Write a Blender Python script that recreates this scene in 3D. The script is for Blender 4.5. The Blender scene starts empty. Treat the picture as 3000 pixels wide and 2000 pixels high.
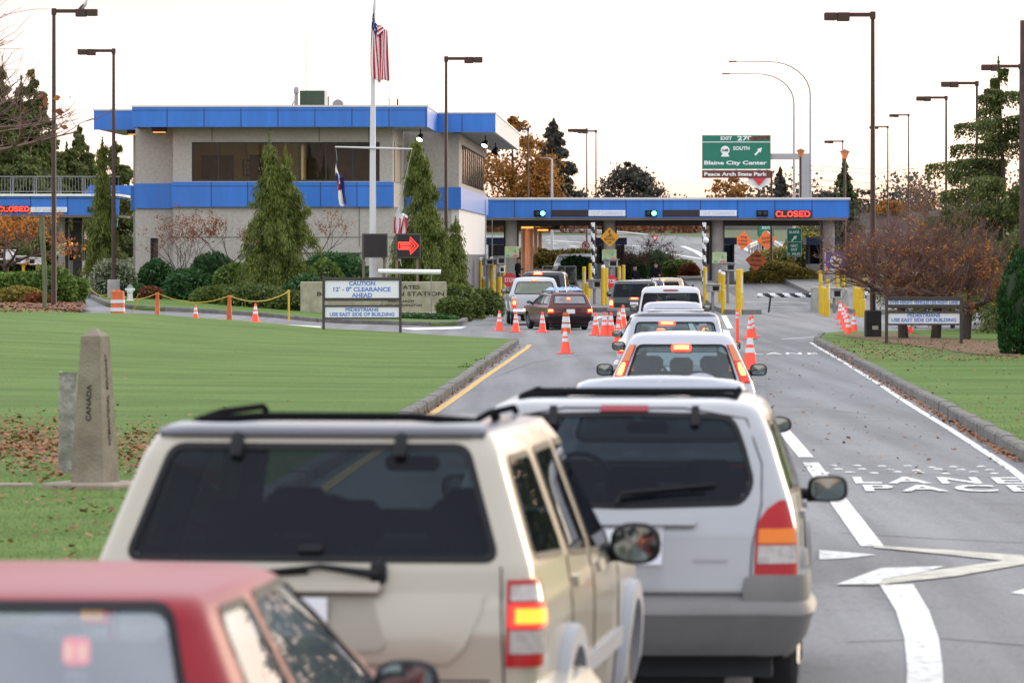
import bpy, bmesh, math, random
import numpy as np
from mathutils import Vector, Matrix

random.seed(7)
rng = np.random.default_rng(11)
SC = bpy.context.scene
COL = SC.collection
R = math.radians

# ------------------------------------------------------------------ camera
F = 13500.0            # focal length in pixels of the 3000 px wide photograph
CZ = 2.35              # height of the eye
HY = 748.0             # row of the horizon
cam_d = bpy.data.cameras.new("camera")
cam = bpy.data.objects.new("camera", cam_d)
COL.objects.link(cam)
cam.location = (0, 0, CZ)
cam.rotation_euler = (R(90), 0, 0)
cam_d.sensor_width = 36.0
cam_d.lens = F / 3000.0 * 36.0
cam_d.shift_y = -(1000.0 - HY) / 3000.0
cam_d.clip_start = 0.5
cam_d.clip_end = 6000
cam_d.dof.use_dof = True
cam_d.dof.focus_distance = 135
cam_d.dof.aperture_fstop = 6.2
SC.camera = cam

# ------------------------------------------------------------------ sky and sun
SUN_AZ = R(38)         # to the right of the view
SUN_EL = R(9)
w = bpy.data.worlds.new("World")
SC.world = w
w.use_nodes = True
nt = w.node_tree
for n in list(nt.nodes):
    nt.nodes.remove(n)
wo = nt.nodes.new("ShaderNodeOutputWorld")
bg = nt.nodes.new("ShaderNodeBackground")
sky = nt.nodes.new("ShaderNodeTexSky")
sky.sky_type = 'NISHITA'
sky.sun_disc = False
sky.sun_elevation = SUN_EL
sky.sun_rotation = SUN_AZ
sky.air_density = 1.0
sky.dust_density = 1.6
sky.ozone_density = 1.0
# a thin layer of high cloud evens the sky out: white overhead, warm towards the horizon
tc = nt.nodes.new("ShaderNodeTexCoord")
sep = nt.nodes.new("ShaderNodeSeparateXYZ")
nt.links.new(tc.outputs["Generated"], sep.inputs[0])
ramp = nt.nodes.new("ShaderNodeValToRGB")
cr = ramp.color_ramp
cr.elements[0].position = 0.0
cr.elements[0].color = (4.6, 2.55, 2.0, 1)
cr.elements[1].position = 1.0
cr.elements[1].color = (7.4, 7.5, 8.1, 1)
for q_, c_ in ((.010, (4.9, 3.1, 2.65)), (.022, (5.3, 4.1, 4.0)), (.036, (5.6, 4.9, 5.1)), (.044, (4.7, 3.4, 3.75)), (.058, (4.4, 3.0, 3.4)), (.12, (6.6, 6.6, 7.0)), (.35, (6.8, 6.9, 7.4))):
    e = cr.elements.new(q_); e.color = (*c_, 1)
nt.links.new(sep.outputs["Z"], ramp.inputs[0])
mp = nt.nodes.new("ShaderNodeMapping")
mp.inputs["Scale"].default_value = (3, 3, 26)
nz = nt.nodes.new("ShaderNodeTexNoise")
nz.inputs["Scale"].default_value = 1.6
nz.inputs["Detail"].default_value = 5
nt.links.new(tc.outputs["Generated"], mp.inputs[0])
nt.links.new(mp.outputs[0], nz.inputs["Vector"])
mr = nt.nodes.new("ShaderNodeMapRange")
mr.inputs["From Min"].default_value = 0.3
mr.inputs["From Max"].default_value = 0.7
mr.inputs["To Min"].default_value = 0.80
mr.inputs["To Max"].default_value = 1.08
nt.links.new(nz.outputs["Fac"], mr.inputs["Value"])
mul = nt.nodes.new("ShaderNodeMix"); mul.data_type = 'RGBA'; mul.blend_type = 'MULTIPLY'
mul.inputs["Factor"].default_value = 1.0
nt.links.new(ramp.outputs[0], mul.inputs["A"])
nt.links.new(mr.outputs[0], mul.inputs["B"])
mix = nt.nodes.new("ShaderNodeMix"); mix.data_type = 'RGBA'
mix.inputs["Factor"].default_value = 0.78
nt.links.new(sky.outputs[0], mix.inputs["A"])
nt.links.new(mul.outputs["Result"], mix.inputs["B"])
nt.links.new(mix.outputs["Result"], bg.inputs["Color"])
bg.inputs["Strength"].default_value = 0.15
nt.links.new(bg.outputs[0], wo.inputs[0])

sun_d = bpy.data.lights.new("sun", 'SUN')
sun_d.energy = 0.6
sun_d.angle = R(14)
sun_d.color = (1.0, 0.80, 0.58)
sun = bpy.data.objects.new("sun", sun_d)
COL.objects.link(sun)
sd = Vector((math.sin(SUN_AZ) * math.cos(SUN_EL), math.cos(SUN_AZ) * math.cos(SUN_EL), math.sin(SUN_EL)))
sun.rotation_euler = sd.to_track_quat('Z', 'Y').to_euler()
sun.location = (40, 60, 60)

SC.view_settings.view_transform = 'Standard'
SC.view_settings.look = 'None'
SC.view_settings.exposure = 1.06
SC.view_settings.gamma = 1.0
SC.cycles.max_bounces = 7
SC.cycles.transparent_max_bounces = 24
SC.cycles.transmission_bounces = 6
SC.cycles.sample_clamp_indirect = 6.0
SC.cycles.use_denoising = True

# ------------------------------------------------------------------ helpers
def sm(t):
    t = min(1.0, max(0.0, t))
    return t * t * (3 - 2 * t)

def zg(x, y):
    """height of the ground"""
    z = -0.3 * sm((y - 22) / 75.0)
    if y > 215:
        d = min(y, 430) - 215
        z += 0.0235 * d * min(1.0, d / 20.0 * 0.5 + 0.5)
    z += 0.75 * sm((-x - 2) / 16.0) * sm((y - 60) / 90.0)
    return z

def at(px, py, Y):
    """the point at distance Y seen at pixel (px, py) of the photograph"""
    return Vector(((px - 1500.0) / F * Y, Y, CZ - (py - HY) / F * Y))

def gnd(px, py, lift=0.0):
    lo, hi = 8.0, 429.0
    f = lambda Y: at(px, py, Y).z - zg((px - 1500.0) / F * Y, Y) - lift
    # first crossing going away from the camera
    Y = lo
    step = 1.0
    while Y < hi and f(Y) > 0:
        Y += step
    a, b = Y - step, Y
    for _ in range(30):
        m = (a + b) / 2
        if f(m) > 0: a = m
        else: b = m
    p = at(px, py, (a + b) / 2)
    return p

def gx(px, Y):
    x = (px - 1500.0) / F * Y
    return Vector((x, Y, zg(x, Y)))

def tag(o, label=None, cat=None, group=None, kind=None):
    if label: o["label"] = label
    if cat: o["category"] = cat
    if group: o["group"] = group
    if kind: o["kind"] = kind
    return o

def empty(name, loc, label, cat, rz=0.0, group=None):
    o = bpy.data.objects.new(name, None)
    o.empty_display_size = 0.2
    COL.objects.link(o)
    o.location = loc
    o.rotation_euler = (0, 0, rz)
    return tag(o, label, cat, group)

def mesh_obj(name, verts, faces, mat, parent=None, smooth=None, matidx=None):
    me = bpy.data.meshes.new(name)
    me.from_pydata([tuple(v) for v in verts], [], [tuple(f) for f in faces])
    mats = mat if isinstance(mat, (list, tuple)) else [mat]
    for m in mats:
        me.materials.append(m)
    if matidx is not None:
        me.polygons.foreach_set("material_index", matidx)
    if smooth is not None:
        me.shade_smooth()
        me.set_sharp_from_angle(angle=R(smooth))
    me.update()
    o = bpy.data.objects.new(name, me)
    COL.objects.link(o)
    if parent is not None:
        o.parent = parent
    return o

def quads_obj(name, V, n_per, mat, parent=None):
    """V: (N, n_per, 3) array of separate polygons"""
    V = np.asarray(V, dtype=np.float32)
    N = V.shape[0]
    me = bpy.data.meshes.new(name)
    me.vertices.add(N * n_per)
    me.vertices.foreach_set("co", V.reshape(-1))
    me.loops.add(N * n_per)
    me.loops.foreach_set("vertex_index", np.arange(N * n_per, dtype=np.int32))
    me.polygons.add(N)
    me.polygons.foreach_set("loop_start", np.arange(0, N * n_per, n_per, dtype=np.int32))
    me.update(calc_edges=True)
    for m in (mat if isinstance(mat, (list, tuple)) else [mat]):
        me.materials.append(m)
    o = bpy.data.objects.new(name, me)
    COL.objects.link(o)
    if parent is not None:
        o.parent = parent
    return o

class MB:
    """collects shapes for ONE mesh object"""
    def __init__(s):
        s.v = []; s.f = []; s.mi = []
    def add(s, vs, fs, mi=0):
        b = len(s.v)
        s.v += [tuple(v) for v in vs]
        s.f += [tuple(b + i for i in f) for f in fs]
        s.mi += [mi] * len(fs)
        return s
    def box(s, c, size, rz=0.0, bev=0.0, mi=0, M=None):
        hx, hy, hz = size[0] / 2, size[1] / 2, size[2] / 2
        b = min(bev, hx * .9, hy * .9, hz * .9)
        pts = []
        if b <= 0:
            pts = [(x, y, z) for z in (-hz, hz) for x, y in ((-hx, -hy), (hx, -hy), (hx, hy), (-hx, hy))]
            fs = [(3, 2, 1, 0), (4, 5, 6, 7), (0, 1, 5, 4), (1, 2, 6, 5), (2, 3, 7, 6), (3, 0, 4, 7)]
        else:
            def ring(ix, iy, z):
                return [(-ix + b, -iy, z), (ix - b, -iy, z), (ix, -iy + b, z), (ix, iy - b, z),
                        (ix - b, iy, z), (-ix + b, iy, z), (-ix, iy - b, z), (-ix, -iy + b, z)]
            def ring2(z):
                return [(-hx + b, -hy + b, z), (hx - b, -hy + b, z), (hx - b, -hy + b, z), (hx - b, hy - b, z),
                        (hx - b, hy - b, z), (-hx + b, hy - b, z), (-hx + b, hy - b, z), (-hx + b, -hy + b, z)]
            pts = ring2(-hz) + ring(hx, hy, -hz + b) + ring(hx, hy, hz - b) + ring2(hz)
            fs = []
            for k in range(3):
                for i in range(8):
                    j = (i + 1) % 8
                    fs.append((k * 8 + i, k * 8 + j, k * 8 + 8 + j, k * 8 + 8 + i))
            fs.append((6, 4, 2, 0)); fs.append((24, 26, 28, 30))
        ca, sa = math.cos(rz), math.sin(rz)
        out = []
        for x, y, z in pts:
            if M is not None:
                p = M @ Vector((x, y, z)) + Vector(c)
                out.append(tuple(p))
            else:
                out.append((c[0] + x * ca - y * sa, c[1] + x * sa + y * ca, c[2] + z))
        return s.add(out, fs, mi)
    def tube(s, path, rad, n=8, cap=True, mi=0):
        path = [Vector(p) for p in path]
        rads = rad if isinstance(rad, (list, tuple)) else [rad] * len(path)
        vs = []; fs = []
        up = None
        for i, p in enumerate(path):
            d = (path[min(i + 1, len(path) - 1)] - path[max(i - 1, 0)])
            if d.length < 1e-9: d = Vector((0, 0, 1))
            d.normalize()
            if up is None:
                up = Vector((0, 0, 1)) if abs(d.z) < .9 else Vector((1, 0, 0))
            a = d.cross(up)
            if a.length < 1e-6:
                a = d.cross(Vector((0, 1, 0.3)))
            a.normalize(); b = a.cross(d); up = b
            for k in range(n):
                t = 2 * math.pi * k / n
                vs.append(p + a * math.cos(t) * rads[i] + b * math.sin(t) * rads[i])
        for i in range(len(path) - 1):
            for k in range(n):
                j = (k + 1) % n
                fs.append((i * n + k, i * n + j, (i + 1) * n + j, (i + 1) * n + k))
        if cap:
            fs.append(tuple(reversed(range(n))))
            fs.append(tuple((len(path) - 1) * n + k for k in range(n)))
        return s.add(vs, fs, mi)
    def lathe(s, prof, c=(0, 0, 0), n=16, mi=0, M=None):
        vs = []; fs = []
        for r, z in prof:
            for k in range(n):
                t = 2 * math.pi * k / n
                p = Vector((r * math.cos(t), r * math.sin(t), z))
                if M is not None: p = M @ p
                vs.append(p + Vector(c))
        for i in range(len(prof) - 1):
            for k in range(n):
                j = (k + 1) % n
                fs.append((i * n + k, i * n + j, (i + 1) * n + j, (i + 1) * n + k))
        if prof[0][0] > 1e-4: fs.append(tuple(reversed(range(n))))
        if prof[-1][0] > 1e-4: fs.append(tuple((len(prof) - 1) * n + k for k in range(n)))
        return s.add(vs, fs, mi)
    def prism(s, poly, d0, d1, axis='y', mi=0):
        """polygon (a, b) extruded along an axis; axis y: (x, z), axis z: (x, y), axis x: (y, z)"""
        n = len(poly)
        def P(a, b, d):
            return {'y': (a, d, b), 'z': (a, b, d), 'x': (d, a, b)}[axis]
        vs = [P(a, b, d0) for a, b in poly] + [P(a, b, d1) for a, b in poly]
        fs = [tuple(range(n)), tuple(range(2 * n - 1, n - 1, -1))]
        for i in range(n):
            j = (i + 1) % n
            fs.append((i, i + n, j + n, j))
        return s.add(vs, fs, mi)
    def obj(s, name, mat, parent=None, smooth=None):
        o = mesh_obj(name, s.v, s.f, mat, parent, smooth, s.mi if any(s.mi) else None)
        bm = bmesh.new(); bm.from_mesh(o.data)
        bmesh.ops.recalc_face_normals(bm, faces=bm.faces)
        bm.to_mesh(o.data); bm.free()
        if smooth is not None:
            o.data.shade_smooth(); o.data.set_sharp_from_angle(angle=R(smooth))
        return o

def text_obj(name, body, size, mat, loc, parent=None, rx=90, rz=0, depth=0.01, align='CENTER', bold=0.0, sx=1.0, spacing=1.0, line=1.0):
    cu = bpy.data.curves.new(name, 'FONT')
    cu.body = body
    cu.size = size
    cu.extrude = depth
    cu.offset = bold
    cu.align_x = align
    cu.align_y = 'CENTER'
    cu.space_character = spacing
    cu.space_line = line
    cu.resolution_u = 3
    t = bpy.data.objects.new(name, cu)
    COL.objects.link(t)
    dg = bpy.context.evaluated_depsgraph_get()
    dg.update()
    me = bpy.data.meshes.new_from_object(t.evaluated_get(dg))
    bpy.data.objects.remove(t)
    bpy.data.curves.remove(cu)
    me.name = name
    me.materials.clear(); me.materials.append(mat)
    o = bpy.data.objects.new(name, me)
    M = Matrix.Translation(loc) @ Matrix.Rotation(R(rz), 4, 'Z') @ Matrix.Rotation(R(rx), 4, 'X') @ Matrix.Diagonal((sx, 1, 1, 1))
    me.transform(M)
    COL.objects.link(o)
    if parent is not None: o.parent = parent
    return o

def copy_tree(o, parent=None):
    c = o.copy(); COL.objects.link(c)
    if parent is not None: c.parent = parent
    for ch in [x for x in bpy.data.objects if x.parent is o]:
        copy_tree(ch, c)
    return c

def dens(path, step, closed=True):
    out = []
    n = len(path)
    for i in range(n if closed else n - 1):
        a = np.array(path[i], float); b = np.array(path[(i + 1) % n], float)
        m = max(1, int(np.linalg.norm(b - a) / step))
        for k in range(m): out.append(tuple(a + (b - a) * k / m))
    if not closed: out.append(tuple(path[-1]))
    return out

# ------------------------------------------------------------------ materials
MATS = {}
def mat(name, col, rough=0.6, metal=0.0, noise=0.0, scale=6.0, bump=0.0, coat=0.0, emit=None, es=0.0, spec=0.5, detail=4.0, col2=None, bscale=None, stretch=None, pos=(.3, .7)):
    if name in MATS: return MATS[name]
    m = bpy.data.materials.new(name); m.use_nodes = True
    nt = m.node_tree; p = nt.nodes["Principled BSDF"]
    p.inputs["Base Color"].default_value = (*col, 1)
    p.inputs["Roughness"].default_value = rough
    p.inputs["Metallic"].default_value = metal
    p.inputs["Specular IOR Level"].default_value = spec
    p.inputs["Coat Weight"].default_value = coat
    p.inputs["Coat Roughness"].default_value = 0.04
    if emit is not None:
        p.inputs["Emission Color"].default_value = (*emit, 1)
        p.inputs["Emission Strength"].default_value = es
    if noise > 0 or bump > 0:
        tc = nt.nodes.new("ShaderNodeTexCoord")
        mp = nt.nodes.new("ShaderNodeMapping")
        if stretch: mp.inputs["Scale"].default_value = stretch
        nt.links.new(tc.outputs["Object"], mp.inputs[0])
        nz = nt.nodes.new("ShaderNodeTexNoise")
        nz.inputs["Scale"].default_value = scale
        nz.inputs["Detail"].default_value = detail
        nz.inputs["Roughness"].default_value = 0.62
        nt.links.new(mp.outputs[0], nz.inputs["Vector"])
        if noise > 0:
            rp = nt.nodes.new("ShaderNodeValToRGB")
            c2 = col2 if col2 else tuple(min(1, c * (1 + noise)) for c in col)
            c1 = tuple(c * (1 - noise) for c in col) if not col2 else col
            rp.color_ramp.elements[0].position = pos[0]; rp.color_ramp.elements[1].position = pos[1]
            rp.color_ramp.elements[0].color = (*c1, 1); rp.color_ramp.elements[1].color = (*c2, 1)
            nt.links.new(nz.outputs["Fac"], rp.inputs[0])
            nt.links.new(rp.outputs[0], p.inputs["Base Color"])
        if bump > 0:
            nb = nz
            if bscale:
                nb = nt.nodes.new("ShaderNodeTexNoise")
                nb.inputs["Scale"].default_value = bscale; nb.inputs["Detail"].default_value = 3
                nt.links.new(mp.outputs[0], nb.inputs["Vector"])
            bp = nt.nodes.new("ShaderNodeBump")
            bp.inputs["Strength"].default_value = bump; bp.inputs["Distance"].default_value = 0.02
            nt.links.new(nb.outputs["Fac"], bp.inputs["Height"])
            nt.links.new(bp.outputs[0], p.inputs["Normal"])
    MATS[name] = m
    return m

def emat(name, col, strength):
    return mat(name, (col[0] * .3, col[1] * .3, col[2] * .3), 0.4, emit=col, es=strength)

def glass(name, tint, refl=0.12, body=0.0, bodycol=(0.02, 0.025, 0.03), rough=0.02):
    """car or window glass: lets tinted light through, mirrors the sky; body = share that is plain diffuse colour"""
    if name in MATS: return MATS[name]
    m = bpy.data.materials.new(name); m.use_nodes = True
    nt = m.node_tree; nt.nodes.clear()
    out = nt.nodes.new("ShaderNodeOutputMaterial")
    tr = nt.nodes.new("ShaderNodeBsdfTransparent"); tr.inputs[0].default_value = (*tint, 1)
    gl = nt.nodes.new("ShaderNodeBsdfGlossy"); gl.inputs["Roughness"].default_value = rough
    df = nt.nodes.new("ShaderNodeBsdfDiffuse"); df.inputs[0].default_value = (*bodycol, 1)
    m1 = nt.nodes.new("ShaderNodeMixShader"); m1.inputs[0].default_value = body
    m2 = nt.nodes.new("ShaderNodeMixShader")
    lw = nt.nodes.new("ShaderNodeLayerWeight"); lw.inputs[0].default_value = 0.5
    pw = nt.nodes.new("ShaderNodeMath"); pw.operation = 'POWER'; pw.inputs[1].default_value = 5.0
    nt.links.new(lw.outputs["Facing"], pw.inputs[0])
    ad = nt.nodes.new("ShaderNodeMath"); ad.operation = 'MULTIPLY_ADD'; ad.use_clamp = True
    ad.inputs[1].default_value = 0.9; ad.inputs[2].default_value = refl
    nt.links.new(pw.outputs[0], ad.inputs[0])
    nt.links.new(tr.outputs[0], m1.inputs[1]); nt.links.new(df.outputs[0], m1.inputs[2])
    nt.links.new(ad.outputs[0], m2.inputs[0])
    nt.links.new(m1.outputs[0], m2.inputs[1]); nt.links.new(gl.outputs[0], m2.inputs[2])
    nt.links.new(m2.outputs[0], out.inputs[0])
    MATS[name] = m
    return m

def leafmat(name, c1, c2, rough=0.55, trans=0.25):
    """leaves: each leaf (mesh island) its own shade between two colours"""
    if name in MATS: return MATS[name]
    m = bpy.data.materials.new(name); m.use_nodes = True
    nt = m.node_tree; p = nt.nodes["Principled BSDF"]
    g = nt.nodes.new("ShaderNodeNewGeometry")
    rp = nt.nodes.new("ShaderNodeValToRGB")
    rp.color_ramp.elements[0].color = (*c1, 1); rp.color_ramp.elements[1].color = (*c2, 1)
    nt.links.new(g.outputs["Random Per Island"], rp.inputs[0])
    nt.links.new(rp.outputs[0], p.inputs["Base Color"])
    p.inputs["Roughness"].default_value = rough
    p.inputs["Specular IOR Level"].default_value = 0.3
    out = [n for n in nt.nodes if n.type == 'OUTPUT_MATERIAL'][0]
    tl = nt.nodes.new("ShaderNodeBsdfTranslucent")
    nt.links.new(rp.outputs[0], tl.inputs[0])
    mx = nt.nodes.new("ShaderNodeMixShader"); mx.inputs[0].default_value = trans
    nt.links.new(p.outputs[0], mx.inputs[1]); nt.links.new(tl.outputs[0], mx.inputs[2])
    nt.links.new(mx.outputs[0], out.inputs[0])
    MATS[name] = m
    return m

BLACK = mat("black_plastic", (0.010, 0.010, 0.012), 0.6, spec=.22)
RUBBER = mat("tyre_rubber", (0.014, 0.014, 0.015), 0.8, noise=.3, scale=20)
DARK = mat("dark_interior", (0.02, 0.022, 0.026), 0.8)
SEAT = mat("seat_cloth", (0.055, 0.06, 0.075), 0.9)
CHROME = mat("bare_metal", (0.6, 0.6, 0.62), 0.18, 1.0)
ALLOY = mat("wheel_alloy", (0.20, 0.20, 0.21), 0.5, 0.6)
RAILM = mat("matt_black_rail", (0.012, 0.012, 0.014), 0.95, spec=0.0)
STEEL = mat("galvanised_steel", (0.25, 0.255, 0.265), 0.45, 0.7, noise=.15, scale=8)
BROWNPOLE = mat("brown_painted_steel", (0.045, 0.020, 0.015), 0.55, noise=.2, scale=5)
YELLOW = mat("yellow_paint", (0.62, 0.40, 0.012), 0.5, noise=.18, scale=3, stretch=(4, 4, 1))
WHITE = mat("white_paint", (0.78, 0.78, 0.77), 0.5, noise=.05, scale=4)
CONC = mat("grey_concrete", (0.33, 0.32, 0.30), 0.9, noise=.2, scale=2.5, bump=.3, bscale=40)
TINT = glass("privacy_glass", (0.20, 0.25, 0.28), 0.012, body=0.5, bodycol=(0.010, 0.012, 0.020))
CLEAR = glass("clear_glass", (0.62, 0.74, 0.74), 0.05, body=0.10, bodycol=(0.25, 0.32, 0.34))
# ------------------------------------------------------------------ ground and roads
def sheet(name, poly, lift, m, kind="structure", dx=3.0, dy=4.0, skirt=0.0):
    """polygon [(x, y)] laid on the terrain"""
    bm = bmesh.new()
    vs = [bm.verts.new((x, y, 0)) for x, y in poly]
    bm.faces.new(vs)
    xs = [p[0] for p in poly]; ys = [p[1] for p in poly]
    for a, lo, hi, st in ((0, min(xs), max(xs), dx), (1, min(ys), max(ys), dy)):
        c = math.ceil(lo / st) * st
        while c < hi:
            nrm = (1, 0, 0) if a == 0 else (0, 1, 0)
            co = (c, 0, 0) if a == 0 else (0, c, 0)
            bmesh.ops.bisect_plane(bm, geom=bm.verts[:] + bm.edges[:] + bm.faces[:], plane_co=co, plane_no=nrm, dist=1e-5)
            c += st
    for f in bm.faces:
        if f.normal.z < 0: f.normal_flip()
    if skirt > 0:
        be = [e for e in bm.edges if len(e.link_faces) == 1]
        ret = bmesh.ops.extrude_edge_only(bm, edges=be)
        new = {v for v in ret["geom"] if isinstance(v, bmesh.types.BMVert)}
    else: new = set()
    for v in bm.verts:
        v.co.z = zg(v.co.x, v.co.y) + lift - (skirt if v in new else 0)
    bmesh.ops.recalc_face_normals(bm, faces=bm.faces)
    me = bpy.data.meshes.new(name); bm.to_mesh(me); bm.free()
    me.materials.append(m)
    o = bpy.data.objects.new(name, me); COL.objects.link(o)
    if kind: o["kind"] = kind
    return o

def G(*pts):
    return [(p.x, p.y) for p in (gnd(*q) for q in pts)]

def asphalt_mat():
    m = bpy.data.materials.new("asphalt"); m.use_nodes = True
    nt = m.node_tree; p = nt.nodes["Principled BSDF"]
    tc = nt.nodes.new("ShaderNodeTexCoord")
    big = nt.nodes.new("ShaderNodeTexNoise"); big.inputs["Scale"].default_value = .22; big.inputs["Detail"].default_value = 6
    mp = nt.nodes.new("ShaderNodeMapping"); mp.inputs["Scale"].default_value = (1.6, .35, 1)
    fine = nt.nodes.new("ShaderNodeTexNoise"); fine.inputs["Scale"].default_value = 26; fine.inputs["Detail"].default_value = 4; fine.inputs["Roughness"].default_value = .75
    vor = nt.nodes.new("ShaderNodeTexVoronoi"); vor.feature = 'DISTANCE_TO_EDGE'; vor.inputs["Scale"].default_value = .16
    nt.links.new(tc.outputs["Object"], mp.inputs[0]); nt.links.new(mp.outputs[0], big.inputs["Vector"])
    nt.links.new(tc.outputs["Object"], fine.inputs["Vector"])
    wob = nt.nodes.new("ShaderNodeMix"); wob.data_type = 'VECTOR'; wob.inputs[0].default_value = .12
    wn = nt.nodes.new("ShaderNodeTexNoise"); wn.inputs["Scale"].default_value = 1.1
    sc = nt.nodes.new("ShaderNodeVectorMath"); sc.operation = 'SCALE'; sc.inputs["Scale"].default_value = 8
    nt.links.new(tc.outputs["Object"], wn.inputs["Vector"]); nt.links.new(wn.outputs["Color"], sc.inputs[0])
    ad = nt.nodes.new("ShaderNodeVectorMath"); nt.links.new(tc.outputs["Object"], ad.inputs[0]); nt.links.new(sc.outputs[0], ad.inputs[1])
    nt.links.new(ad.outputs[0], vor.inputs["Vector"])
    rp = nt.nodes.new("ShaderNodeValToRGB")
    rp.color_ramp.elements[0].position = .3; rp.color_ramp.elements[0].color = (.165, .166, .170, 1)
    rp.color_ramp.elements[1].position = .72; rp.color_ramp.elements[1].color = (.225, .226, .231, 1)
    nt.links.new(big.outputs["Fac"], rp.inputs[0])
    fr = nt.nodes.new("ShaderNodeValToRGB")
    fr.color_ramp.elements[0].position = .3; fr.color_ramp.elements[0].color = (.62, .62, .62, 1)
    fr.color_ramp.elements[1].position = .7; fr.color_ramp.elements[1].color = (1.25, 1.25, 1.25, 1)
    nt.links.new(fine.outputs["Fac"], fr.inputs[0])
    mu = nt.nodes.new("ShaderNodeMix"); mu.data_type = 'RGBA'; mu.blend_type = 'MULTIPLY'; mu.inputs["Factor"].default_value = 1
    nt.links.new(rp.outputs[0], mu.inputs["A"]); nt.links.new(fr.outputs[0], mu.inputs["B"])
    ck = nt.nodes.new("ShaderNodeValToRGB")
    ck.color_ramp.elements[0].position = 0.0; ck.color_ramp.elements[0].color = (.45, .45, .45, 1)
    ck.color_ramp.elements[1].position = .006; ck.color_ramp.elements[1].color = (1, 1, 1, 1)
    nt.links.new(vor.outputs["Distance"], ck.inputs[0])
    m2 = nt.nodes.new("ShaderNodeMix"); m2.data_type = 'RGBA'; m2.blend_type = 'MULTIPLY'; m2.inputs["Factor"].default_value = .7
    nt.links.new(mu.outputs["Result"], m2.inputs["A"]); nt.links.new(ck.outputs[0], m2.inputs["B"])
    trk = nt.nodes.new("ShaderNodeTexNoise"); trk.inputs["Scale"].default_value = 1.0; trk.inputs["Detail"].default_value = 5
    mp3 = nt.nodes.new("ShaderNodeMapping"); mp3.inputs["Scale"].default_value = (1.5, .035, 1); mp3.inputs["Rotation"].default_value = (0, 0, R(2))
    nt.links.new(tc.outputs["Object"], mp3.inputs[0]); nt.links.new(mp3.outputs[0], trk.inputs["Vector"])
    spn = nt.nodes.new("ShaderNodeTexNoise"); spn.inputs["Scale"].default_value = .9; spn.inputs["Detail"].default_value = 7; spn.inputs["Roughness"].default_value = .7
    nt.links.new(tc.outputs["Object"], spn.inputs["Vector"])
    prev = m2
    for nod, p0, p1, c0, c1 in ((trk, .35, .65, .74, 1.10), (spn, .30, .42, .62, 1.0)):
        q_ = nt.nodes.new("ShaderNodeMapRange"); q_.inputs["From Min"].default_value = p0; q_.inputs["From Max"].default_value = p1; q_.inputs["To Min"].default_value = c0; q_.inputs["To Max"].default_value = c1
        nt.links.new(nod.outputs["Fac"], q_.inputs["Value"])
        mm = nt.nodes.new("ShaderNodeMix"); mm.data_type = 'RGBA'; mm.blend_type = 'MULTIPLY'; mm.inputs["Factor"].default_value = 1
        nt.links.new(prev.outputs["Result"], mm.inputs["A"]); nt.links.new(q_.outputs[0], mm.inputs["B"]); prev = mm
    nt.links.new(prev.outputs["Result"], p.inputs["Base Color"])
    p.inputs["Roughness"].default_value = .82
    p.inputs["Specular IOR Level"].default_value = .35
    bp = nt.nodes.new("ShaderNodeBump"); bp.inputs["Strength"].default_value = .35; bp.inputs["Distance"].default_value = .01
    nt.links.new(fine.outputs["Fac"], bp.inputs["Height"]); nt.links.new(bp.outputs[0], p.inputs["Normal"])
    return m
ASPH = asphalt_mat()

def lawn_mat():
    m = bpy.data.materials.new("mown_lawn"); m.use_nodes = True
    nt = m.node_tree; p = nt.nodes["Principled BSDF"]
    tc = nt.nodes.new("ShaderNodeTexCoord")
    mp = nt.nodes.new("ShaderNodeMapping"); mp.inputs["Scale"].default_value = (.22, .5, 1)
    mp.inputs["Rotation"].default_value = (0, 0, R(6))
    st = nt.nodes.new("ShaderNodeTexNoise"); st.inputs["Scale"].default_value = 1.0; st.inputs["Detail"].default_value = 5; st.inputs["Roughness"].default_value = .6
    nt.links.new(tc.outputs["Object"], mp.inputs[0]); nt.links.new(mp.outputs[0], st.inputs["Vector"])
    fine = nt.nodes.new("ShaderNodeTexNoise"); fine.inputs["Scale"].default_value = 22; fine.inputs["Detail"].default_value = 5; fine.inputs["Roughness"].default_value = .8
    mp2 = nt.nodes.new("ShaderNodeMapping"); mp2.inputs["Scale"].default_value = (1, .3, 1)
    nt.links.new(tc.outputs["Object"], mp2.inputs[0]); nt.links.new(mp2.outputs[0], fine.inputs["Vector"])
    rp = nt.nodes.new("ShaderNodeValToRGB")
    rp.color_ramp.elements[0].position = .34; rp.color_ramp.elements[0].color = (.078, .145, .018, 1)
    rp.color_ramp.elements[1].position = .66; rp.color_ramp.elements[1].color = (.130, .215, .044, 1)
    nt.links.new(st.outputs["Fac"], rp.inputs[0])
    fr = nt.nodes.new("ShaderNodeValToRGB")
    fr.color_ramp.elements[0].position = .28; fr.color_ramp.elements[0].color = (.45, .5, .4, 1)
    fr.color_ramp.elements[1].position = .75; fr.color_ramp.elements[1].color = (1.35, 1.3, 1.2, 1)
    nt.links.new(fine.outputs["Fac"], fr.inputs[0])
    mu = nt.nodes.new("ShaderNodeMix"); mu.data_type = 'RGBA'; mu.blend_type = 'MULTIPLY'; mu.inputs["Factor"].default_value = 1
    nt.links.new(rp.outputs[0], mu.inputs["A"]); nt.links.new(fr.outputs[0], mu.inputs["B"])
    nt.links.new(mu.outputs["Result"], p.inputs["Base Color"])
    p.inputs["Roughness"].default_value = .85; p.inputs["Specular IOR Level"].default_value = .2
    bp = nt.nodes.new("ShaderNodeBump"); bp.inputs["Strength"].default_value = .8; bp.inputs["Distance"].default_value = .04
    nt.links.new(fine.outputs["Fac"], bp.inputs["Height"]); nt.links.new(bp.outputs[0], p.inputs["Normal"])
    return m
LAWN = lawn_mat()
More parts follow.
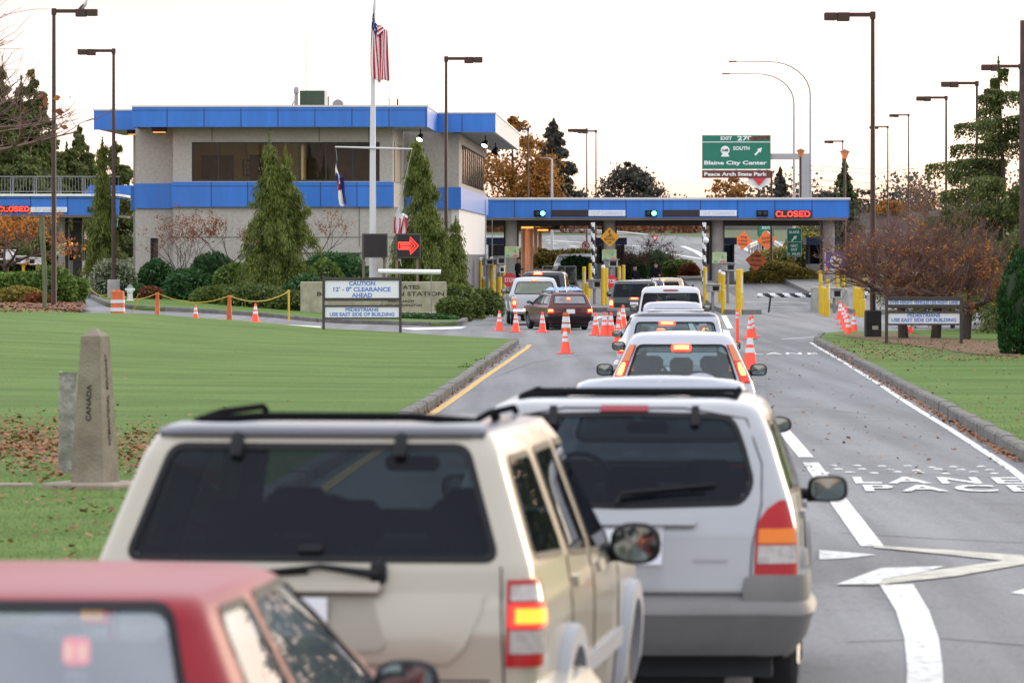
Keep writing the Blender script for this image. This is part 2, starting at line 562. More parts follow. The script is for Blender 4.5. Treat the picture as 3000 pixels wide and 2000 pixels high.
SOIL = mat("bark_mulch", (.075, .028, .018), .95, noise=.5, scale=9, bump=.8, bscale=30, col2=(.16, .07, .04))
ROUGHGRASS = mat("rough_grass", (.035, .065, .018), .95, noise=.4, scale=1.2, bump=.8, bscale=12, col2=(.085, .10, .035))

# base ground out to the horizon
gx_, gy_ = [], []
xs = list(np.linspace(-900, -60, 12)) + list(np.linspace(-50, 50, 41)) + list(np.linspace(60, 900, 12))
ys = list(np.linspace(-60, 20, 5)) + list(np.linspace(24, 440, 105)) + list(np.linspace(460, 3000, 16))
V = [(x, y, zg(x, y) - .02) for y in ys for x in xs]
n = len(xs)
Fc = [(j * n + i, j * n + i + 1, (j + 1) * n + i + 1, (j + 1) * n + i) for j in range(len(ys) - 1) for i in range(n - 1)]
o = mesh_obj("ground", V, Fc, ROUGHGRASS, None, 60); o["kind"] = "structure"

# the road: approach lanes, plaza and the side lane
sheet("road", [(-45, -20), (45, -20), (45, 150), (30, 240), (17.5, 262), (14.5, 262), (3, 275), (-5, 275), (-12, 262), (-34, 262), (-45, 200)], 0.0, ASPH)
# the freeway climbing behind the booths
sheet("freeway", [(14.5, 262), (17.5, 262), (24, 330), (23, 372), (14, 398), (0, 402), (-14, 398), (-14, 330), (-2, 300), (3, 275)], 0.02, ASPH)

# lawns with kerbs
kerbL = G((1515, 1008), (1400, 1088), (1240, 1206))
lawnL = [(p) for p in G((0, 908), (240, 928), (421, 930), (700, 950), (950, 972), (1170, 985), (1330, 996), (1465, 1003))]
cor = kerbL[0]
edge = [cor, kerbL[1], kerbL[2], (-3.0, 20), (-3.35, 8)]
lp = [(-45, 8), (-45, 200)] + [(-32, 196)] + lawnL + edge
LAWNP = lp
KERB = mat("kerb_stone", (.14, .132, .118), .9, noise=.35, scale=2.2, bump=.5, bscale=30)

def kerb_run(name, path, wd, h, side, m=KERB, block=1.1, curved=False):
    """a run of kerb stones along a path; side +1: stones lie to the left of the path direction. One object"""
    mb = MB()
    p = dens(path, .35, closed=False)
    L = 0
    i = 0
    pts = [Vector((a, b)) for a, b in p]
    acc = 0; seg = [pts[0]]
    def emit(seg):
        if len(seg) < 2: return
        d = (seg[-1] - seg[0]); ln = d.length
        if ln < .05: return
        d.normalize(); nrm = Vector((-d.y, d.x)) * side
        g = .012
        a = seg[0] + d * g; b = seg[-1] - d * g
        hj = h + random.uniform(-.012, .012)
        a = a - nrm * .05; b = b - nrm * .05
        q = [a, b, b + nrm * wd, a + nrm * wd]
        zz = [zg(v.x, v.y) for v in q]
        j = random.uniform(-.008, .008)
        vs = [(v.x + nrm.x * j, v.y + nrm.y * j, z - .15) for v, z in zip(q, zz)]
        qi = [a + nrm * .025 + d * .02, b + nrm * .025 - d * .02, b + nrm * wd - d * .02, a + nrm * wd + d * .02]
        vs += [(v.x + nrm.x * j, v.y + nrm.y * j, z + hj - .03) for v, z in zip(q, zz)]
        vs += [(v.x + nrm.x * j, v.y + nrm.y * j, z + hj) for v, z in zip(qi, zz)]
        fs = []
        for r in range(2):
            for k in range(4):
                kk = (k + 1) % 4
                fs.append((r * 4 + k, r * 4 + kk, r * 4 + 4 + kk, r * 4 + 4 + k))
        fs.append((8, 9, 10, 11))
        mb.add(vs, fs)
    for a, b in zip(pts[:-1], pts[1:]):
        seg.append(b); acc += (b - a).length
        if acc >= block: emit(seg); seg = [b]; acc = 0
    emit(seg)
    o = mb.obj(name, m); o["kind"] = "structure"
    return o

sheet("lawn", lp, .13, LAWN, skirt=.2)
rev = [(-3.35, 8), (-3.0, 20), kerbL[2], kerbL[1], cor]
kerb_run("kerb", rev, .17, .16, 1)
# right lawn
kerbR = G((2405, 988), (2388, 1003), (2470, 1046), (2580, 1104), (2780, 1215), (3000, 1345)) + [(5.0, 30), (4.6, 8)]
back = G((2405, 988), (2470, 981), (2560, 982), (2700, 978), (2960, 974))
rp_ = kerbR + [(45, 8), (45, 190)] + list(reversed(back))[:-1]
sheet("lawn", rp_, .13, LAWN, skirt=.2)
kerb_run("kerb", kerbR, .17, .16, 1)
# the planted island in front of the station
isl = G((249, 866), (290, 885), (317, 899), (421, 909), (600, 917), (800, 930), (930, 944), (1100, 951), (1290, 956), (1346, 954), (1400, 926), (1477, 892), (1510, 872))
isl_poly = isl + [(2.2, 255), (-1.0, 262), (-33, 262), (-33, 236)]
sheet("planting_island", isl_poly, .10, LAWN, skirt=.2)
kerb_run("kerb", isl, .20, .17, 1, block=2.2)
# mulch bed on the far left
bed = G((0, 910), (60, 912), (140, 917), (230, 920), (262, 912), (235, 893), (190, 872), (120, 862), (0, 858))
sheet("mulch_bed", bed + [(-27, 180), (-27, 168)], .17, SOIL, dx=1.5, dy=2)
# fallen-leaf soil under the trees on the right lawn
sheet("leaf_litter_soil", G((2440, 992), (2560, 1012), (2700, 1030), (2850, 1052), (2990, 1062), (2990, 1022), (2800, 1005), (2620, 988)), .142, mat("leafy_soil", (.09, .045, .02), .95, noise=.5, scale=3, bump=.8, bscale=24, col2=(.17, .12, .045)), dx=1.5, dy=2)

# booth islands
CONC2 = mat("booth_kerb_concrete", (.17, .165, .16), .9, noise=.2, scale=2, bump=.3, bscale=30)
def island(name, x0, x1, y0, y1, h=.22):
    poly = [(x0, y0 + .8), ((x0 + x1) / 2, y0), (x1, y0 + .8), (x1, y1), (x0, y1)]
    return sheet(name, poly, h, CONC2, skirt=.4)
island("booth_island", 3.6, 5.3, 214, 268)
island("booth_island", 9.6, 11.2, 206, 268)
island("booth_island", 15.4, 17.6, 206, 268)
island("booth_island", -1.6, .5, 226, 268)

# painted markings
PAINTW = mat("road_paint_white", (.66, .66, .63), .7, noise=.25, scale=12, detail=10, col2=(.24, .24, .24), pos=(.50, .64))
PAINTY = mat("road_paint_yellow", (.58, .33, .02), .6, noise=.2, scale=7, detail=9, col2=(.22, .16, .07), pos=(.50, .66))
PAINTO = mat("worn_road_paint", (.54, .51, .42), .7, noise=.3, scale=5, detail=9, col2=(.24, .23, .20), pos=(.42, .68))
def mark(name, poly, m=PAINTW, lift=.006):
    return sheet(name, poly, lift, m, dx=6, dy=3)
def line(name, px, wd, m=PAINTW, lift=.006, extra_front=(), dash=None):
    pts = [Vector((p[0], p[1])) for p in list(extra_front) + G(*px)]
    out = []
    segs = [pts]
    if dash:
        dd = dens([tuple(p) for p in pts], .25, closed=False); segs = []
        k = 0
        on, off = dash
        while k < len(dd) - 2:
            segs.append([Vector(q) for q in dd[k:k + int(on / .25) + 1]]); k += int((on + off) / .25)
    for sg in segs:
        if len(sg) < 2: continue
        l, r = [], []
        for i, p in enumerate(sg):
            d = sg[min(i + 1, len(sg) - 1)] - sg[max(0, i - 1)]; d.normalize()
            nn = Vector((-d.y, d.x)) * wd / 2
            l.append(tuple(p + nn)); r.append(tuple(p - nn))
        out.append(mark(name, l + r[::-1], m, lift))
    return out
line("yellow_edge_line", [(1250, 1222), (1400, 1118), (1500, 1050), (1545, 1018), (1552, 1010)], .14, PAINTY, extra_front=[(-2.5, 25)])
line("white_edge_line", [(2960, 1372), (2780, 1255), (2580, 1128), (2470, 1060), (2384, 1010), (2376, 1003)], .11, PAINTW, extra_front=[(5.0, 40)], dash=(2.6, .12))
line("white_lane_line", [(2555, 1600), (2440, 1445), (2375, 1355)], .19)
line("white_lane_line", [(2362, 1340), (2316, 1285), (2290, 1255)], .19)
mark("white_lane_line", G((2112, 924), (2128, 924), (2148, 962), (2130, 962)))
mark("white_gore_marking", G((2086, 963), (2136, 968), (2150, 1003), (2098, 1006)))
# curved line nearest the eye
mark("white_curved_line", G((2578, 1714), (2675, 1712), (2722, 1790), (2750, 1870), (2762, 1960), (2764, 2060), (2655, 2060), (2658, 1960), (2650, 1870), (2625, 1790)))
# zigzag and arrow remains
mark("zigzag_marking", G((2560, 1600), (2760, 1612), (3010, 1630), (3060, 1640), (3000, 1655), (2800, 1690), (2560, 1716), (2450, 1716), (2560, 1690), (2800, 1665), (2940, 1644), (2760, 1625), (2560, 1606)), PAINTO, lift=.010)
mark("zigzag_marking", G((2450, 1716), (2580, 1668), (2770, 1662), (2690, 1682), (2590, 1700), (2575, 1714)), PAINTW, lift=.014)
mark("arrow_marking", G((2400, 1612), (2480, 1618), (2570, 1626), (2480, 1636), (2400, 1640)), PAINTW)
mark("arrow_marking", G((2960, 1738), (3000, 1726), (3060, 1726), (3060, 1748)), PAINTW)
# stop line and bands
mark("stop_line", G((1095, 960), (1368, 957), (1350, 963), (1100, 968)), PAINTW)
mark("stop_line", G((700, 944), (940, 956), (940, 960), (700, 947)), PAINTW)
line("yellow_edge_line", [(425, 928), (560, 933), (700, 936)], .16, PAINTY)
line("yellow_band", [(2200, 974), (2320, 973), (2500, 976)], .18, PAINTO)
line("yellow_band", [(2180, 885), (2280, 884), (2370, 888)], .35, PAINTO)
line("white_band", [(2180, 899), (2280, 899), (2380, 901)], .2, PAINTW)
line("yellow_band", [(2540, 912), (2640, 913), (2760, 915)], .2, PAINTY)
line("white_band", [(2290, 994), (2400, 986), (2470, 982)], .14, PAINTW)
mark("white_dash", G((2374, 898), (2384, 898), (2393, 912), (2380, 910)), PAINTW)
line("white_band", [(1700, 944), (1748, 930), (1775, 926)], .5, PAINTW)

TAR = mat("tar_seam", (.055, .055, .058), .6, noise=.3, scale=6)
for px in ([(2330, 1392), (2560, 1386), (2800, 1391), (3000, 1404)], [(1700, 1040), (1560, 1062), (1440, 1108)], [(2240, 1090), (2252, 1180), (2275, 1235)], [(2460, 1560), (2700, 1575), (3000, 1590)], [(2480, 1880), (2760, 1870), (3000, 1890)], [(2300, 1210), (2420, 1200), (2560, 1215)]):
    line("tar_seam", px, .035, TAR, lift=.004)
# road lettering lies flat on the asphalt
def road_text(body, px, py, hgt, wid, rz):
    p = gnd(px, py)
    t = text_obj("road_lettering", body, 1.0, PAINTW, Vector((0, 0, 0)), rx=0, depth=.0015, bold=.022, spacing=1.28)
    xs = [v.co.x for v in t.data.vertices]; ys = [v.co.y for v in t.data.vertices]
    w0, h0 = max(xs) - min(xs), max(ys) - min(ys)
    cx, cy = (max(xs) + min(xs)) / 2, (max(ys) + min(ys)) / 2
    a = R(rz)
    for v in t.data.vertices:
        x = (v.co.x - cx) / w0 * wid; y = (v.co.y - cy) / h0 * hgt
        X = p.x + x * math.cos(a) + y * math.sin(a); Y = p.y - x * math.sin(a) + y * math.cos(a)
        v.co = (X, Y, zg(X, Y) + .008 + v.co.z)
    tag(t, kind="structure")
    return t
road_text("LANE", 2745, 1408, 1.6, 1.8, 3)
road_text("PACE", 2785, 1432, 1.5, 1.8, 3).location.z += .004
road_text("LANE", 2300, 1036, 2.6, 1.75, 3)
# raised lane dots across the lane
dm = MB()
for i in range(26):
    p = gnd(2365 + i * 24 + random.uniform(-8, 8), 1368 + (i % 3) * 9 + random.uniform(-3, 3))
    dm.lathe([(.055, 0), (.05, .008), (.02, .014), (.001, .014)], (p.x, p.y, p.z + .005), 8)
o = dm.obj("painted_dots", PAINTW); o["kind"] = "stuff"

# freeway lines
for px in ([(1600, 704), (1800, 718), (1960, 728)], [(2000, 722), (2040, 738), (2080, 765)], [(1950, 742), (2010, 752), (2060, 760)], [(2170, 724), (2200, 738), (2215, 745)]):
    line("freeway_line", px, .45, PAINTW, lift=.03)
line("freeway_line", [(1608, 712), (1700, 725), (1790, 742)], .3, PAINTW, lift=.03, dash=(4, 7))

# ------------------------------------------------------------------ inspection station
BLUE = mat("blue_panel", (.022, .16, .55), .4, .1, noise=.13, scale=1.2, coat=.15, stretch=(1.6, 1.6, .25))
BLUEJ = mat("panel_joint", (.010, .035, .14), .6)
CAP = mat("white_roof_cap", (.62, .60, .57), .5)
AGG = mat("exposed_aggregate", (.42, .39, .35), .95, noise=.13, scale=9, bump=.4, bscale=60)
WHITEW = mat("white_wall", (.66, .65, .63), .8, noise=.06, scale=2)
SLATE = mat("slate_blue_wall", (.07, .08, .105), .8, noise=.1, scale=2)
SOFF = mat("soffit_board", (.42, .40, .37), .8, noise=.08, scale=1)
WFRAME = mat("bronze_window_frame", (.022, .018, .016), .5)
ROOMG = glass("tinted_office_glass", (.90, .84, .70), .025, body=.04, bodycol=(.05, .04, .03))

YB = 205.0
SB = F / YB
def bx(px): return (px - 1500) / SB
def bz(py): return CZ - (py - HY) / SB
rotB = -R(1.8)
st_ = empty("inspection_station", (bx(1250), YB, 0), "two-storey concrete border station with blue panel bands and dark upper windows", "building", rz=rotB)
OX = bx(1250)
def lx(px, d=0): return bx(px) - OX      # local x of a pixel on the front plane
class Part(MB): pass
def wallbox(mb, x0, x1, y0, y1, z0, z1, bev=0.0): return mb.box(((x0 + x1) / 2, (y0 + y1) / 2, (z0 + z1) / 2), (x1 - x0, y1 - y0, z1 - z0), bev=bev)

z_roof0, z_roof1 = bz(374), bz(312)
z_b0, z_b1 = bz(606), bz(533)
z_w0, z_w1 = bz(531), bz(416)
XL, XR = lx(505), lx(1150)          # main front wall
DEP = 44.0
# walls: front main with window opening (x 560-1112)
xw0, xw1 = lx(560), lx(1112)
m = MB()
wallbox(m, XL, xw0, 0, .35, z_b1, z_roof0 + .3); wallbox(m, xw1, XR, 0, .35, z_b1, z_roof0 + .3)
wallbox(m, xw0, xw1, .002, .35, z_w1, z_roof0 + .3); wallbox(m, xw0, xw1, .002, .35, z_b1, z_w0)
# left recessed curved bay and far left wing
x_l0, x_l1 = lx(385), lx(515)
wallbox(m, x_l0, x_l1, 1.2, 1.6, .0, z_roof0 + .3)
wallbox(m, lx(356), x_l0 + .2, 4.2, 4.6, .0, z_roof0 + .2)
wallbox(m, x_l0, x_l0 + .3, 1.6, 4.2, .0, z_roof0 + .3)
wallbox(m, XL, XL + .3, .35, 1.2, z_b0, z_roof0 + .3)
# lower front
wallbox(m, XL, lx(1180), .05, .4, 0, z_b0)
wallbox(m, lx(800), lx(1090), -.05, .03, bz(740), bz(722))
# right return and recessed block
x_r0 = XR
wallbox(m, XR - .3, XR, .35, 9.5, 0, z_roof0 + .3)
xq1 = lx(1300) + .55
wallbox(m, XR, lx(1318) - .352, 9.5, 9.9, 0, z_roof0 + .2)
wallbox(m, lx(1318) - .35, lx(1318) - .002, 9.9, DEP - .41, z_b0, z_w0 + .1); wallbox(m, lx(1318) - .35, lx(1318) - .002, 9.52, 9.898, z_b0, z_roof0)
wallbox(m, lx(1318) - .35, lx(1318) - .002, 9.9, DEP, z_w1 + .2, z_roof0)
wallbox(m, lx(1318) - .35, lx(1318) - .003, 9.9, 12.5, z_w0, z_w1 + .3)
wallbox(m, XL, lx(1318) - .4, DEP - .4, DEP, 0, z_roof0)
wall = m.obj("wall", AGG, st_)
m = MB()
wallbox(m, lx(1318) - .35, lx(1318), 9.5, DEP - .41, bz(745), z_b0 - .002)
m.obj("wall", WHITEW, st_)
m = MB()
wallbox(m, lx(1318) - .35, lx(1318) + .02, 9.48, DEP - .41, 0, bz(745) - .004)
m.obj("wall", SLATE, st_)
# wall panel joints
m = MB()
for px in (620, 790, 935, 1080): wallbox(m, lx(px) - .02, lx(px) + .02, -.004, .02, z_w1 + .02, z_roof0)
for px in (870, 1052): wallbox(m, lx(px) - .02, lx(px) + .02, .04, .07, 1.2, z_b0)
wallbox(m, XL, lx(1180), .04, .07, bz(695) - .02, bz(695) + .02)
m.obj("wall_joint", mat("dark_joint", (.16, .15, .135), .9), wall)
# windows
wn = MB()
fw = .07
for i in range(8):
    x = xw0 + (xw1 - xw0) * i / 7
    wallbox(wn, x - fw / 2, x + fw / 2, .02, .16, z_w0, z_w1)
wallbox(wn, xw0, xw1, .022, .158, z_w1 - fw, z_w1 - .001); wallbox(wn, xw0, xw1, .022, .158, z_w0 + .001, z_w0 + fw)
wf = wn.obj("window", WFRAME, st_)
gl = MB(); gl.add([(xw0, .10, z_w0), (xw1, .10, z_w0), (xw1, .10, z_w1), (xw0, .10, z_w1)], [(0, 1, 2, 3)])
gl.obj("pane", ROOMG, wf)
# room behind: back wall, doorways, blinds, notice board
CREAM = mat("cream_office_wall", (.72, .64, .40), .9)  # colour raised to stand in for light inside the room
rm = MB()
wallbox(rm, XL, XR, 5.0, 5.1, z_b1, z_roof0); wallbox(rm, XL + .3, XR - .3, .4, 5, z_b1 - .05, z_b1); wallbox(rm, XL + .3, XR - .3, .4, 5, z_w1 + .5, z_w1 + .55)
wallbox(rm, XL + .3, XL + .4, .4, 5, z_b1, z_roof0); wallbox(rm, lx(880), lx(886), .4, 5, z_b1, z_roof0)
rm.obj("office_interior", CREAM, st_)
dk = MB()
wallbox(dk, lx(568), lx(665), 3.0, 3.1, z_w0 - .2, bz(450)); wallbox(dk, lx(712), lx(790), 3.0, 3.1, z_w0 - .2, bz(448)); wallbox(dk, lx(890), lx(1110), 2.0, 2.1, z_w0 - .3, z_w1 + .3)
dk.obj("office_partition", mat("brown_partition", (.05, .035, .028), .8, noise=.3, scale=3), st_)
nb = MB()
for (a, b_, c, d) in ((682, 706, 462, 466), (682, 706, 506, 510), (682, 686, 466, 506), (702, 706, 466, 506), (686, 702, 477, 479), (686, 702, 490, 492)): wallbox(nb, lx(a), lx(b_), 4.6, 4.68, bz(d), bz(c))
nb.obj("notice_board", mat("brown_frame", (.08, .05, .03), .6), st_)
# narrow windows on the return and the right flank
m = MB(); wallbox(m, XR - .002, XR + .03, 1.2, 6.5, z_w0, z_w1); m.obj("window", WFRAME, st_)
m = MB(); wallbox(m, lx(1318) - .30, lx(1318) - .10, 12.5, DEP - 1, z_w0 + .1, z_w1 + .2); fw_ = m.obj("window", mat("dark_window_glass", (.016, .017, .022), .08, coat=1), st_)
for k in range(12):
    m = MB(); wallbox(m, lx(1318) - .09, lx(1318) - .04, 12.5 + k * 2.6, 12.7 + k * 2.6, z_w0 + .1, z_w1 + .2); m.obj("mullion", WFRAME, fw_)
m = MB(); wallbox(m, lx(430), lx(452), 1.17, 1.21, bz(763), bz(697)); m.obj("window", mat("dark_window_glass", (0, 0, 0)), st_)
# basement vents
m = MB(); wallbox(m, lx(938), lx(1052), -.06, -.04, bz(752), bz(743)); m.obj("vent", WFRAME, st_)
# blue band
def panelled(name, mb_boxes, joints, parent, m=BLUE):
    mb = MB()
    for b_ in mb_boxes: wallbox(mb, *b_)
    o = mb.obj(name, m, parent)
    j = MB()
    for b_ in joints: wallbox(j, *b_)
    if joints: j.obj("panel_joint", BLUEJ, o)
    return o
jb = []
for px in range(618, 1150, 107): jb.append((lx(px) - .018, lx(px) + .018, -.135, -.10, z_b0, z_b1))
jb.append((XL, XR, -.134, -.10, z_b1 - .20, z_b1 - .17))
xs0 = lx(1318)
xe = lx(1350) - .2
panelled("blue_band", [(XL - .05, XR + .06, -.13, .0, z_b0, z_b1), (x_l0 - .02, XL - .052, 1.07, 1.18, z_b0 - .05, z_b1 - .05), (lx(350), x_l0 - .022, 4.07, 4.18, z_b0 - .1, z_b1 - .1),
                      (XR + .062, lx(1318) + .10, 9.36, 9.48, z_b0, z_b1 - .1), (lx(1318) + .002, lx(1318) + .10, 9.482, DEP, z_b0, z_b1 - .1)], jb, st_)
# roof with blue fascia
zc_ = z_roof1
ov = 1.3
xf0, xf1 = lx(393), lx(1256)
yf = -1.1
jr = [(lx(px) - .018, lx(px) + .018, yf - .136, yf - .10, z_roof0, z_roof1 - .12) for px in range(496, 1256, 108)]
jr.append((xf0, xf1, yf - .135, yf - .1, z_roof1 - .22, z_roof1 - .195))
yR = 8.6
xg1 = lx(1432)
panelled("roof_fascia", [(xf0, xf1, yf - .13, yf, z_roof0, z_roof1 - .06), (xf1 - .12, xf1 - .002, yf + .002, yR, z_roof0, z_roof1 - .06), (xf0, xf0 + .12, yf + .002, 2.5, z_roof0, z_roof1 - .06),
                        (lx(252), xf0 - .002, 2.4, 2.52, z_roof0 - .02, z_roof1 - .1), (xf1 + .002, xg1, yR - .12, yR, z_roof0 + .02, z_roof1 - .06),
                        ], jr + [(lx(px) - .018, lx(px) + .018, yR - .126, yR - .1, z_roof0 + .02, z_roof1 - .1) for px in (1283, 1330)], st_)
m = MB()
wallbox(m, xf0 - .03, xf1 + .03, yf - .16, yR - .2, z_roof1 - .058, z_roof1 + .02)
wallbox(m, lx(252) - .03, xf0 - .032, 2.36, 14, z_roof1 - .098, z_roof1 - .03)
wallbox(m, xf1 + .032, xg1 + .03, yR - .16, DEP + 1.4, z_roof1 - .058, z_roof1 + .018)
m.obj("roof", CAP, st_)
m = MB()
wallbox(m, xf0 + .122, xf1 - .122, yf + .002, yR, z_roof0 + .05, z_roof0 + .1); wallbox(m, lx(252), xf0 - .01, 2.53, 14, z_roof0 + .03, z_roof0 + .08)
wallbox(m, xf1 + .004, xg1 - .122, yR + .002, DEP + 1.4, z_roof0 + .07, z_roof0 + .12)
m.obj("soffit", SOFF, st_)
m = MB(); wallbox(m, xg1 - .12, xg1 - .001, yR + .001, DEP + 1.4, z_roof0 + .02, z_roof1 - .06)
m.obj("roof_fascia", WHITEW, st_)
# lamps under the eaves
LAMPGLOW = emat("sodium_lamp_glow", (1.0, .26, .05), 1.3)
for px, y in ((468, -.5), (368, 3.2)):
    m = MB(); wallbox(m, lx(px) - .32, lx(px) + .32, y - .3, y + .3, z_roof0 - .20, z_roof0 + .04, .03); lo = m.obj("eaves_lamp", BROWNPOLE, st_)
    m = MB(); wallbox(m, lx(px) - .26, lx(px) + .26, y - .24, y + .24, z_roof0 - .225, z_roof0 - .202); m.obj("lens", LAMPGLOW, lo)
for px, y, lit in ((1218, 4.0, 1), (1362, 16.0, 1), (1405, 30.0, 0)):
    p = Vector((lx(px) if px == 1218 else xg1 - .75, y, z_roof0))
    m = MB(); m.tube([p + Vector((0, 0, .05)), p + Vector((0, 0, -.22))], .03, 6)
    Mr = Matrix.Rotation(R(-35), 4, 'X') @ Matrix.Rotation(R(20), 4, 'Y')
    m.lathe([(.10, .16), (.14, .05), (.19, -.14), (.17, -.14), (.001, -.05)], tuple(p + Vector((0, 0, -.34))), 12, M=Mr)
    fo = m.obj("floodlight", BLACK, st_, 40)
    if lit:
        m = MB(); m.lathe([(.001, -.12), (.165, -.125), (.001, -.13)], tuple(p + Vector((0, 0, -.34))), 12, M=Mr)
        m.obj("lens", emat("floodlight_glow", (1, .97, .9), 6), fo)

# things on the roof
zr = z_roof1 + .02
def station_pt(px, y, z):
    v = Vector((lx(px), y, z)); v.rotate(Matrix.Rotation(rotB, 3, 'Z')); return v + st_.location
e_ = empty("roof_unit", station_pt(903, 3.0, zr), "dark green metal box on the flat roof", "roof unit", rz=rotB)
m = MB(); wallbox(m, -.62, .5, 0, 1.4, 0, .80, .01); m.obj("housing", mat("dark_green_metal", (.022, .045, .022), .5, noise=.15), e_)
m = MB(); wallbox(m, .502, .62, .002, 1.39, 0, .80); m.obj("side_panel", CAP, e_)
m = MB(); wallbox(m, .622, .64, .3, 1.0, .05, .55); m.obj("grille", BLACK, e_)
e_ = empty("condenser_unit", station_pt(992, 1.5, zr), "small white air conditioner box with round grille on the roof edge", "air conditioner", rz=rotB)
m = MB(); wallbox(m, -.42, .42, 0, .4, 0, .30, .01); m.obj("housing", WHITE, e_)
m = MB(); m.lathe([(.23, 0), (.23, .015), (.001, .02)], (-.14, -.01, .12), 20, M=Matrix.Rotation(R(90), 4, 'X')); m.obj("fan_grille", mat("grey_grille", (.22, .2, .2), .6), e_)
e_ = empty("vent_pipe", station_pt(857, 2.0, zr), "thin grey flue with round cowl beside the green roof box", "flue", rz=rotB)
m = MB(); m.tube([(0, 0, 0), (0, 0, .6)], .09, 8); m.tube([(-.3, .3, 0), (0, 0, .4)], .03, 5); m.obj("pipe", STEEL, e_)
m = MB(); m.lathe([(.05, -.12), (.12, -.08), (.13, .1), (.08, .2), (.001, .22)], (0, 0, .72), 10); m.obj("cowl", STEEL, e_, 50)
for px, y, h, nm, lb in ((868, 6.0, 3.4, "antenna", "very tall thin whip antenna above the green roof box"), (1125, 4.0, 1.5, "antenna", "short whip antenna behind the flagpole on the roof"), (1149, 4.2, .45, "vent_pipe", "short brown pipe standing on the roof near the flagpole")):
    m = MB(); m.tube([(0, 0, 0), (0, 0, h)], [.045 if nm == "vent_pipe" else .018, .045 if nm == "vent_pipe" else .008], 6)
    if h == 1.5: m.tube([(0, 0, .0), (0, 0, .4), (-.05, 0, .45)], .03, 5); m.tube([(.35, 0, 0), (.05, 0, .45)], .012, 5)
    o = m.obj(nm, BROWNPOLE if nm == "vent_pipe" else STEEL); o.location = station_pt(px, y, zr); tag(o, lb, "antenna" if nm == "antenna" else "pipe")

# ------------------------------------------------------------------ booth canopy on the right
YC = 257.0
SCp = F / YC
def cx(px): return (px - 1500) / SCp
def cz(py): return CZ - (py - HY) / SCp
cn = empty("booth_canopy", (cx(1440), YC, 0), "long blue canopy with lane signals across the inspection booths", "canopy")
CX0 = cx(1440)
def lc(px): return cx(px) - CX0
zc0, zc1 = cz(638), cz(585)
CW = lc(2490)
DC = 9.0
jc = [(lc(px) - .025, lc(px) + .025, -.006, .02, zc0, zc1) for px in range(1507, 2490, 109)]
jc.append((0, CW, -.005, .02, zc1 - .14, zc1 - .115))
panelled("fascia", [(-1.3, CW, 0, .12, zc0, zc1), (CW - .12, CW - .001, .122, DC, zc0, zc1)], jc, cn)
m = MB(); wallbox(m, -1.3, CW + .03, -.03, DC, zc1 + .002, zc1 + .12); m.obj("roof", CAP, cn)
m = MB(); wallbox(m, -1.3, CW - .122, -.03, DC, zc0 - .14, zc0 - .004); m.obj("edge_beam", mat("brown_edge", (.14, .105, .085), .8), cn)
m = MB()
for k in range(7): wallbox(m, -1.2, CW - .3, 1.2 + k * 1.15, 1.35 + k * 1.15, zc0 - .40, zc0 - .142)
m.obj("ceiling_beam", WFRAME, cn)
CONCOL = mat("booth_column_concrete", (.28, .26, .24), .85, noise=.15, scale=2)
for px in (1498, 1787, 2105, 2432):
    m = MB(); m.tube([(lc(px), 1.2, zg(cx(px), YC)), (lc(px), 1.2, zc0 - .14)], .33, 18); m.obj("column", CONCOL, cn, 40)
    m = MB(); wallbox(m, lc(px) - .42, lc(px) - .20, 1.8, 2.1, .3, zc0 - .41); wallbox(m, lc(px) + .2, lc(px) + .42, 1.8, 2.1, .3, zc0 - .41); m.obj("steel_post", WFRAME, cn)

# lane signals and signs hung on the fascia
LETTERB = mat("blue_lettering", (.10, .20, .52), .5)
PALEB = mat("pale_blue_lettering", (.42, .52, .70), .5)
SIGNW = mat("white_sign_face", (.74, .75, .78), .45)
def fascia_sign(name, label, cat, px0, px1, py0, py1, Y, m, group=None):
    s = F / Y
    c = at((px0 + px1) / 2, (py0 + py1) / 2, Y)
    e = empty(name, c, label, cat, group=group)
    mb = MB(); mb.box((0, -.06, 0), ((px1 - px0) / s, .10, (py1 - py0) / s), bev=.01)
    mb.obj("housing", m, e)
    return e, s
GREENL = emat("green_signal_lens", (.10, 1.0, .35), 4.0)
OFFL = mat("unlit_signal_lens", (.03, .03, .035), .3)
for i, (px, lit, lb) in enumerate(((1581, 1, "lane signal with green light on the canopy over the left booth lane"), (1907, 1, "lane signal with green light on the canopy over the middle booth lane"), (2233, 0, "unlit dark lane signal on the canopy beside the red CLOSED board"))):
    e, s = fascia_sign("lane_signal", lb, "traffic light", px - 17, px + 17, 616, 634, YC, BLACK, "lane signals on the canopies")
    for k, dx in enumerate((-.13, .17)):
        mb = MB(); mb.lathe([(.001, 0), (.13, .0), (.13, .03), (.001, .045)], (dx, -.115, 0), 16, M=Matrix.Rotation(R(90), 4, 'X'))
        mb.obj("lens", GREENL if (lit and k == 1) else OFFL, e, 50)
        mb = MB(); mb.lathe([(.145, -.02), (.145, .10), (.135, .10), (.135, -.02)], (dx, -.115, 0), 16, M=Matrix.Rotation(R(90), 4, 'X')); mb.obj("visor", BLACK, e, 50)
DARKSIGN = mat("dark_sign_face", (.022, .014, .014), .5)
for px, lb in ((1669, "blank dark message board left of the first clearance sign"), (1996, "blank dark message board left of the second clearance sign")):
    fascia_sign("message_board", lb, "sign", px - 54, px + 54, 615, 633, YC, DARKSIGN, "message boards on the canopies")
for px, lb in ((1778, "white 12'-0\" clearance sign over the middle lane"), (2104, "white 12'-0\" clearance sign over the right booth column")):
    e, s = fascia_sign("clearance_sign", lb, "sign", px - 54, px + 54, 616, 633, YC, SIGNW, "clearance signs on the canopies")
    text_obj("lettering", "12'-0\" CLEARANCE", .235, PALEB, Vector((0, -.115, 0)), e, depth=.004, sx=.92)
LEDR = emat("red_led", (1.0, .03, .02), 3.0)
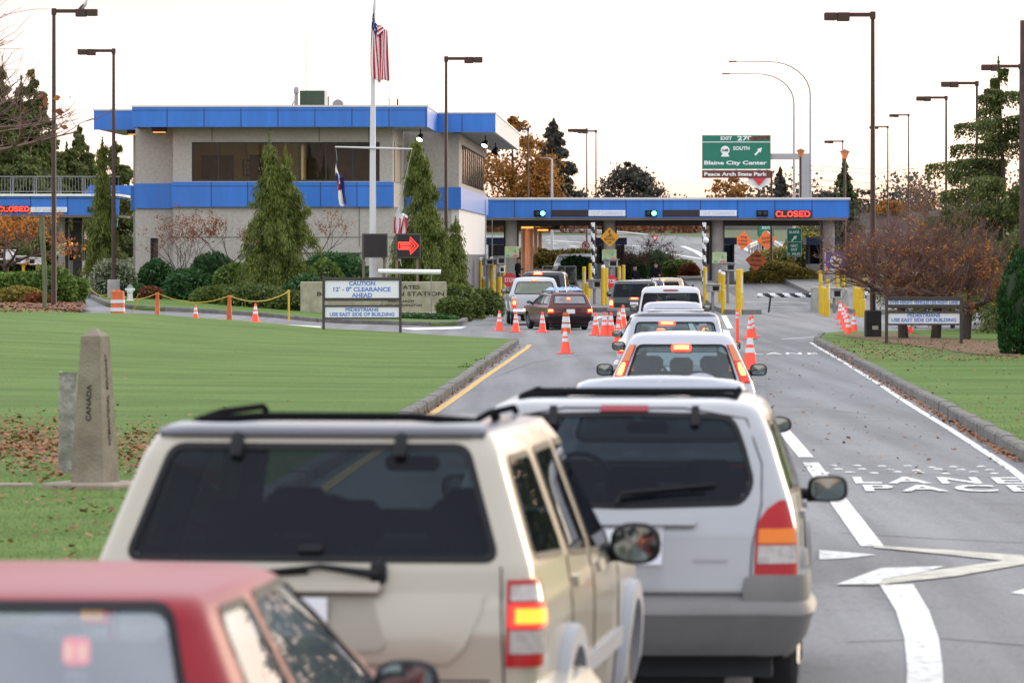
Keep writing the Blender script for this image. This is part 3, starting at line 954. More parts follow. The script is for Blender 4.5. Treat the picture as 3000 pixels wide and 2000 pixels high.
def led_board(label, px0, px1, py0, py1, Y, word):
    e, s = fascia_sign("message_board", label, "sign", px0, px1, py0, py1, Y, DARKSIGN, "message boards on the canopies")
    hgt = (py1 - py0) / s * .64; wd = (px1 - px0) / s
    G5 = {'C': [[(1, .85), (.7, 1), (.3, 1), (0, .75), (0, .25), (.3, 0), (.7, 0), (1, .15)]], 'L': [[(0, 1), (0, 0), (1, 0)]], 'O': [[(.3, 0), (.7, 0), (1, .25), (1, .75), (.7, 1), (.3, 1), (0, .75), (0, .25), (.3, 0)]],
          'S': [[(1, .85), (.7, 1), (.3, 1), (0, .8), (.1, .6), (.9, .4), (1, .2), (.7, 0), (.3, 0), (0, .15)]], 'E': [[(1, 1), (0, 1), (0, 0), (1, 0)], [(0, .5), (.8, .5)]], 'D': [[(0, 0), (0, 1), (.65, 1), (1, .75), (1, .25), (.65, 0), (0, 0)]]}
    mb = MB(); cw = wd / (len(word) + .4)
    for i, ch in enumerate(word):
        x0 = -wd / 2 + cw * (i + .32); 
        for pl in G5[ch]:
            mb.tube([(x0 + u * cw * .74, -.125, (v - .5) * hgt) for u, v in pl], .028, 6)
    mb.obj("lettering", LEDR, e)
led_board("red lit CLOSED board at the right end of the long canopy", 2269, 2377, 616, 638, YC, "CLOSED")

# booths under the canopy
BOOTHB = mat("booth_blue", (.02, .04, .12), .5)
def booth(px, Y, label):
    x = (px - 1500) / F * Y
    e = empty("inspection_booth", gx(px, Y), label, "booth", group="inspection booths")
    m = MB(); wallbox(m, -.75, .75, 0, 2.6, 0, 1.05); m.obj("wall", mat("booth_grey", (.26, .26, .27), .7), e)
    m = MB(); wallbox(m, -.9, .9, -.15, 2.8, 2.15, 2.55); m.obj("roof", BOOTHB, e)
    m = MB()
    for sx in (-.72, .72):
        for y in (.05, 1.3, 2.55): wallbox(m, sx - .05, sx + .05, y - .05, y + .05, 1.05, 2.15)
    m.obj("window_frame", WFRAME, e)
    m = MB(); wallbox(m, -.68, .68, .04, .06, 1.06, 2.14); wallbox(m, -.73, -.71, .1, 2.5, 1.06, 2.14); wallbox(m, .71, .73, .1, 2.5, 1.06, 2.14); m.obj("pane", TINT, e)
    return e
booth(1470, 262, "dark blue inspection booth behind the left canopy column")
booth(1790, 262, "dark blue inspection booth behind the buckle up sign column")
booth(2112, 262, "dark blue inspection booth behind the column with white ball lamp")
booth(2408, 262, "dark blue inspection booth behind the right yellow bollards")
# columns beyond the left booth (a covered walk), orange lamp glow put into their colour
wk = empty("covered_walk", (cx(1540), 266, 0), "covered walk on lit round columns beyond the left booth", "walkway")
LITC = mat("column_painted_glow", (.50, .26, .15), .8, noise=.12, scale=2)
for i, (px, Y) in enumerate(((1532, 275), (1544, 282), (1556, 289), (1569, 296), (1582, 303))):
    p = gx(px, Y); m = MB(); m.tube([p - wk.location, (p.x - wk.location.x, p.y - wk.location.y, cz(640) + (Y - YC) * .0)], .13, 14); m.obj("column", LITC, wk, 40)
m = MB()
for k in range(10):
    t = k / 9
    Y = 268 + 38 * t
    x0 = (1515 - 1500) / F * Y; x1 = (1600 + 40 * t - 1500) / F * Y
    wallbox(m, x0 - wk.location.x, x1 - wk.location.x, Y - .2 - wk.location.y, Y + .2 - wk.location.y, 4.05, 4.45)
m.obj("roof_beam", WFRAME, wk)
m = MB(); wallbox(m, -1.2, 4.6, 2, 40, 4.452, 4.62); m.obj("roof", SOFF, wk)
for Y, px in ((270, 1545), (298, 1590)):
    p = at(px, 700, Y) - wk.location
    m = MB(); m.box((p.x, p.y, 3.98), (.7, .7, .10), bev=.02); m.obj("walk_lamp", LAMPGLOW, wk)
l_ = bpy.data.lights.new("walk_lamp_light", 'POINT'); l_.energy = 110; l_.color = (1, .42, .12); l_.shadow_soft_size = .3
lo = bpy.data.objects.new("walk_lamp_light", l_); COL.objects.link(lo); lo.location = (cx(1575), 279, 3.6); lo.parent = None

# ------------------------------------------------------------------ left canopy with its walkway rail
YL = 236.0
SL = F / YL
def llx(px): return (px - 1500) / SL
def llz(py): return CZ - (py - HY) / SL
lc_ = empty("booth_canopy", (llx(350), YL, 0), "blue canopy with railing on top at the far left of the station", "canopy")
X0 = llx(350)
jl = [(llx(px) - X0 - .025, llx(px) - X0 + .025, -.006, .02, llz(630), llz(575)) for px in (90, 198)]
jl.append((llx(-60) - X0, 0, -.005, .02, llz(583) , llz(581)))
panelled("fascia", [(llx(-60) - X0, -.02, 0, .12, llz(630), llz(575))], jl, lc_)
m = MB(); wallbox(m, llx(-60) - X0, -.02, -.12, 7, llz(574.8), llz(568)); m.obj("roof", WHITE, lc_)
m = MB(); wallbox(m, llx(-60) - X0, -.02, -.02, 7, llz(637), llz(630.2)); m.obj("edge_beam", mat("brown_edge", (0, 0, 0)), lc_)
for px in (174,):
    m = MB(); m.tube([(llx(px) - X0, 1.2, .2), (llx(px) - X0, 1.2, llz(637))], .17, 14); m.obj("column", CONCOL, lc_, 40)
m = MB(); wallbox(m, llx(183) - X0, llx(192) - X0, 1.6, 2.0, .2, llz(637)); wallbox(m, llx(197) - X0, llx(224) - X0, 3.1, 3.3, .3, llz(637)); m.obj("steel_post", WFRAME, lc_)
rl = empty("roof_railing", (X0, YL, llz(568)), "grey metal railing with thin bars on the left canopy roof", "railing")
m = MB(); hgt = llz(517) - llz(568)
m.box(((llx(-60) - X0) / 2, .2, hgt), (-(llx(-60) - X0), .07, .05)); m.obj("handrail", STEEL, rl)
m = MB(); wallbox(m, llx(-60) - X0, 0, .18, .22, .10, .14); m.obj("bottom_rail", STEEL, rl)
for px in (33, 102, 174, 245, 310): 
    m = MB()
    for d in (-3.3, 3.3): m.tube([(llx(px + d) - X0, .2, 0), (llx(px + d) - X0, .2, hgt)], .03, 6)
    m.obj("post", STEEL, rl)
m = MB()
for k in range(46):
    x = llx(-50 + k * 9) - X0
    if x < 0: m.tube([(x, .2, .12), (x, .2, hgt)], .012, 4)
o = m.obj("baluster", STEEL, rl); o["kind"] = "stuff"
bw = empty("blue_parapet", (llx(245), YL + 9, 0), "blue sloping parapet panel behind the railing and left canopy", "parapet")
m = MB(); m.prism([(llx(190) - llx(245), llz(575)), (llx(215) - llx(245), llz(535)), (llx(345) - llx(245), llz(535)), (llx(345) - llx(245), llz(575))], 0, .15)
m.obj("panel", BLUE, bw)
m = MB(); wallbox(m, llx(235) - llx(245), llx(300) - llx(245), 0, .2, llz(660), llz(635)); m.obj("lower_panel", BLUE, bw)
led_board("red lit CLOSED board half hidden by orange leaves, far left canopy", -8, 90, 603, 622, YL, "CLOSED")
e, s = fascia_sign("clearance_sign", "white clearance sign on the far left canopy behind the brown pole", "sign", 90, 197, 607, 622, YL, SIGNW, "clearance signs on the canopies")
text_obj("lettering", "12'-0\" CLEARANCE", .22, PALEB, Vector((0, -.115, 0)), e, depth=.004, sx=.92)
e, s = fascia_sign("lane_signal", "unlit dark lane signal on the left canopy beside the weeping tree", "traffic light", 257, 289, 606, 621, YL, BLACK, "lane signals on the canopies")
for dx in (-.13, .13):
    mb = MB(); mb.lathe([(.001, 0), (.1, .0), (.1, .03), (.001, .045)], (dx, -.115, 0), 14, M=Matrix.Rotation(R(90), 4, 'X')); mb.obj("lens", OFFL, e, 50)
bt = booth(196, 240, "dark booth with an orange lit panel under the left canopy")
m = MB(); wallbox(m, -.35, .55, -.19, -.16, 1.8, 1.98); m.obj("lit_panel", emat("orange_panel_glow", (1, .35, .08), .9), bt)
# ------------------------------------------------------------------ vehicles
def paint(name, col, metal=0.35, rough=0.28):
    return mat(name, col, rough, metal, coat=0.45, noise=0.03, scale=1.5)

REDLENS = mat("red_lamp_lens", (0.34, 0.002, 0.006), 0.25, coat=.15, spec=.25)
AMBER = mat("amber_lamp_lens", (0.72, 0.17, 0.004), 0.25, coat=.2, spec=.3)
CLEARLENS = mat("clear_lamp_lens", (0.36, 0.33, 0.31), 0.25, coat=.3, noise=.25, scale=30)
LITRED = emat("lit_red_lens", (1.0, 0.035, 0.02), 0.55)
LITCORE = emat("lit_brake_bulb", (1.0, 0.36, 0.06), 1.4)
LITHOT = emat("lit_brake_bulb_glare", (1.0, 0.50, 0.15), 1.25)
PLATE = mat("licence_plate_white", (0.72, 0.74, 0.78), 0.4)
MIRROR = mat("mirror_glass", (0.25, 0.31, 0.31), 0.03, 1.0)

class Body:
    """a car body: a stack of rounded outlines. keys: (z, y_rear, y_front, half width, rear corner, front corner, rear bow)
    x to the right, y forward, z up; the rear end is at y = 0"""
    NR, NC, NS, NF = 12, 6, 60, 6
    def __init__(s, keys, cell=0.03):
        s.keys = np.array(keys, float)
        rows = []
        z = s.keys[:, 0]
        for i in range(len(z) - 1):
            dy = np.abs(s.keys[i + 1, 1:4] - s.keys[i, 1:4]).max()
            n = max(1, int(math.ceil(max((z[i + 1] - z[i]) / cell, dy / (cell * 5)))))
            rows += list(np.linspace(z[i], z[i + 1], n, endpoint=False))
        rows.append(z[-1])
        s.rows = np.array(rows)
        hw = s.keys[:, 3].max(); L = (s.keys[:, 2] - s.keys[:, 1]).max()
        s.NR = max(6, int(hw / cell)); s.NS = int(L / cell); s.NC = 7 if cell < .05 else 5; s.NF = max(4, int(hw / cell / 1.5))
        s.P = np.array([s.ring(zz) for zz in s.rows])       # rows, M, 3
    def k(s, z):
        return [float(np.interp(z, s.keys[:, 0], s.keys[:, i])) for i in range(1, 7)]
    def half(s, z):
        yr, yf, hw, rr, rf, bow = s.k(z)
        rr = min(rr, hw * .9); rf = min(rf, hw * .9)
        pts = []
        for i in range(s.NR + 1):
            x = (hw - rr) * i / s.NR
            pts.append((x, yr + bow * (x / hw) ** 2))
        y0 = pts[-1][1]
        for i in range(1, s.NC + 1):
            a = math.pi / 2 * i / s.NC
            pts.append((hw - rr + rr * math.sin(a), y0 + rr * (1 - math.cos(a))))
        ya = y0 + rr; yb = yf - rf
        # sides bulge a little in plan
        for i in range(1, s.NS + 1):
            t = i / s.NS
            pts.append((hw + 0.02 * math.sin(math.pi * t), ya + (yb - ya) * t))
        for i in range(1, s.NC + 1):
            a = math.pi / 2 * i / s.NC
            pts.append((hw - rf + rf * math.cos(a), yb + rf * math.sin(a)))
        for i in range(1, s.NF + 1):
            t = i / s.NF
            pts.append(((hw - rf) * (1 - t), yf + 0.06 * (1 - (1 - t) ** 2)))
        return np.array(pts)
    def ring(s, z):
        h = s.half(z)
        l = h[1:-1][::-1].copy(); l[:, 0] *= -1
        full = np.vstack([h, l])
        return np.column_stack([full, np.full(len(full), z)])
    def zones(s):
        a = s.NR + s.NC; b = a + s.NS; c = b + s.NC
        return a, b, c
    def surf(s, kind, u, z, off=0.0):
        """kind rear/front: u = x; right/left: u = y; arc: u = distance round from the middle of the rear"""
        def raw(u, z):
            h = s.half(z); a, b, c = s.zones()
            if kind == 'rear':
                q = h[:a + 1]; sg = 1 if u >= 0 else -1
                return Vector((u, float(np.interp(abs(u), q[:, 0], q[:, 1])), z))
            if kind == 'front':
                q = h[b:][::-1]
                return Vector((u, float(np.interp(abs(u), q[:, 0], q[:, 1])), z))
            if kind in ('right', 'left'):
                q = h[s.NR:c + 1]
                x = float(np.interp(u, q[:, 1], q[:, 0]))
                return Vector((x if kind == 'right' else -x, u, z))
            d = np.concatenate([[0], np.cumsum(np.hypot(*np.diff(h, axis=0).T))])
            x = float(np.interp(abs(u), d, h[:, 0])); y = float(np.interp(abs(u), d, h[:, 1]))
            return Vector((x if u >= 0 else -x, y, z))
        p = raw(u, z)
        if off:
            e = 0.012
            zt = min(z + e, s.rows[-1]); zb = max(z - e, s.rows[0])
            tu = raw(u + e, z) - raw(u - e, z); tv = raw(u, zt) - raw(u, zb)
            n = tu.cross(tv)
            if n.length > 1e-12:
                n.normalize()
                c = Vector((0, (s.keys[0, 1] + s.keys[0, 2]) / 2, 0.9))
                q = p - c
                if kind in ('right', 'left'): q = Vector((p.x, 0, 0.05))
                elif kind == 'rear': q = Vector((0, -1, 0.1))
                elif kind == 'front': q = Vector((0, 1, 0.1))
                elif kind == 'arc': q = Vector((p.x, p.y - 1.2, 0))
                if n.dot(q) < 0: n = -n
                p = p + n * off
        return p
    def inside(s, kind, poly, grow=0.0):
        """mask of cells (rows-1, M) whose centre lies in the polygon"""
        P = s.P; M = P.shape[1]
        C = (P[:-1] + P[1:] + np.roll(P, -1, 1)[:-1] + np.roll(P, -1, 1)[1:]) / 4
        a, b, c = s.zones(); idx = np.arange(M)
        H = s.NR + s.NC + s.NS + s.NC + s.NF
        side = np.where(idx <= H, idx, M - idx)
        if kind == 'rear': zone = side < a; U = C[:, :, 0]
        elif kind == 'front': zone = side >= b; U = C[:, :, 0]
        elif kind == 'right': zone = (idx >= s.NR) & (idx < c); U = C[:, :, 1]
        else: zone = (idx >= M - c) & (idx < M - s.NR); U = C[:, :, 1]
        Z = C[:, :, 2]
        poly = np.array(poly)
        if grow:
            poly = grow_poly(poly, grow)
        ins = np.zeros(U.shape, bool)
        n = len(poly)
        for i in range(n):
            x1, z1 = poly[i]; x2, z2 = poly[(i + 1) % n]
            cond = ((z1 > Z) != (z2 > Z))
            with np.errstate(divide='ignore', invalid='ignore'):
                xi = (x2 - x1) * (Z - z1) / (z2 - z1 + 1e-12) + x1
            ins ^= cond & (U < xi)
        return ins & zone[None, :]
    def grid_faces(s, mask):
        M = s.P.shape[1]
        r, c = np.nonzero(mask)
        return np.column_stack([r * M + c, r * M + (c + 1) % M, (r + 1) * M + (c + 1) % M, (r + 1) * M + c])

def grow_poly(poly, g):
    poly = np.asarray(poly, float)
    area = 0.5 * np.sum(poly[:, 0] * np.roll(poly[:, 1], -1) - np.roll(poly[:, 0], -1) * poly[:, 1])
    d = np.roll(poly, -1, 0) - poly
    n = np.column_stack([d[:, 1], -d[:, 0]]); n /= np.linalg.norm(n, axis=1)[:, None] + 1e-9
    if area < 0: n = -n
    v = n + np.roll(n, 1, 0)
    v /= np.maximum(0.35, (v * n).sum(1))[:, None] + 1e-9
    return poly + v * g

def rounded(poly, r, n=4):
    """round the corners of a polygon"""
    out = []
    N = len(poly)
    for i in range(N):
        p = Vector(poly[i]); a = Vector(poly[i - 1]) - p; b = Vector(poly[(i + 1) % N]) - p
        rr = min(r, a.length * .45, b.length * .45)
        p0 = p + a.normalized() * rr; p1 = p + b.normalized() * rr
        for k in range(n + 1):
            t = k / n
            q = p0 * (1 - t) ** 2 + p * 2 * t * (1 - t) + p1 * t * t
            out.append((q.x, q.y))
    return out

def strip(B, kind, poly, w, off, name, m, parent, step=0.06, h=0.0):
    """a seal or trim band lying along an outline on the body; h > 0 gives it thickness"""
    p = np.array(dens(poly, step))
    o = grow_poly(p, w); i = grow_poly(p, -w)
    n = len(p); vs = []; fs = []
    if h > 0:
        prof = [(o, 0.0), (grow_poly(p, w * .8), h), (grow_poly(p, -w * .8), h), (i, 0.0)]
    else:
        prof = [(o, off), (i, off)]
    for q, hh in prof:
        vs += [B.surf(kind, float(a), float(b), (off + hh) if h > 0 else hh) for a, b in q]
    for r in range(len(prof) - 1):
        for k in range(n):
            j = (k + 1) % n
            fs.append((r * n + k, r * n + j, (r + 1) * n + j, (r + 1) * n + k))
    return mesh_obj(name, vs, fs, m, parent, 50)

def patch(B, kind, rows, off, name, m, parent, nu=8, dome=0.0, mi=None):
    """a slab lying on the body: rows of (z, u_left, u_right); its rim drops back to the skin"""
    mb = MB(); R_ = len(rows)
    top = []
    for r, (z, ul, ur) in enumerate(rows):
        for k in range(nu + 1):
            t = k / nu
            e = 1 - (2 * t - 1) ** 2
            top.append(B.surf(kind, ul + (ur - ul) * t, z, off + dome * e))
    base = [B.surf(kind, rows[r][1] + (rows[r][2] - rows[r][1]) * k / nu, rows[r][0], -0.01) for r in range(R_) for k in range(nu + 1)]
    n = nu + 1; fs = []
    for r in range(R_ - 1):
        for k in range(nu): fs.append((r * n + k, r * n + k + 1, (r + 1) * n + k + 1, (r + 1) * n + k))
    N = R_ * n
    edge = [(0, k) for k in range(n)] + [(r, nu) for r in range(1, R_)] + [(R_ - 1, k) for k in range(nu - 1, -1, -1)] + [(r, 0) for r in range(R_ - 2, 0, -1)]
    e = [r * n + k for r, k in edge]
    for i in range(len(e)):
        j = (i + 1) % len(e)
        fs.append((e[i], e[i] + N, e[j] + N, e[j]))
    mb.add(top + base, fs)
    return mb.obj(name, m, parent, 40)

def band(B, zprof, s0, s1, name, m, parent, n=40, kind='arc'):
    """a bumper or moulding: section (z, off) swept round the body between two arc distances"""
    vs = []; fs = []; k = len(zprof)
    for i in range(n + 1):
        s = s0 + (s1 - s0) * i / n
        for z, off in zprof: vs.append(B.surf(kind, s, z, off + 1e-4))
    for i in range(n):
        for j in range(k - 1): fs.append((i * k + j, i * k + j + 1, (i + 1) * k + j + 1, (i + 1) * k + j))
    fs.append(tuple(range(k))); fs.append(tuple(n * k + j for j in reversed(range(k))))
    mb = MB(); mb.add(vs, fs)
    return mb.obj(name, m, parent, 35)

def make_wheel(parent, x, y, r=0.35, wd=0.22):
    wobj = bpy.data.objects.new("wheel", None); COL.objects.link(wobj); wobj.parent = parent
    sgn = 1 if x > 0 else -1
    M = Matrix.Rotation(R(90) * sgn, 4, 'Y')
    t = MB()
    t.lathe([(r * .62, -wd * .48), (r * .9, -wd * .5), (r * .985, -wd * .36), (r, -wd * .2), (r, wd * .2), (r * .985, wd * .36), (r * .9, wd * .5), (r * .62, wd * .48)], (x, y, r), 28, M=M)
    t.obj("tyre", RUBBER, wobj, 35)
    d = MB()
    d.lathe([(r * .64, wd * .40), (r * .60, wd * .46), (r * .56, wd * .36), (0.001, wd * .28)], (x, y, r), 24, M=M)
    for k in range(5):
        a = 2 * math.pi * k / 5 + .3
        p0 = Vector((math.cos(a) * r * .1, math.sin(a) * r * .1, wd * .40)); p1 = Vector((math.cos(a) * r * .57, math.sin(a) * r * .57, wd * .42))
        d.tube([M @ p0 + Vector((x, y, r)), M @ p1 + Vector((x, y, r))], [r * .10, r * .075], 6)
    d.lathe([(r * .15, wd * .36), (r * .15, wd * .46), (r * .1, wd * .47), (0.001, wd * .47)], (x, y, r), 12, M=M)
    d.obj("rim", ALLOY, wobj, 35)
    return wobj

def make_mirror(parent, B, y, z, side, m, sz=(0.22, 0.13, 0.17), out=0.03, superl=2.6):
    kind = 'right' if side > 0 else 'left'
    base = B.surf(kind, y, z - 0.03)
    c = Vector((base.x + side * (out + sz[0] / 2), base.y - .03, z))
    mb = MB(); vs = []; fs = []
    nu, nv = 20, 12
    def sp(v): return math.copysign(abs(v) ** (2 / superl), v)
    for i in range(nv + 1):
        ph = -math.pi / 2 + math.pi * i / nv
        for j in range(nu):
            th = 2 * math.pi * j / nu
            # axis along y: flat towards the rear
            rr = sp(math.cos(ph)); yy = sp(math.sin(ph))
            if yy < 0: yy *= .55
            vs.append(c + Vector((rr * sp(math.cos(th)) * sz[0] / 2, yy * sz[1] / 2, rr * sp(math.sin(th)) * sz[2] / 2)))
    for i in range(nv):
        for j in range(nu):
            k = (j + 1) % nu
            fs.append((i * nu + j, i * nu + k, (i + 1) * nu + k, (i + 1) * nu + j))
    mb.add(vs, fs)
    mb.tube([base + Vector((-side * .05, 0.05, -.01)), c + Vector((-side * sz[0] * .3, 0.02, -sz[2] * .25))], [0.045, 0.035], 8)
    o = mb.obj("mirror", m, parent, 60)
    g = MB(); vs = [c + Vector((0, -sz[1] * .5 * .55 - 0.004, 0))]; n = 24
    for j in range(n):
        th = 2 * math.pi * j / n
        vs.append(c + Vector((sp(math.cos(th)) * sz[0] * .41, -sz[1] * .5 * .55 - 0.002, sp(math.sin(th)) * sz[2] * .41)))
    g.add(vs, [(0, 1 + j, 1 + (j + 1) % n) for j in range(n)])
    gg = g.obj("mirror_glass", MIRROR, o)
    return o

def make_seats(parent, hw, ys, z0=0.35, top=1.08, m=None, zs=1.0):
    for y, n in ys:
        for sx in ((-1, 1) if n == 2 else (-1, 0, 1)):
            x = sx * hw * (.46 if n == 2 else .55)
            mb = MB()
            mb.box((x, y, (z0 + top) / 2), (0.48, 0.14, top - z0), bev=.06)
            mb.box((x, y + .28, z0 + .05), (0.48, 0.5, 0.16), bev=.05)
            st = mb.obj("seat", m or SEAT, parent, 50)
            hb = MB(); hb.box((x, y + .01, top + .12), (0.28, 0.11, 0.19), bev=.05)
            for q in (-.07, .07): hb.tube([(x + q, y, top - .02), (x + q, y, top + .06)], .008, 5)
            hb.obj("headrest", m or SEAT, st, 50)

def build_car(root, keys, pm, glassdefs, cell=0.03, crown=0.03, extra_holes=(), seal=0.013, sealm=None, belt_floor=0.62, roofm=None, roof_z=None):
    """body shell with window openings, panes and seals. glassdefs: (part name, kind, polygon, material)"""
    B = Body(keys, cell)
    P = B.P; nr, M = P.shape[:2]
    hole = np.zeros((nr - 1, M), bool)
    for nm, kind, poly, gm in glassdefs: hole |= B.inside(kind, poly)
    for kind, poly in extra_holes: hole |= B.inside(kind, poly)
    fs = [tuple(int(i) for i in f) for f in B.grid_faces(~hole)]
    vs = [tuple(p) for p in P.reshape(-1, 3)]
    # roof cap
    H = (M // 2)
    top = P[-1]; base = (nr - 1) * M
    yr, yf, hwt, *_ = B.k(B.rows[-1])
    n = 8
    cap = {}
    for i in range(0, H + 1):
        j = (M - i) % M
        for k in range(n + 1):
            if i == j or k == 0: cap[i, k] = base + i; continue
            if k == n: cap[i, k] = base + j; continue
            t = k / n
            p = top[i] * (1 - t) + top[j] * t
            x = p[0] / max(hwt, .01); yy = (p[1] - (yr + yf) / 2) / ((yf - yr) / 2)
            p = p.copy(); p[2] += crown * (1 - x * x) * max(0, 1 - yy * yy)
            cap[i, k] = len(vs); vs.append(tuple(p))
    ncap0 = len(fs)
    for i in range(H):
        for k in range(n):
            q = [cap[i, k], cap[i + 1, k], cap[i + 1, k + 1], cap[i, k + 1]]
            q2 = []
            for a in q:
                if a not in q2: q2.append(a)
            if len(q2) >= 3: fs.append(tuple(q2))
    mats = [pm]
    mi = None
    if roofm:
        mats = [pm, roofm]; mi = [0] * len(fs)
        arr = np.array(vs)
        for i, f in enumerate(fs):
            if arr[list(f), 2].mean() > roof_z: mi[i] = 1
    o = mesh_obj("body", vs, fs, mats, root, 38, mi)
    for nm, kind, poly, gm in glassdefs:
        mask = B.inside(kind, poly, grow=max(.03, cell))
        ff = B.grid_faces(mask)
        used, inv = np.unique(ff, return_inverse=True)
        C = P.reshape(-1, 3)[used].copy()
        # push the pane a little inwards
        d = {'rear': (0, .006, 0), 'front': (0, -.006, 0), 'right': (-.006, 0, 0), 'left': (.006, 0, 0)}[kind]
        C += np.array(d)
        g = mesh_obj(nm, C, [tuple(int(q) for q in f) for f in inv.reshape(-1, 4)], gm, root, 40)
        if seal > 0:
            strip(B, kind, poly, seal, 0.004, "window_seal", sealm or BLACK, g, step=max(.05, cell))
    # dark floor pan and cabin floor
    k0 = B.keys[0]
    fp = MB()
    fp.box((0, (k0[1] + k0[2]) / 2, k0[0] - .02), ((k0[3] - .05) * 2, k0[2] - k0[1] - .25, 0.20))
    if k0[0] > .2: fp.box((0, (k0[1] + k0[2]) / 2, k0[0] - .11), (k0[3] * 1.25, k0[2] - k0[1] - .5, 0.14))  # lower box added to deepen the dark under the car
    fp.box((0, (k0[1] + k0[2]) / 2 - .1, belt_floor - .2), ((k0[3] - .08) * 2, k0[2] - k0[1] - 1.6, 0.06))
    fp.obj("floor_pan", DARK, root)
    return B

def lit_lamp(parent, B, kind, rows, off, lit=True, core=None, name="tail_lamp", m=None, corem=None):
    o = patch(B, kind, rows, off, name, (LITRED if lit else REDLENS) if m is None else m, parent, dome=.008)
    if core: patch(B, kind, core, off + .012, "bulb", corem or LITCORE, o, dome=.008)
    return o

def wheels(root, hw, yr, yf, r=.35, wd=.22):
    for y in (yr, yf):
        for sx in (-1, 1): make_wheel(root, sx * (hw - wd * .5 - .02), y, r, wd)

def circle(cy, cz, r, n=24, z0=None):
    return [(cy + r * math.cos(2 * math.pi * k / n), cz + r * math.sin(2 * math.pi * k / n)) for k in range(n)]

def arches(B, root, ys, r, zc, m, w=0.035, h=0.03):
    for y in ys:
        for kind in ('right', 'left'):
            zmin = B.rows[0] + .01
            pts = [(y + r * math.cos(a), max(zmin, zc + r * math.sin(a))) for a in np.linspace(-.35, math.pi + .35, 22)]
            strip(B, kind, pts, w, 0.0, "wheel_arch", m, root, step=.08, h=h)

def seams(B, root, rear, side):
    """panel gaps: thin dark grooves"""
    for kinds, paths in ((('rear',), rear), (('right', 'left'), side)):
        for kd in kinds:
            for pts in paths:
                m = MB(); m.tube([B.surf(kd, a, b, .001) for a, b in dens(pts, .08, closed=False)], .0045, 5); m.obj("panel_gap", BLACK, root)

def plate(parent, c, wd=0.305, ht=0.152, m=None):
    mb = MB(); mb.box(c, (wd, .012, ht), bev=.004)
    return mb.obj("licence_plate", m or PLATE, parent)

def dash(root, y, hw, z=.95):
    mb = MB(); mb.box((0, y, z - .12), (hw * 1.75, .35, .26), bev=.06)
    mb.obj("dashboard", DARK, root, 50)
    wv = MB()
    pts = [(-hw * .46 + .19 * math.cos(a), y - .3 + .06 * math.sin(a), z + .02 + .17 * math.sin(a)) for a in np.linspace(0, 2 * math.pi, 20)]
    wv.tube(pts, .016, 6)
    wv.obj("steering_wheel", BLACK, root, 60)
    rm = MB(); rm.box((0.02, y - .25, z + .34), (.24, .04, .07), bev=.02)
    rm.obj("rear_view_mirror", BLACK, root, 50)

# --- generic outlines
def suv_keys(L, hw, H, belt, rake=.22, rr=.12, nose=1.05, sill=.30, th=.78, hood=.98):
    """th: roof half width over body half width"""
    return [
        (sill, .10, L - .10, hw * .90, rr + .06, .30, .03),
        (sill + .12, .03, L - .02, hw * .97, rr + .05, .35, .04),
        (.62, .0, L, hw, rr + .02, .38, .04),
        (hood - .10, .0, L - .05, hw, rr, .42, .04),
        (hood, .03, L - .28, hw * .985, rr, .5, .04),
        (belt, .05, L - nose - .20, hw * .955, rr, .4, .04),
        (belt + .04, .06, L - nose - .28, hw * .94, rr, .35, .04),
        (H - .12, .05 + rake * .8, L - nose - 1.02, hw * (th + .04), rr, .22, .05),
        (H - .06, .06 + rake, L - nose - 1.16, hw * th, rr, .2, .05),
        (H - .02, .10 + rake, L - nose - 1.25, hw * (th - .05), rr, .2, .05),
        (H, .17 + rake, L - nose - 1.36, hw * (th - .13), rr, .2, .05)]

def sedan_keys(L, hw, H, belt=.92, trunk=1.0, nose=1.15, th=.68, rr=.2, back=.75):
    return [
        (.22, .12, L - .12, hw * .88, rr, .35, .05),
        (.36, .02, L - .02, hw * .97, rr, .4, .06),
        (.60, .0, L, hw, rr, .45, .07),
        (belt - .12, .02, L - .05, hw, rr, .5, .08),
        (belt - .02, .06, L - .2, hw * .98, rr, .55, .08),
        (belt + .02, trunk * .75, L - nose - .1, hw * .94, rr, .5, .06),
        (belt + .05, trunk, L - nose - .2, hw * .9, rr, .4, .06),
        (H - .08, trunk + back * .85, L - nose - .85, hw * (th + .03), .16, .2, .05),
        (H - .03, trunk + back, L - nose - 1.0, hw * th, .16, .2, .05),
        (H, trunk + back + .15, L - nose - 1.15, hw * (th - .1), .14, .2, .05)]

def side_windows(L, belt, H, cuts, lean_r, lean_f, top_off=.17, bot_off=.045):
    """polygons (y, z) between pillars. cuts: list of (y0, y1) at the belt; the first leans with lean_r, the last with lean_f"""
    out = []
    zb, zt = belt + bot_off, H - top_off
    for i, (a, b) in enumerate(cuts):
        at_ = a + (lean_r if i == 0 else .02); bt = b - (lean_f if i == len(cuts) - 1 else .0)
        if bt < at_ + .05: bt = at_ + .05
        out.append(rounded([(a, zb), (b, zb), (bt, zt), (at_, zt)], .06))
    return out

def place(root, px, Y, yaw):
    """yaw in degrees, positive turns the nose to the right"""
    root.location = gx(px, Y); root.rotation_euler = (0, 0, -R(yaw))

DKROOF = mat("dark_roof_trim", (0.035, 0.038, 0.055), 0.35, coat=.3)
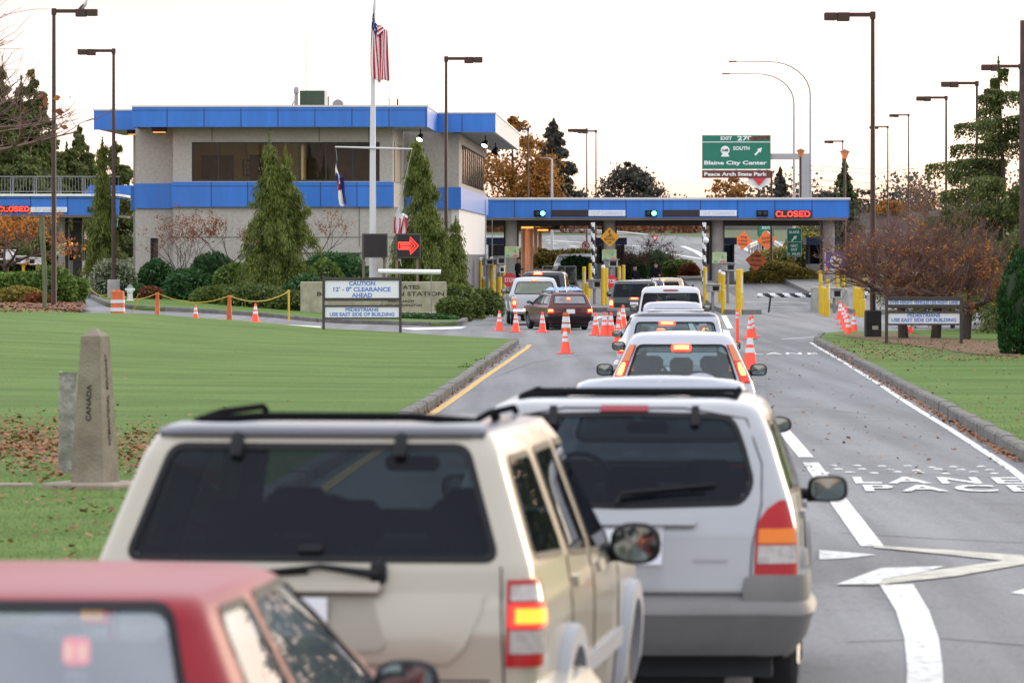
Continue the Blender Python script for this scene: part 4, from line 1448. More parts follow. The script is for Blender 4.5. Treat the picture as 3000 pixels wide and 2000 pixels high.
# ---------------------------------------------------------------- the beige off-roader, nearest in the queue
PB = paint("champagne_paint", (0.36, 0.33, 0.265), .35, .3)
r_ = empty("off_road_car", (0, 0, 0), "champagne off-road estate with black roof rack and its right brake lamp lit", "car", group="vehicles queuing at the border")
HA = 1.675
keysA = [(.32, .10, 4.35, .79, .16, .3, .02), (.45, .03, 4.45, .85, .14, .35, .03), (.70, .0, 4.50, .875, .10, .38, .03), (.92, .01, 4.45, .878, .09, .42, .03),
         (1.02, .03, 4.20, .870, .08, .5, .03), (1.05, .045, 3.50, .862, .08, .45, .03), (1.16, .06, 3.12, .845, .08, .3, .03),
         (1.58, .26, 2.52, .70, .085, .2, .03), (1.635, .30, 2.40, .67, .09, .2, .03), (1.66, .32, 2.34, .655, .10, .2, .03), (1.668, .37, 2.25, .615, .10, .2, .03), (HA, .46, 2.1, .53, .10, .2, .03)]
gA = [("rear_window", 'rear', rounded([(-.715, 1.19), (.715, 1.19), (.575, 1.61), (-.575, 1.61)], .05), TINT)]
sw = [rounded([(.28, 1.19), (1.08, 1.16), (1.05, 1.56), (.47, 1.56)], .07), rounded([(1.22, 1.15), (1.92, 1.11), (1.86, 1.565), (1.19, 1.565)], .06), rounded([(2.02, 1.105), (3.05, 1.06), (2.50, 1.55), (1.99, 1.565)], .06)]
for k_ in ('right', 'left'):
    for p_ in sw: gA.append(("side_window", k_, p_, TINT))
gA.append(("windscreen", 'front', rounded([(-.72, 1.2), (.72, 1.2), (.60, 1.55), (-.60, 1.55)], .05), CLEAR))
ax = [1.05, 3.62]
hA = [(k_, circle(y_, .40, .40)) for k_ in ('right', 'left') for y_ in ax]
B = build_car(r_, keysA, PB, gA, .026, .012, hA, roofm=DKROOF, roof_z=1.662)
# dark strip at the top of the tailgate (spoiler) with hinges
patch(B, 'rear', [(1.645, -.635, .635), (1.655, -.64, .64), (1.668, -.62, .62), (1.676, -.60, .60)], .020, "roof_spoiler", DKROOF, r_, nu=24)
for sx in (-.32, .32):
    patch(B, 'rear', [(1.565, sx - .018, sx + .018), (1.585, sx - .026, sx + .026), (1.62, sx - .024, sx + .024), (1.645, sx - .02, sx + .02)], .024, "glass_hinge", BLACK, r_, nu=4, dome=.01)
patch(B, 'rear', [(1.212, -.045, .045), (1.238, -.045, .045)], .02, "glass_latch", BLACK, r_, nu=4)
# tail lamps wrap the corner
for sg in (-1, 1):
    s0, s1 = .76, .985
    def rr_(z0, z1, a=s0, b=s1, sg=sg):
        return [(z0, *(sorted((sg * a, sg * b)))), ((z0 + z1) / 2, *(sorted((sg * a, sg * (b + .005))))), (z1, *(sorted((sg * a, sg * b))))]
    lt = patch(B, 'arc', rr_(.79, 1.115), .012, "tail_lamp", REDLENS, r_, nu=10, dome=.006)
    patch(B, 'arc', rr_(1.03, 1.095, s0 + .015, s1 - .02), .022, "reversing_lens", CLEARLENS, lt, nu=8)
    patch(B, 'arc', rr_(.935, 1.02, s0 + .01, s1 - .01), .022, "brake_lens", LITRED, lt, nu=8)
    patch(B, 'arc', rr_(.95, 1.005, s0 + .035, s1 - .05), .030, "bulb", emat("amber_bulb", (1.0, .34, .02), 1.1), lt, nu=8)
    patch(B, 'arc', rr_(.84, .925, s0 + .015, s1 - .015), .022, "indicator_lens", CLEARLENS, lt, nu=8)
# tailgate: raised panel with a plate recess, wiper, handle
patch(B, 'rear', [(.80, -.54, .54), (.86, -.60, .60), (.99, -.66, .66), (1.06, -.675, .675)], .012, "tailgate_panel", PB, r_, nu=30, dome=.01)
patch(B, 'rear', [(.845, -.275, .275), (.87, -.30, .30), (1.04, -.25, .25), (1.055, -.23, .23)], .03, "plate_recess", mat("champagne_painted_shade", (.30, .275, .22), .4, .2), r_, nu=12)  # recess shade put into a darker champagne on a raised patch
patch(B, 'rear', [(1.06, -.27, .27), (1.08, -.285, .285), (1.10, -.28, .28)], .085, "tailgate_handle", PB, r_, nu=12)
c_ = B.surf('rear', -.07, .965, .045); plate(r_, c_)
for tb in (MB(),):
    tb.tube([B.surf('rear', .27, 1.13, .05), B.surf('rear', .05, 1.155, .05), B.surf('rear', -.26, 1.125, .06)], [.02, .012, .008], 6)
    tb.tube([B.surf('rear', -.31, 1.118, .05), B.surf('rear', .0, 1.14, .035)], .009, 5)
    tb.box(tuple(B.surf('rear', .27, 1.14, .03)), (.06, .06, .10), bev=.02)
    tb.obj("wiper", BLACK, r_, 50)
GREYT = mat("grey_bumper_plastic", (0.30, 0.31, 0.34), .45)
band(B, [(.36, 0.02), (.40, .12), (.55, .16), (.66, .15), (.71, .10), (.725, .0)], -1.75, 1.75, "rear_bumper", PB, r_, 44)
arches(B, r_, ax, .43, .40, GREYT, .05, .045)
wheels(r_, .895, ax[0], ax[1], .37, .25)
for sg in (-1, 1):
    make_mirror(r_, B, 2.80, 1.09, sg, BLACK, (.225, .15, .185), .02, 2.5)
    patch(B, 'right' if sg > 0 else 'left', [(1.01, 2.12, 2.34), (1.05, 2.12, 2.34)], .025, "door_handle", PB, r_, nu=4)
    patch(B, 'right' if sg > 0 else 'left', [(1.01, 1.25, 1.43), (1.05, 1.25, 1.43)], .025, "door_handle", PB, r_, nu=4)
    patch(B, 'right' if sg > 0 else 'left', [(.62, 1.5, 3.15), (.70, 1.5, 3.15)], .02, "side_moulding", GREYT, r_, nu=16)
    rl = MB()
    rl.tube([(sg * .56, .62, HA), (sg * .555, .66, HA + .02), (sg * .55, 1.2, HA + .038), (sg * .54, 2.1, HA + .03), (sg * .54, 2.18, HA + .01)], .014, 8)
    rl.tube([(sg * .56, 1.35, HA), (sg * .55, 1.35, HA + .038)], .022, 6)
    rl.obj("roof_rail", RAILM, r_, 50)
cb = MB()
cb.tube([(-.55, .68, HA + .02), (-.3, .68, HA + .038), (.3, .68, HA + .038), (.55, .68, HA + .02)], .017, 8)
cb.obj("roof_bar", RAILM, r_, 50)
make_seats(r_, .82, [(1.05, 3), (2.05, 2)], .45, 1.15)
dash(r_, 2.95, .8, 1.1)
seams(B, r_, [[(.755, .70), (.74, 1.0), (.735, 1.165)], [(-.755, .70), (-.74, 1.0), (-.735, 1.165)], [(-.7, .735), (.7, .735)]], [[(1.16, .75), (1.16, 1.14)], [(1.97, .45), (1.97, 1.10)], [(3.06, .45), (3.06, 1.05)]])
place(r_, 899, 17.55, 6.9)

# ---------------------------------------------------------------- the silver crossover beside it
PS = paint("silver_paint", (0.29, 0.297, 0.31), .55, .3)
GB = mat("grey_cladding", (0.17, 0.165, 0.16), .55, .0, noise=.1, scale=3)
r_ = empty("crossover_car", (0, 0, 0), "silver crossover with grey lower bumper, dark tinted rear window and unlit lamps", "car", group="vehicles queuing at the border")
HB = 1.615
keysB = [(.34, .12, 4.25, .80, .2, .35, .03), (.46, .04, 4.36, .86, .18, .38, .05), (.66, .0, 4.40, .885, .14, .42, .06), (.75, .01, 4.38, .88, .12, .42, .06),
         (.96, .03, 4.2, .875, .12, .5, .07), (1.06, .06, 3.5, .86, .12, .45, .07), (1.12, .08, 3.3, .845, .12, .3, .07),
         (1.45, .24, 2.62, .74, .13, .22, .07), (1.54, .31, 2.45, .70, .15, .2, .07), (1.575, .34, 2.38, .67, .16, .2, .07), (1.60, .40, 2.28, .62, .17, .2, .06), (HB, .52, 2.1, .50, .17, .2, .05)]
rb = [(-.60, 1.105), (0, 1.088), (.60, 1.105), (.655, 1.20), (.60, 1.40), (.545, 1.53), (0, 1.545), (-.545, 1.53), (-.60, 1.40), (-.655, 1.20)]
gB = [("rear_window", 'rear', rounded(rb, .07), TINT)]
swB = [rounded([(.38, 1.15), (1.0, 1.13), (.98, 1.49), (.52, 1.49)], .07), rounded([(1.1, 1.12), (1.85, 1.095), (1.8, 1.50), (1.08, 1.50)], .06), rounded([(1.95, 1.09), (3.0, 1.05), (2.5, 1.48), (1.92, 1.50)], .06)]
for k_ in ('right', 'left'):
    for p_ in swB: gB.append(("side_window", k_, p_, TINT))
gB.append(("windscreen", 'front', rounded([(-.7, 1.16), (.7, 1.16), (.60, 1.5), (-.60, 1.5)], .05), CLEAR))
ax = [.90, 3.52]
hB = [(k_, circle(y_, .38, .385)) for k_ in ('right', 'left') for y_ in ax]
B = build_car(r_, keysB, PS, gB, .028, .015, hB)
patch(B, 'rear', [(1.553, -.118, .118), (1.565, -.125, .125), (1.579, -.12, .12)], .012, "brake_lamp", mat("dull_red_lens", (.25, .02, .035), .2), r_, nu=8)
for sx in (-.36, .36):
    patch(B, 'rear', [(1.48, sx - .018, sx + .018), (1.51, sx - .024, sx + .024), (1.57, sx - .018, sx + .018)], .022, "glass_hinge", BLACK, r_, nu=4)
for sg in (-1, 1):
    q = lambda z, a, b: (z, *sorted((sg * a, sg * b)))
    lt = patch(B, 'arc', [q(.745, .665, .90), q(.85, .668, .905), q(.95, .672, .895), q(1.02, .69, .87), q(1.075, .73, .845), q(1.115, .79, .83)], .012, "tail_lamp", REDLENS, r_, nu=8, dome=.004)
    patch(B, 'arc', [q(.805, .68, .885), q(.895, .683, .885)], .02, "reversing_lens", CLEARLENS, lt, nu=6)
    patch(B, 'arc', [q(.905, .683, .883), q(.975, .69, .873)], .02, "indicator_lens", AMBER, lt, nu=6)
band(B, [(.34, .0), (.37, .05), (.46, .07), (.55, .085), (.575, .095), (.60, .085), (.63, .06), (.64, 0)], -1.42, 1.42, "rear_bumper", GB, r_, 48)
for sg in (-1, 1):
    q = lambda z, a_, b_: (z, *sorted((sg * a_, sg * b_)))
    patch(B, 'arc', [q(.575, .60, 1.42), q(.62, .605, 1.41), q(.69, .61, 1.40), q(.735, .62, 1.38), q(.748, .65, 1.34)], .056, "bumper_corner", GB, r_, nu=20)
patch(B, 'rear', [(.985, -.36, .36), (1.0, -.375, .375), (1.035, -.37, .37), (1.045, -.35, .35)], .055, "tailgate_handle", PS, r_, nu=16, dome=.012)
patch(B, 'rear', [(.80, -.20, .20), (.985, -.21, .21)], .016, "plate_recess", mat("pale_recess", (.66, .67, .74), .4), r_, nu=6)
c_ = B.surf('rear', -.05, .90, .032); plate(r_, c_)
patch(B, 'rear', [(.815, .36, .53), (.83, .36, .53)], .012, "badge", mat("badge_metal", (.25, .25, .27), .3, .8), r_, nu=6)
tb = MB()
tb.tube([B.surf('rear', -.02, 1.10, .03), B.surf('rear', .0, 1.135, .05), B.surf('rear', .42, 1.175, .045)], [.02, .014, .006], 6)
tb.tube([B.surf('rear', .05, 1.155, .02), B.surf('rear', .47, 1.19, .02)], .008, 5)
tb.obj("wiper", BLACK, r_, 50)
arches(B, r_, ax, .41, .38, GB, .05, .035)
wheels(r_, .895, ax[0], ax[1], .36, .23)
for sg in (-1, 1):
    make_mirror(r_, B, 2.72, 1.05, sg, BLACK, (.225, .14, .15), .035, 3.2)
    sd_ = 'right' if sg > 0 else 'left'
    patch(B, sd_, [(.34, 1.25, 3.1), (.40, 1.25, 3.1), (.58, 1.25, 3.1), (.62, 1.25, 3.1)], .02, "side_cladding", GB, r_, nu=16)
    patch(B, sd_, [(.97, 1.15, 1.34), (1.01, 1.15, 1.34)], .025, "door_handle", PS, r_, nu=4)
    patch(B, sd_, [(.97, 2.05, 2.25), (1.01, 2.05, 2.25)], .025, "door_handle", PS, r_, nu=4)
    rl = MB(); rl.tube([(sg * .55, .68, HB - .02), (sg * .55, .74, HB + .005), (sg * .545, 2.0, HB + .005), (sg * .54, 2.1, HB - .02)], .018, 7)
    rl.obj("roof_rail", RAILM, r_, 50)
cb = MB(); cb.tube([(-.55, .80, HB + .0), (-.3, .80, HB + .028), (.3, .80, HB + .028), (.55, .80, HB + .0)], .02, 8); cb.obj("roof_bar", RAILM, r_, 50)
cb = MB(); cb.tube([(-.55, 1.7, HB + .005), (.55, 1.7, HB + .005)], .018, 8); cb.obj("roof_bar", RAILM, r_, 50)
make_seats(r_, .82, [(1.1, 3), (2.1, 2)], .45, 1.02)
dash(r_, 2.95, .8, 1.05)
seams(B, r_, [[(.64, .66), (.655, .9), (.70, 1.1), (.70, 1.3), (.62, 1.52), (.3, 1.575), (-.3, 1.575), (-.62, 1.52), (-.70, 1.3), (-.70, 1.1), (-.655, .9), (-.64, .66), (.64, .655)]], [[(1.04, .65), (1.04, 1.10)], [(1.9, .45), (1.9, 1.07)], [(3.0, .45), (3.0, 1.02)]])
place(r_, 1820, 23.1, 4.1)
# ---------------------------------------------------------------- the red hatchback, closest to the eye
PR = mat("faded_red_paint", (.22, .004, .012), .42, .0, coat=.05, spec=.25, noise=.05, scale=2)
SKYGLASS = glass("painted_sky_glass", (.42, .50, .56), .18, body=.28, bodycol=(.28, .34, .43))  # pale blue body colour stands in for the reflected sky
r_ = empty("hatchback_car", (0, 0, 0), "faded red hatchback cut off at the bottom left, its high brake lamp lit", "car", group="vehicles queuing at the border")
HR = 1.41
keysR = [(.24, .10, 3.8, .74, .15, .3, .04), (.38, .02, 3.88, .81, .14, .35, .05), (.62, .0, 3.9, .83, .12, .4, .05), (.88, .03, 3.8, .83, .12, .45, .06),
         (.94, .06, 3.4, .82, .12, .45, .06), (1.0, .10, 2.95, .785, .12, .4, .06), (1.03, .12, 2.85, .77, .12, .3, .06),
         (1.36, .36, 2.0, .605, .10, .2, .05), (1.385, .395, 1.9, .585, .10, .2, .05), (1.397, .43, 1.85, .565, .1, .2, .05), (1.404, .50, 1.80, .54, .1, .2, .05), (HR, .62, 1.7, .50, .1, .2, .04)]
gR = [("rear_window", 'rear', rounded([(-.62, 1.0), (.62, 1.0), (.51, 1.375), (-.51, 1.375)], .05), SKYGLASS)]
swR = [rounded([(.44, 1.04), (1.05, 1.02), (1.02, 1.35), (.60, 1.35)], .06), rounded([(1.14, 1.01), (2.6, .97), (1.90, 1.35), (1.12, 1.355)], .06)]
for k_ in ('right', 'left'):
    for p_ in swR: gR.append(("side_window", k_, p_, SKYGLASS))
gR.append(("windscreen", 'front', rounded([(-.66, 1.06), (.66, 1.06), (.55, 1.37), (-.55, 1.37)], .05), CLEAR))
hR = [(k_, circle(y_, .30, .34)) for k_ in ('right', 'left') for y_ in (.72, 3.1)]
B = build_car(r_, keysR, PR, gR, .028, .008, hR, seal=.012)
st = MB(); c_ = Vector((.262, .34, 1.21))
st.box((c_.x, c_.y, 1.13), (.07, .03, .14), bev=.01); sto = st.obj("brake_lamp_stalk", mat("pale_plastic", (.3, .3, .36), .5), r_)
bl = MB(); bl.box((c_.x, c_.y, 1.255), (.078, .035, .078), bev=.012)
bo = bl.obj("brake_lamp", emat("pink_lit_lens", (1.0, .07, .09), .9), r_, 50)
bl = MB()
for dx in (-.018, .02): bl.box((c_.x + dx, c_.y - .02, 1.255), (.026, .012, .045), bev=.008)
bl.obj("bulb", emat("pink_bulb", (1.0, .36, .2), 1.0), bo, 50)
band(B, [(.26, 0), (.32, .08), (.50, .10), (.58, .07), (.60, 0)], -1.3, 1.3, "rear_bumper", BLACK, r_, 30)
for sg in (-1, 1):
    patch(B, 'arc', [(.68, *sorted((sg * .60, sg * .86))), (.92, *sorted((sg * .60, sg * .86)))], .012, "tail_lamp", LITRED, r_, nu=6)
    make_mirror(r_, B, 2.36, 1.0, sg, BLACK, (.21, .13, .13), .02)
wheels(r_, .83, .72, 3.1, .29, .17)
make_seats(r_, .76, [(.95, 3), (1.75, 2)], .35, .98)
dash(r_, 2.45, .72, .95)
place(r_, -128, 12.45, 5.8); r_.location.z -= .0

# ---------------------------------------------------------------- white off-roader with lamps on its rear pillars
PW = paint("white_pearl_paint", (0.38, 0.39, 0.43), .15, .3)
PW2 = paint("plain_white_paint", (0.46, 0.47, 0.49), .05, .3)
def queue_suv(name, label, L, hw, H, belt, pm, gm, px, Y, yaw, th=.80, rake=.22, rr=.12, cell=.04, rw=(.78, .70), rz=None, cats="car", lampdef=None, lit=True, mirrorm=None, rails=True, roofm=None, hi=None, side=True, drop=0.0, gside=None, msz=(.23, .13, .17), seats=True, nose=1.05, hazard=None):
    r = empty(name, (0, 0, 0), label, cats, group="vehicles queuing at the border")
    keys = suv_keys(L, hw, H, belt, rake, rr, th=th, nose=nose, hood=belt - .08)
    zb, zt = rz or (belt + .06, H - .15)
    B0 = Body(keys, .1)
    hb = float(np.interp(zb, B0.keys[:, 0], B0.keys[:, 3])); ht = float(np.interp(zt, B0.keys[:, 0], B0.keys[:, 3]))
    g = [("rear_window", 'rear', rounded([(-hb * rw[0], zb), (hb * rw[0], zb), (ht * rw[1], zt), (-ht * rw[1], zt)], .06), gm)]
    cuts = [(.34, .22 * L), (.245 * L, .42 * L), (.445 * L, L - nose - .42)]
    for p in side_windows(L, belt, H, cuts, .16, .45):
        for k_ in ('right', 'left'): g.append(("side_window", k_, p, gside or gm))
    zc = belt + .06
    g.append(("windscreen", 'front', rounded([(-hw * .76, zc), (hw * .76, zc), (hw * th * .86, H - .17), (-hw * th * .86, H - .17)], .05), CLEAR))
    ax = [.85, L - .85]
    hh = [(k_, circle(y_, .36, .38)) for k_ in ('right', 'left') for y_ in ax]
    B = build_car(r, keys, pm, g, cell, .025, hh, roofm=roofm, roof_z=H - .075)
    band(B, [(.32, 0), (.38, .08), (.56, .10), (.64, .06), (.66, 0)], -1.3, 1.3, "rear_bumper", pm if lampdef == 'pillar' else GB, r, 26)
    wheels(r, hw, ax[0], ax[1], .35, .22)
    arches(B, r, ax, .40, .36, GB, .04, .02)
    for sg in (-1, 1):
        make_mirror(r, B, L - nose - .65, belt + .10, sg, mirrorm or BLACK, msz, .03, 3.0)
        if rails:
            rl = MB(); rl.tube([(sg * hw * (th - .12), .6, H - .02), (sg * hw * (th - .13), .7, H + .05), (sg * hw * (th - .15), L - nose - 1.7, H + .05), (sg * hw * (th - .16), L - nose - 1.6, H - .01)], .018, 6)
            rl.obj("roof_rail", BLACK, r, 50)
    if seats:
        make_seats(r, hw * .9, [(1.15, 3), (2.05, 2)], .45, belt + .07)
        dash(r, L - nose - .55, hw * .9, belt + .0)
    plate(r, B.surf('rear', 0, belt - .26, .012))
    patch(B, 'rear', [(belt - .16, -.35, .35), (belt - .13, -.35, .35)], .03, "tailgate_handle", pm, r, nu=8)
    place(r, px, Y, yaw)
    r.location.z -= drop
    return r, B

def corner_lamps(B, r, z0, z1, a0, a1, lit, core=True, names="tail_lamp"):
    for sg in (-1, 1):
        q = lambda z, a, b: (z, *sorted((sg * a, sg * b)))
        lt = patch(B, 'arc', [q(z0, a0, a1), q((z0 + z1) / 2, a0, a1), q(z1, a0 + .02, a1 - .01)], .012, "tail_lamp", LITRED if lit else REDLENS, r, nu=6, dome=.01)
        if core and lit:
            w = a1 - a0; hh = z1 - z0
            patch(B, 'arc', [q(z0 + hh * .35, a0 + w * .2, a1 - w * .2), q(z0 + hh * .58, a0 + w * .15, a1 - w * .15), q(z0 + hh * .85, a0 + w * .25, a1 - w * .25)], .022, "bulb", LITHOT, lt, nu=4, dome=.01)

def high_lamp(B, r, x, z, w, h, lit=True, off=.012):
    o = patch(B, 'rear', [(z - h / 2, x - w * .45, x + w * .45), (z, x - w / 2, x + w / 2), (z + h / 2, x - w * .45, x + w * .45)], off, "brake_lamp", emat("lit_high_lens", (1.0, .05, .03), 1.5) if lit else mat("dull_red_lens", (.25, .02, .035), .2), r, nu=6, dome=.01)
    if lit: patch(B, 'rear', [(z - h * .28, x - w * .36, x + w * .36), (z + h * .28, x - w * .36, x + w * .36)], off + .014, "bulb", LITHOT, o, nu=4, dome=.01)

r_, B = queue_suv("off_road_car", "white off-road estate with tall lit lamps on its rear pillars", 4.45, .87, 1.545, .97, PW, CLEAR, 1996, 53.5, 2.2, th=.68, rake=.24, cell=.03, rw=(.78, .80), rz=(.99, 1.415), lampdef='pillar', roofm=None, rails=False, msz=(.21, .12, .15))
for sg in (-1, 1):
    q = lambda z, a, b: (z, *sorted((sg * a, sg * b)))
    hwz = lambda z: float(np.interp(z, B.keys[:, 0], B.keys[:, 3]))
    def qq(z, i, o): return q(z, hwz(z) * .79 + i, hwz(z) + o)
    lt = patch(B, 'arc', [qq(.98, .035, -.02), qq(1.10, .035, -.01), qq(1.25, .035, -.02), qq(1.35, .03, -.02), qq(1.415, .03, -.03)], .014, "tail_lamp", REDLENS, r_, nu=6)
    patch(B, 'arc', [qq(1.225, .04, -.03), qq(1.32, .04, -.035), qq(1.41, .04, -.04)], .022, "indicator_lens", mat("amber_pillar_lens", (.55, .12, .02), .15, coat=1.0), lt, nu=4)
    patch(B, 'arc', [qq(.99, .045, -.03), qq(1.12, .045, -.03), qq(1.215, .045, -.03)], .024, "brake_lens", LITRED, lt, nu=4)
    patch(B, 'arc', [qq(1.06, .065, -.05), qq(1.13, .06, -.045), qq(1.20, .07, -.055)], .034, "bulb", LITHOT, lt, nu=4, dome=.01)
high_lamp(B, r_, 0.0, 1.385, .24, .075)
sp = MB(); sp.lathe([(.0, -.03), (.31, -.03), (.32, -.0), (.31, .11), (.27, .13), (.001, .13)], (.22, -.13, .79), 28, M=Matrix.Rotation(R(90), 4, 'X'))
sp.obj("spare_wheel_cover", PW, r_, 40)
tb = MB(); tb.tube([B.surf('rear', -.1, 1.0, .03), B.surf('rear', -.45, 1.02, .03)], .012, 5); tb.obj("wiper", BLACK, r_)

# ---------------------------------------------------------------- silver saloon just in front of the crossover
def queue_sedan(name, label, L, hw, H, pm, gm, px, Y, yaw, th=.68, cell=.04, belt=.93, trunk=.95, back=.75, high=True, lampz=(.70, .86), lit=True, msz=(.21, .12, .13), cat="car", group="vehicles queuing at the border"):
    r = empty(name, (0, 0, 0), label, cat, group=group)
    keys = sedan_keys(L, hw, H, belt, trunk, th=th, back=back)
    zb, zt = belt + .07, H - .09
    B0 = Body(keys, .1)
    h1 = float(np.interp(zb, B0.keys[:, 0], B0.keys[:, 3])); h2 = float(np.interp(zt, B0.keys[:, 0], B0.keys[:, 3]))
    g = [("rear_window", 'rear', rounded([(-h1 * .80, zb), (h1 * .80, zb), (h2 * .80, zt), (-h2 * .80, zt)], .08), gm)]
    y0 = trunk + .28; y3 = L - 1.15 - .45
    ym = (y0 + y3) / 2 + .05
    for p in (rounded([(y0, zb), (ym - .04, zb), (ym - .06, zt), (y0 + .42, zt)], .07), rounded([(ym + .04, zb), (y3, zb), (y3 - .62, zt), (ym + .02, zt)], .06)):
        for k_ in ('right', 'left'): g.append(("side_window", k_, p, gm))
    g.append(("windscreen", 'front', rounded([(-h1 * .85, zb), (h1 * .85, zb), (h2 * .85, zt), (-h2 * .85, zt)], .06), CLEAR))
    ax = [.95, L - .9]
    hh = [(k_, circle(y_, .31, .34)) for k_ in ('right', 'left') for y_ in ax]
    B = build_car(r, keys, pm, g, cell, .03, hh, belt_floor=.55)
    wheels(r, hw, ax[0], ax[1], .31, .2)
    band(B, [(.24, 0), (.30, .07), (.50, .08), (.56, .04), (.58, 0)], -1.2, 1.2, "rear_bumper", pm, r, 24)
    for sg in (-1, 1):
        make_mirror(r, B, L - 1.15 - .62, belt + .12, sg, BLACK, msz, .03, 2.4)
    corner_lamps(B, r, lampz[0], lampz[1], hw * .55, hw * 1.02, lit)
    make_seats(r, hw * .88, [(trunk + .75, 3), (trunk + 1.6, 2)], .32, belt + .06)
    dash(r, L - 1.15 - .55, hw * .88, belt)
    plate(r, B.surf('rear', 0, .66, .012))
    place(r, px, Y, yaw)
    return r, B
PS2 = paint("silver_grey_paint", (0.34, 0.355, 0.40), .35, .3)
r_, B = queue_sedan("saloon_car", "silver saloon mostly hidden behind the silver crossover, oval right mirror showing", 4.6, .88, 1.42, paint("slate_silver_paint", (.17, .185, .23), .4, .3), CLEAR, 1925, 33.2, 2.6, th=.70)

# ---------------------------------------------------------------- silver estate with a sunroof
r_, B = queue_suv("off_road_car", "light silver off-road estate with a dark rear roof edge and sunroof glass", 4.4, .86, 1.665, 1.0, PS2, CLEAR, 1978, 72.5, 2.4, th=.77, rake=.24, cell=.04, rw=(.86, .86), roofm=DKROOF, rails=False, msz=(.22, .13, .15), lampdef='pillar')
high_lamp(B, r_, -.13, 1.50, .27, .06)
corner_lamps(B, r_, .72, .98, .66, .92, True)
sr = MB(); sr.box((0, 1.35, 1.70), (.9, .75, .03), bev=.012); sr.obj("sunroof", mat("sunroof_glass", (.7, .72, .76), .1, coat=1), r_, 40)

r_, B = queue_sedan("saloon_car", "white saloon tucked between the two silver estates", 4.6, .87, 1.47, PW2, CLEAR, 1935, 91, 2.2, th=.68)
high_lamp(B, r_, .0, 1.15, .2, .04)
r_, B = queue_suv("compact_car", "small silver hatchback behind the white off-road estate with clear rear window", 4.1, .84, 1.55, .98, PS2, CLEAR, 1972, 107, 1.5, th=.76, rake=.32, cell=.05, rails=False)
corner_lamps(B, r_, .75, 1.0, .62, .90, True)

# ---------------------------------------------------------------- big white off-roader
r_, B = queue_suv("off_road_car", "big white off-road estate with dark tinted rear window and red right lamp", 4.85, .92, 1.80, 1.10, PW2, TINT, 1965, 124, 1.9, th=.80, rake=.30, cell=.045, rw=(.92, .92), rz=(1.13, 1.62), msz=(.24, .13, .2))
high_lamp(B, r_, 0.0, 1.70, .42, .035, lit=False)
corner_lamps(B, r_, .74, 1.02, .76, .98, True, core=False)

# ---------------------------------------------------------------- dark green minivan
PG = paint("dark_green_paint", (0.022, 0.034, 0.032), .4, .25)
r_, B = queue_suv("minivan", "dark green minivan with lit left lamp and a lamp below its rear window", 4.75, .96, 1.68, 1.05, PG, TINT, 1858, 176, 3.5, th=.80, rake=.30, cell=.05, rw=(.88, .90), rz=(1.06, 1.54), msz=(.26, .13, .22), rails=True)
high_lamp(B, r_, 0.0, 1.00, .34, .08)
corner_lamps(B, r_, .62, .98, .78, .98, True)

# ---------------------------------------------------------------- cars already at the booths
PN = paint("navy_paint", (0.03, 0.045, 0.09), .3, .25)
r_, B = queue_suv("estate_car", "dark blue estate at the middle booth, its high brake lamp lit", 4.5, .88, 1.60, 1.0, PN, TINT, 1893, 196, 2.0, th=.8, cell=.06, seats=False)
high_lamp(B, r_, .05, 1.50, .28, .07)
r_, B = queue_suv("estate_car", "golden tan estate ahead of the dark blue one at the middle booth", 4.5, .88, 1.62, 1.0, paint("tan_paint", (.42, .33, .22), .35, .3), TINT, 1952, 208, 2.0, th=.8, cell=.06, seats=False)
high_lamp(B, r_, -.15, 1.52, .2, .09)
PK = paint("black_paint", (0.012, 0.013, 0.018), .2, .2)
r_, B = queue_suv("off_road_car", "tall black off-road estate ahead of the white pickup truck", 5.0, .98, 1.98, 1.2, PK, TINT, 1592, 186, 3.5, th=.82, cell=.06, seats=False)
high_lamp(B, r_, -.24, 1.90, .40, .09)

# ---------------------------------------------------------------- white pickup truck
r_ = empty("pickup_truck", (0, 0, 0), "white pickup truck with greenish rear window waiting at the left booth", "pickup truck", group="vehicles queuing at the border")
LT, hwT, HT = 5.3, .99, 1.80
keysT = [(.50, 2.05, LT - .1, .90, .08, .3, .01), (.62, 2.02, LT - .02, .97, .06, .35, .01), (.80, 2.0, LT, .99, .06, .4, .01), (1.05, 2.0, LT - .1, .99, .06, .45, .01),
         (1.12, 2.01, LT - .5, .985, .06, .45, .01), (1.18, 2.02, LT - 1.25, .95, .08, .35, .01), (1.64, 2.20, LT - 2.1, .80, .10, .2, .02), (1.72, 2.25, LT - 2.25, .76, .10, .2, .02), (1.77, 2.32, LT - 2.4, .70, .1, .2, .02), (HT, 2.45, LT - 2.6, .58, .1, .2, .02)]
GREENGL = glass("greenish_glass", (.55, .66, .50), .06, body=.35, bodycol=(.36, .42, .30))
gT = [("rear_window", 'rear', rounded([(-.80, 1.17), (.80, 1.17), (.665, 1.63), (-.665, 1.63)], .1), GREENGL)]
for k_ in ('right', 'left'):
    gT.append(("side_window", k_, rounded([(2.35, 1.20), (3.45, 1.20), (3.0, 1.62), (2.42, 1.62)], .06), GREENGL))
gT.append(("windscreen", 'front', rounded([(-.8, 1.22), (.8, 1.22), (.66, 1.62), (-.66, 1.62)], .05), CLEAR))
B = build_car(r_, keysT, PW2, gT, .045, .025, [(k_, circle(4.35, .40, .43)) for k_ in ('right', 'left')])
PGT = mat("truck_bed_paint", (.45, .465, .48), .35, .2, coat=.6)
keysBed = [(.52, .02, 2.02, .93, .05, .03, .0), (.62, .0, 2.0, .97, .05, .03, .0), (.80, .0, 2.0, .99, .05, .03, 0), (1.02, .0, 2.0, .985, .05, .03, 0), (1.08, .01, 2.0, .975, .05, .03, 0), (1.10, .02, 1.99, .96, .05, .03, 0)]
Bb = Body(keysBed, .05)
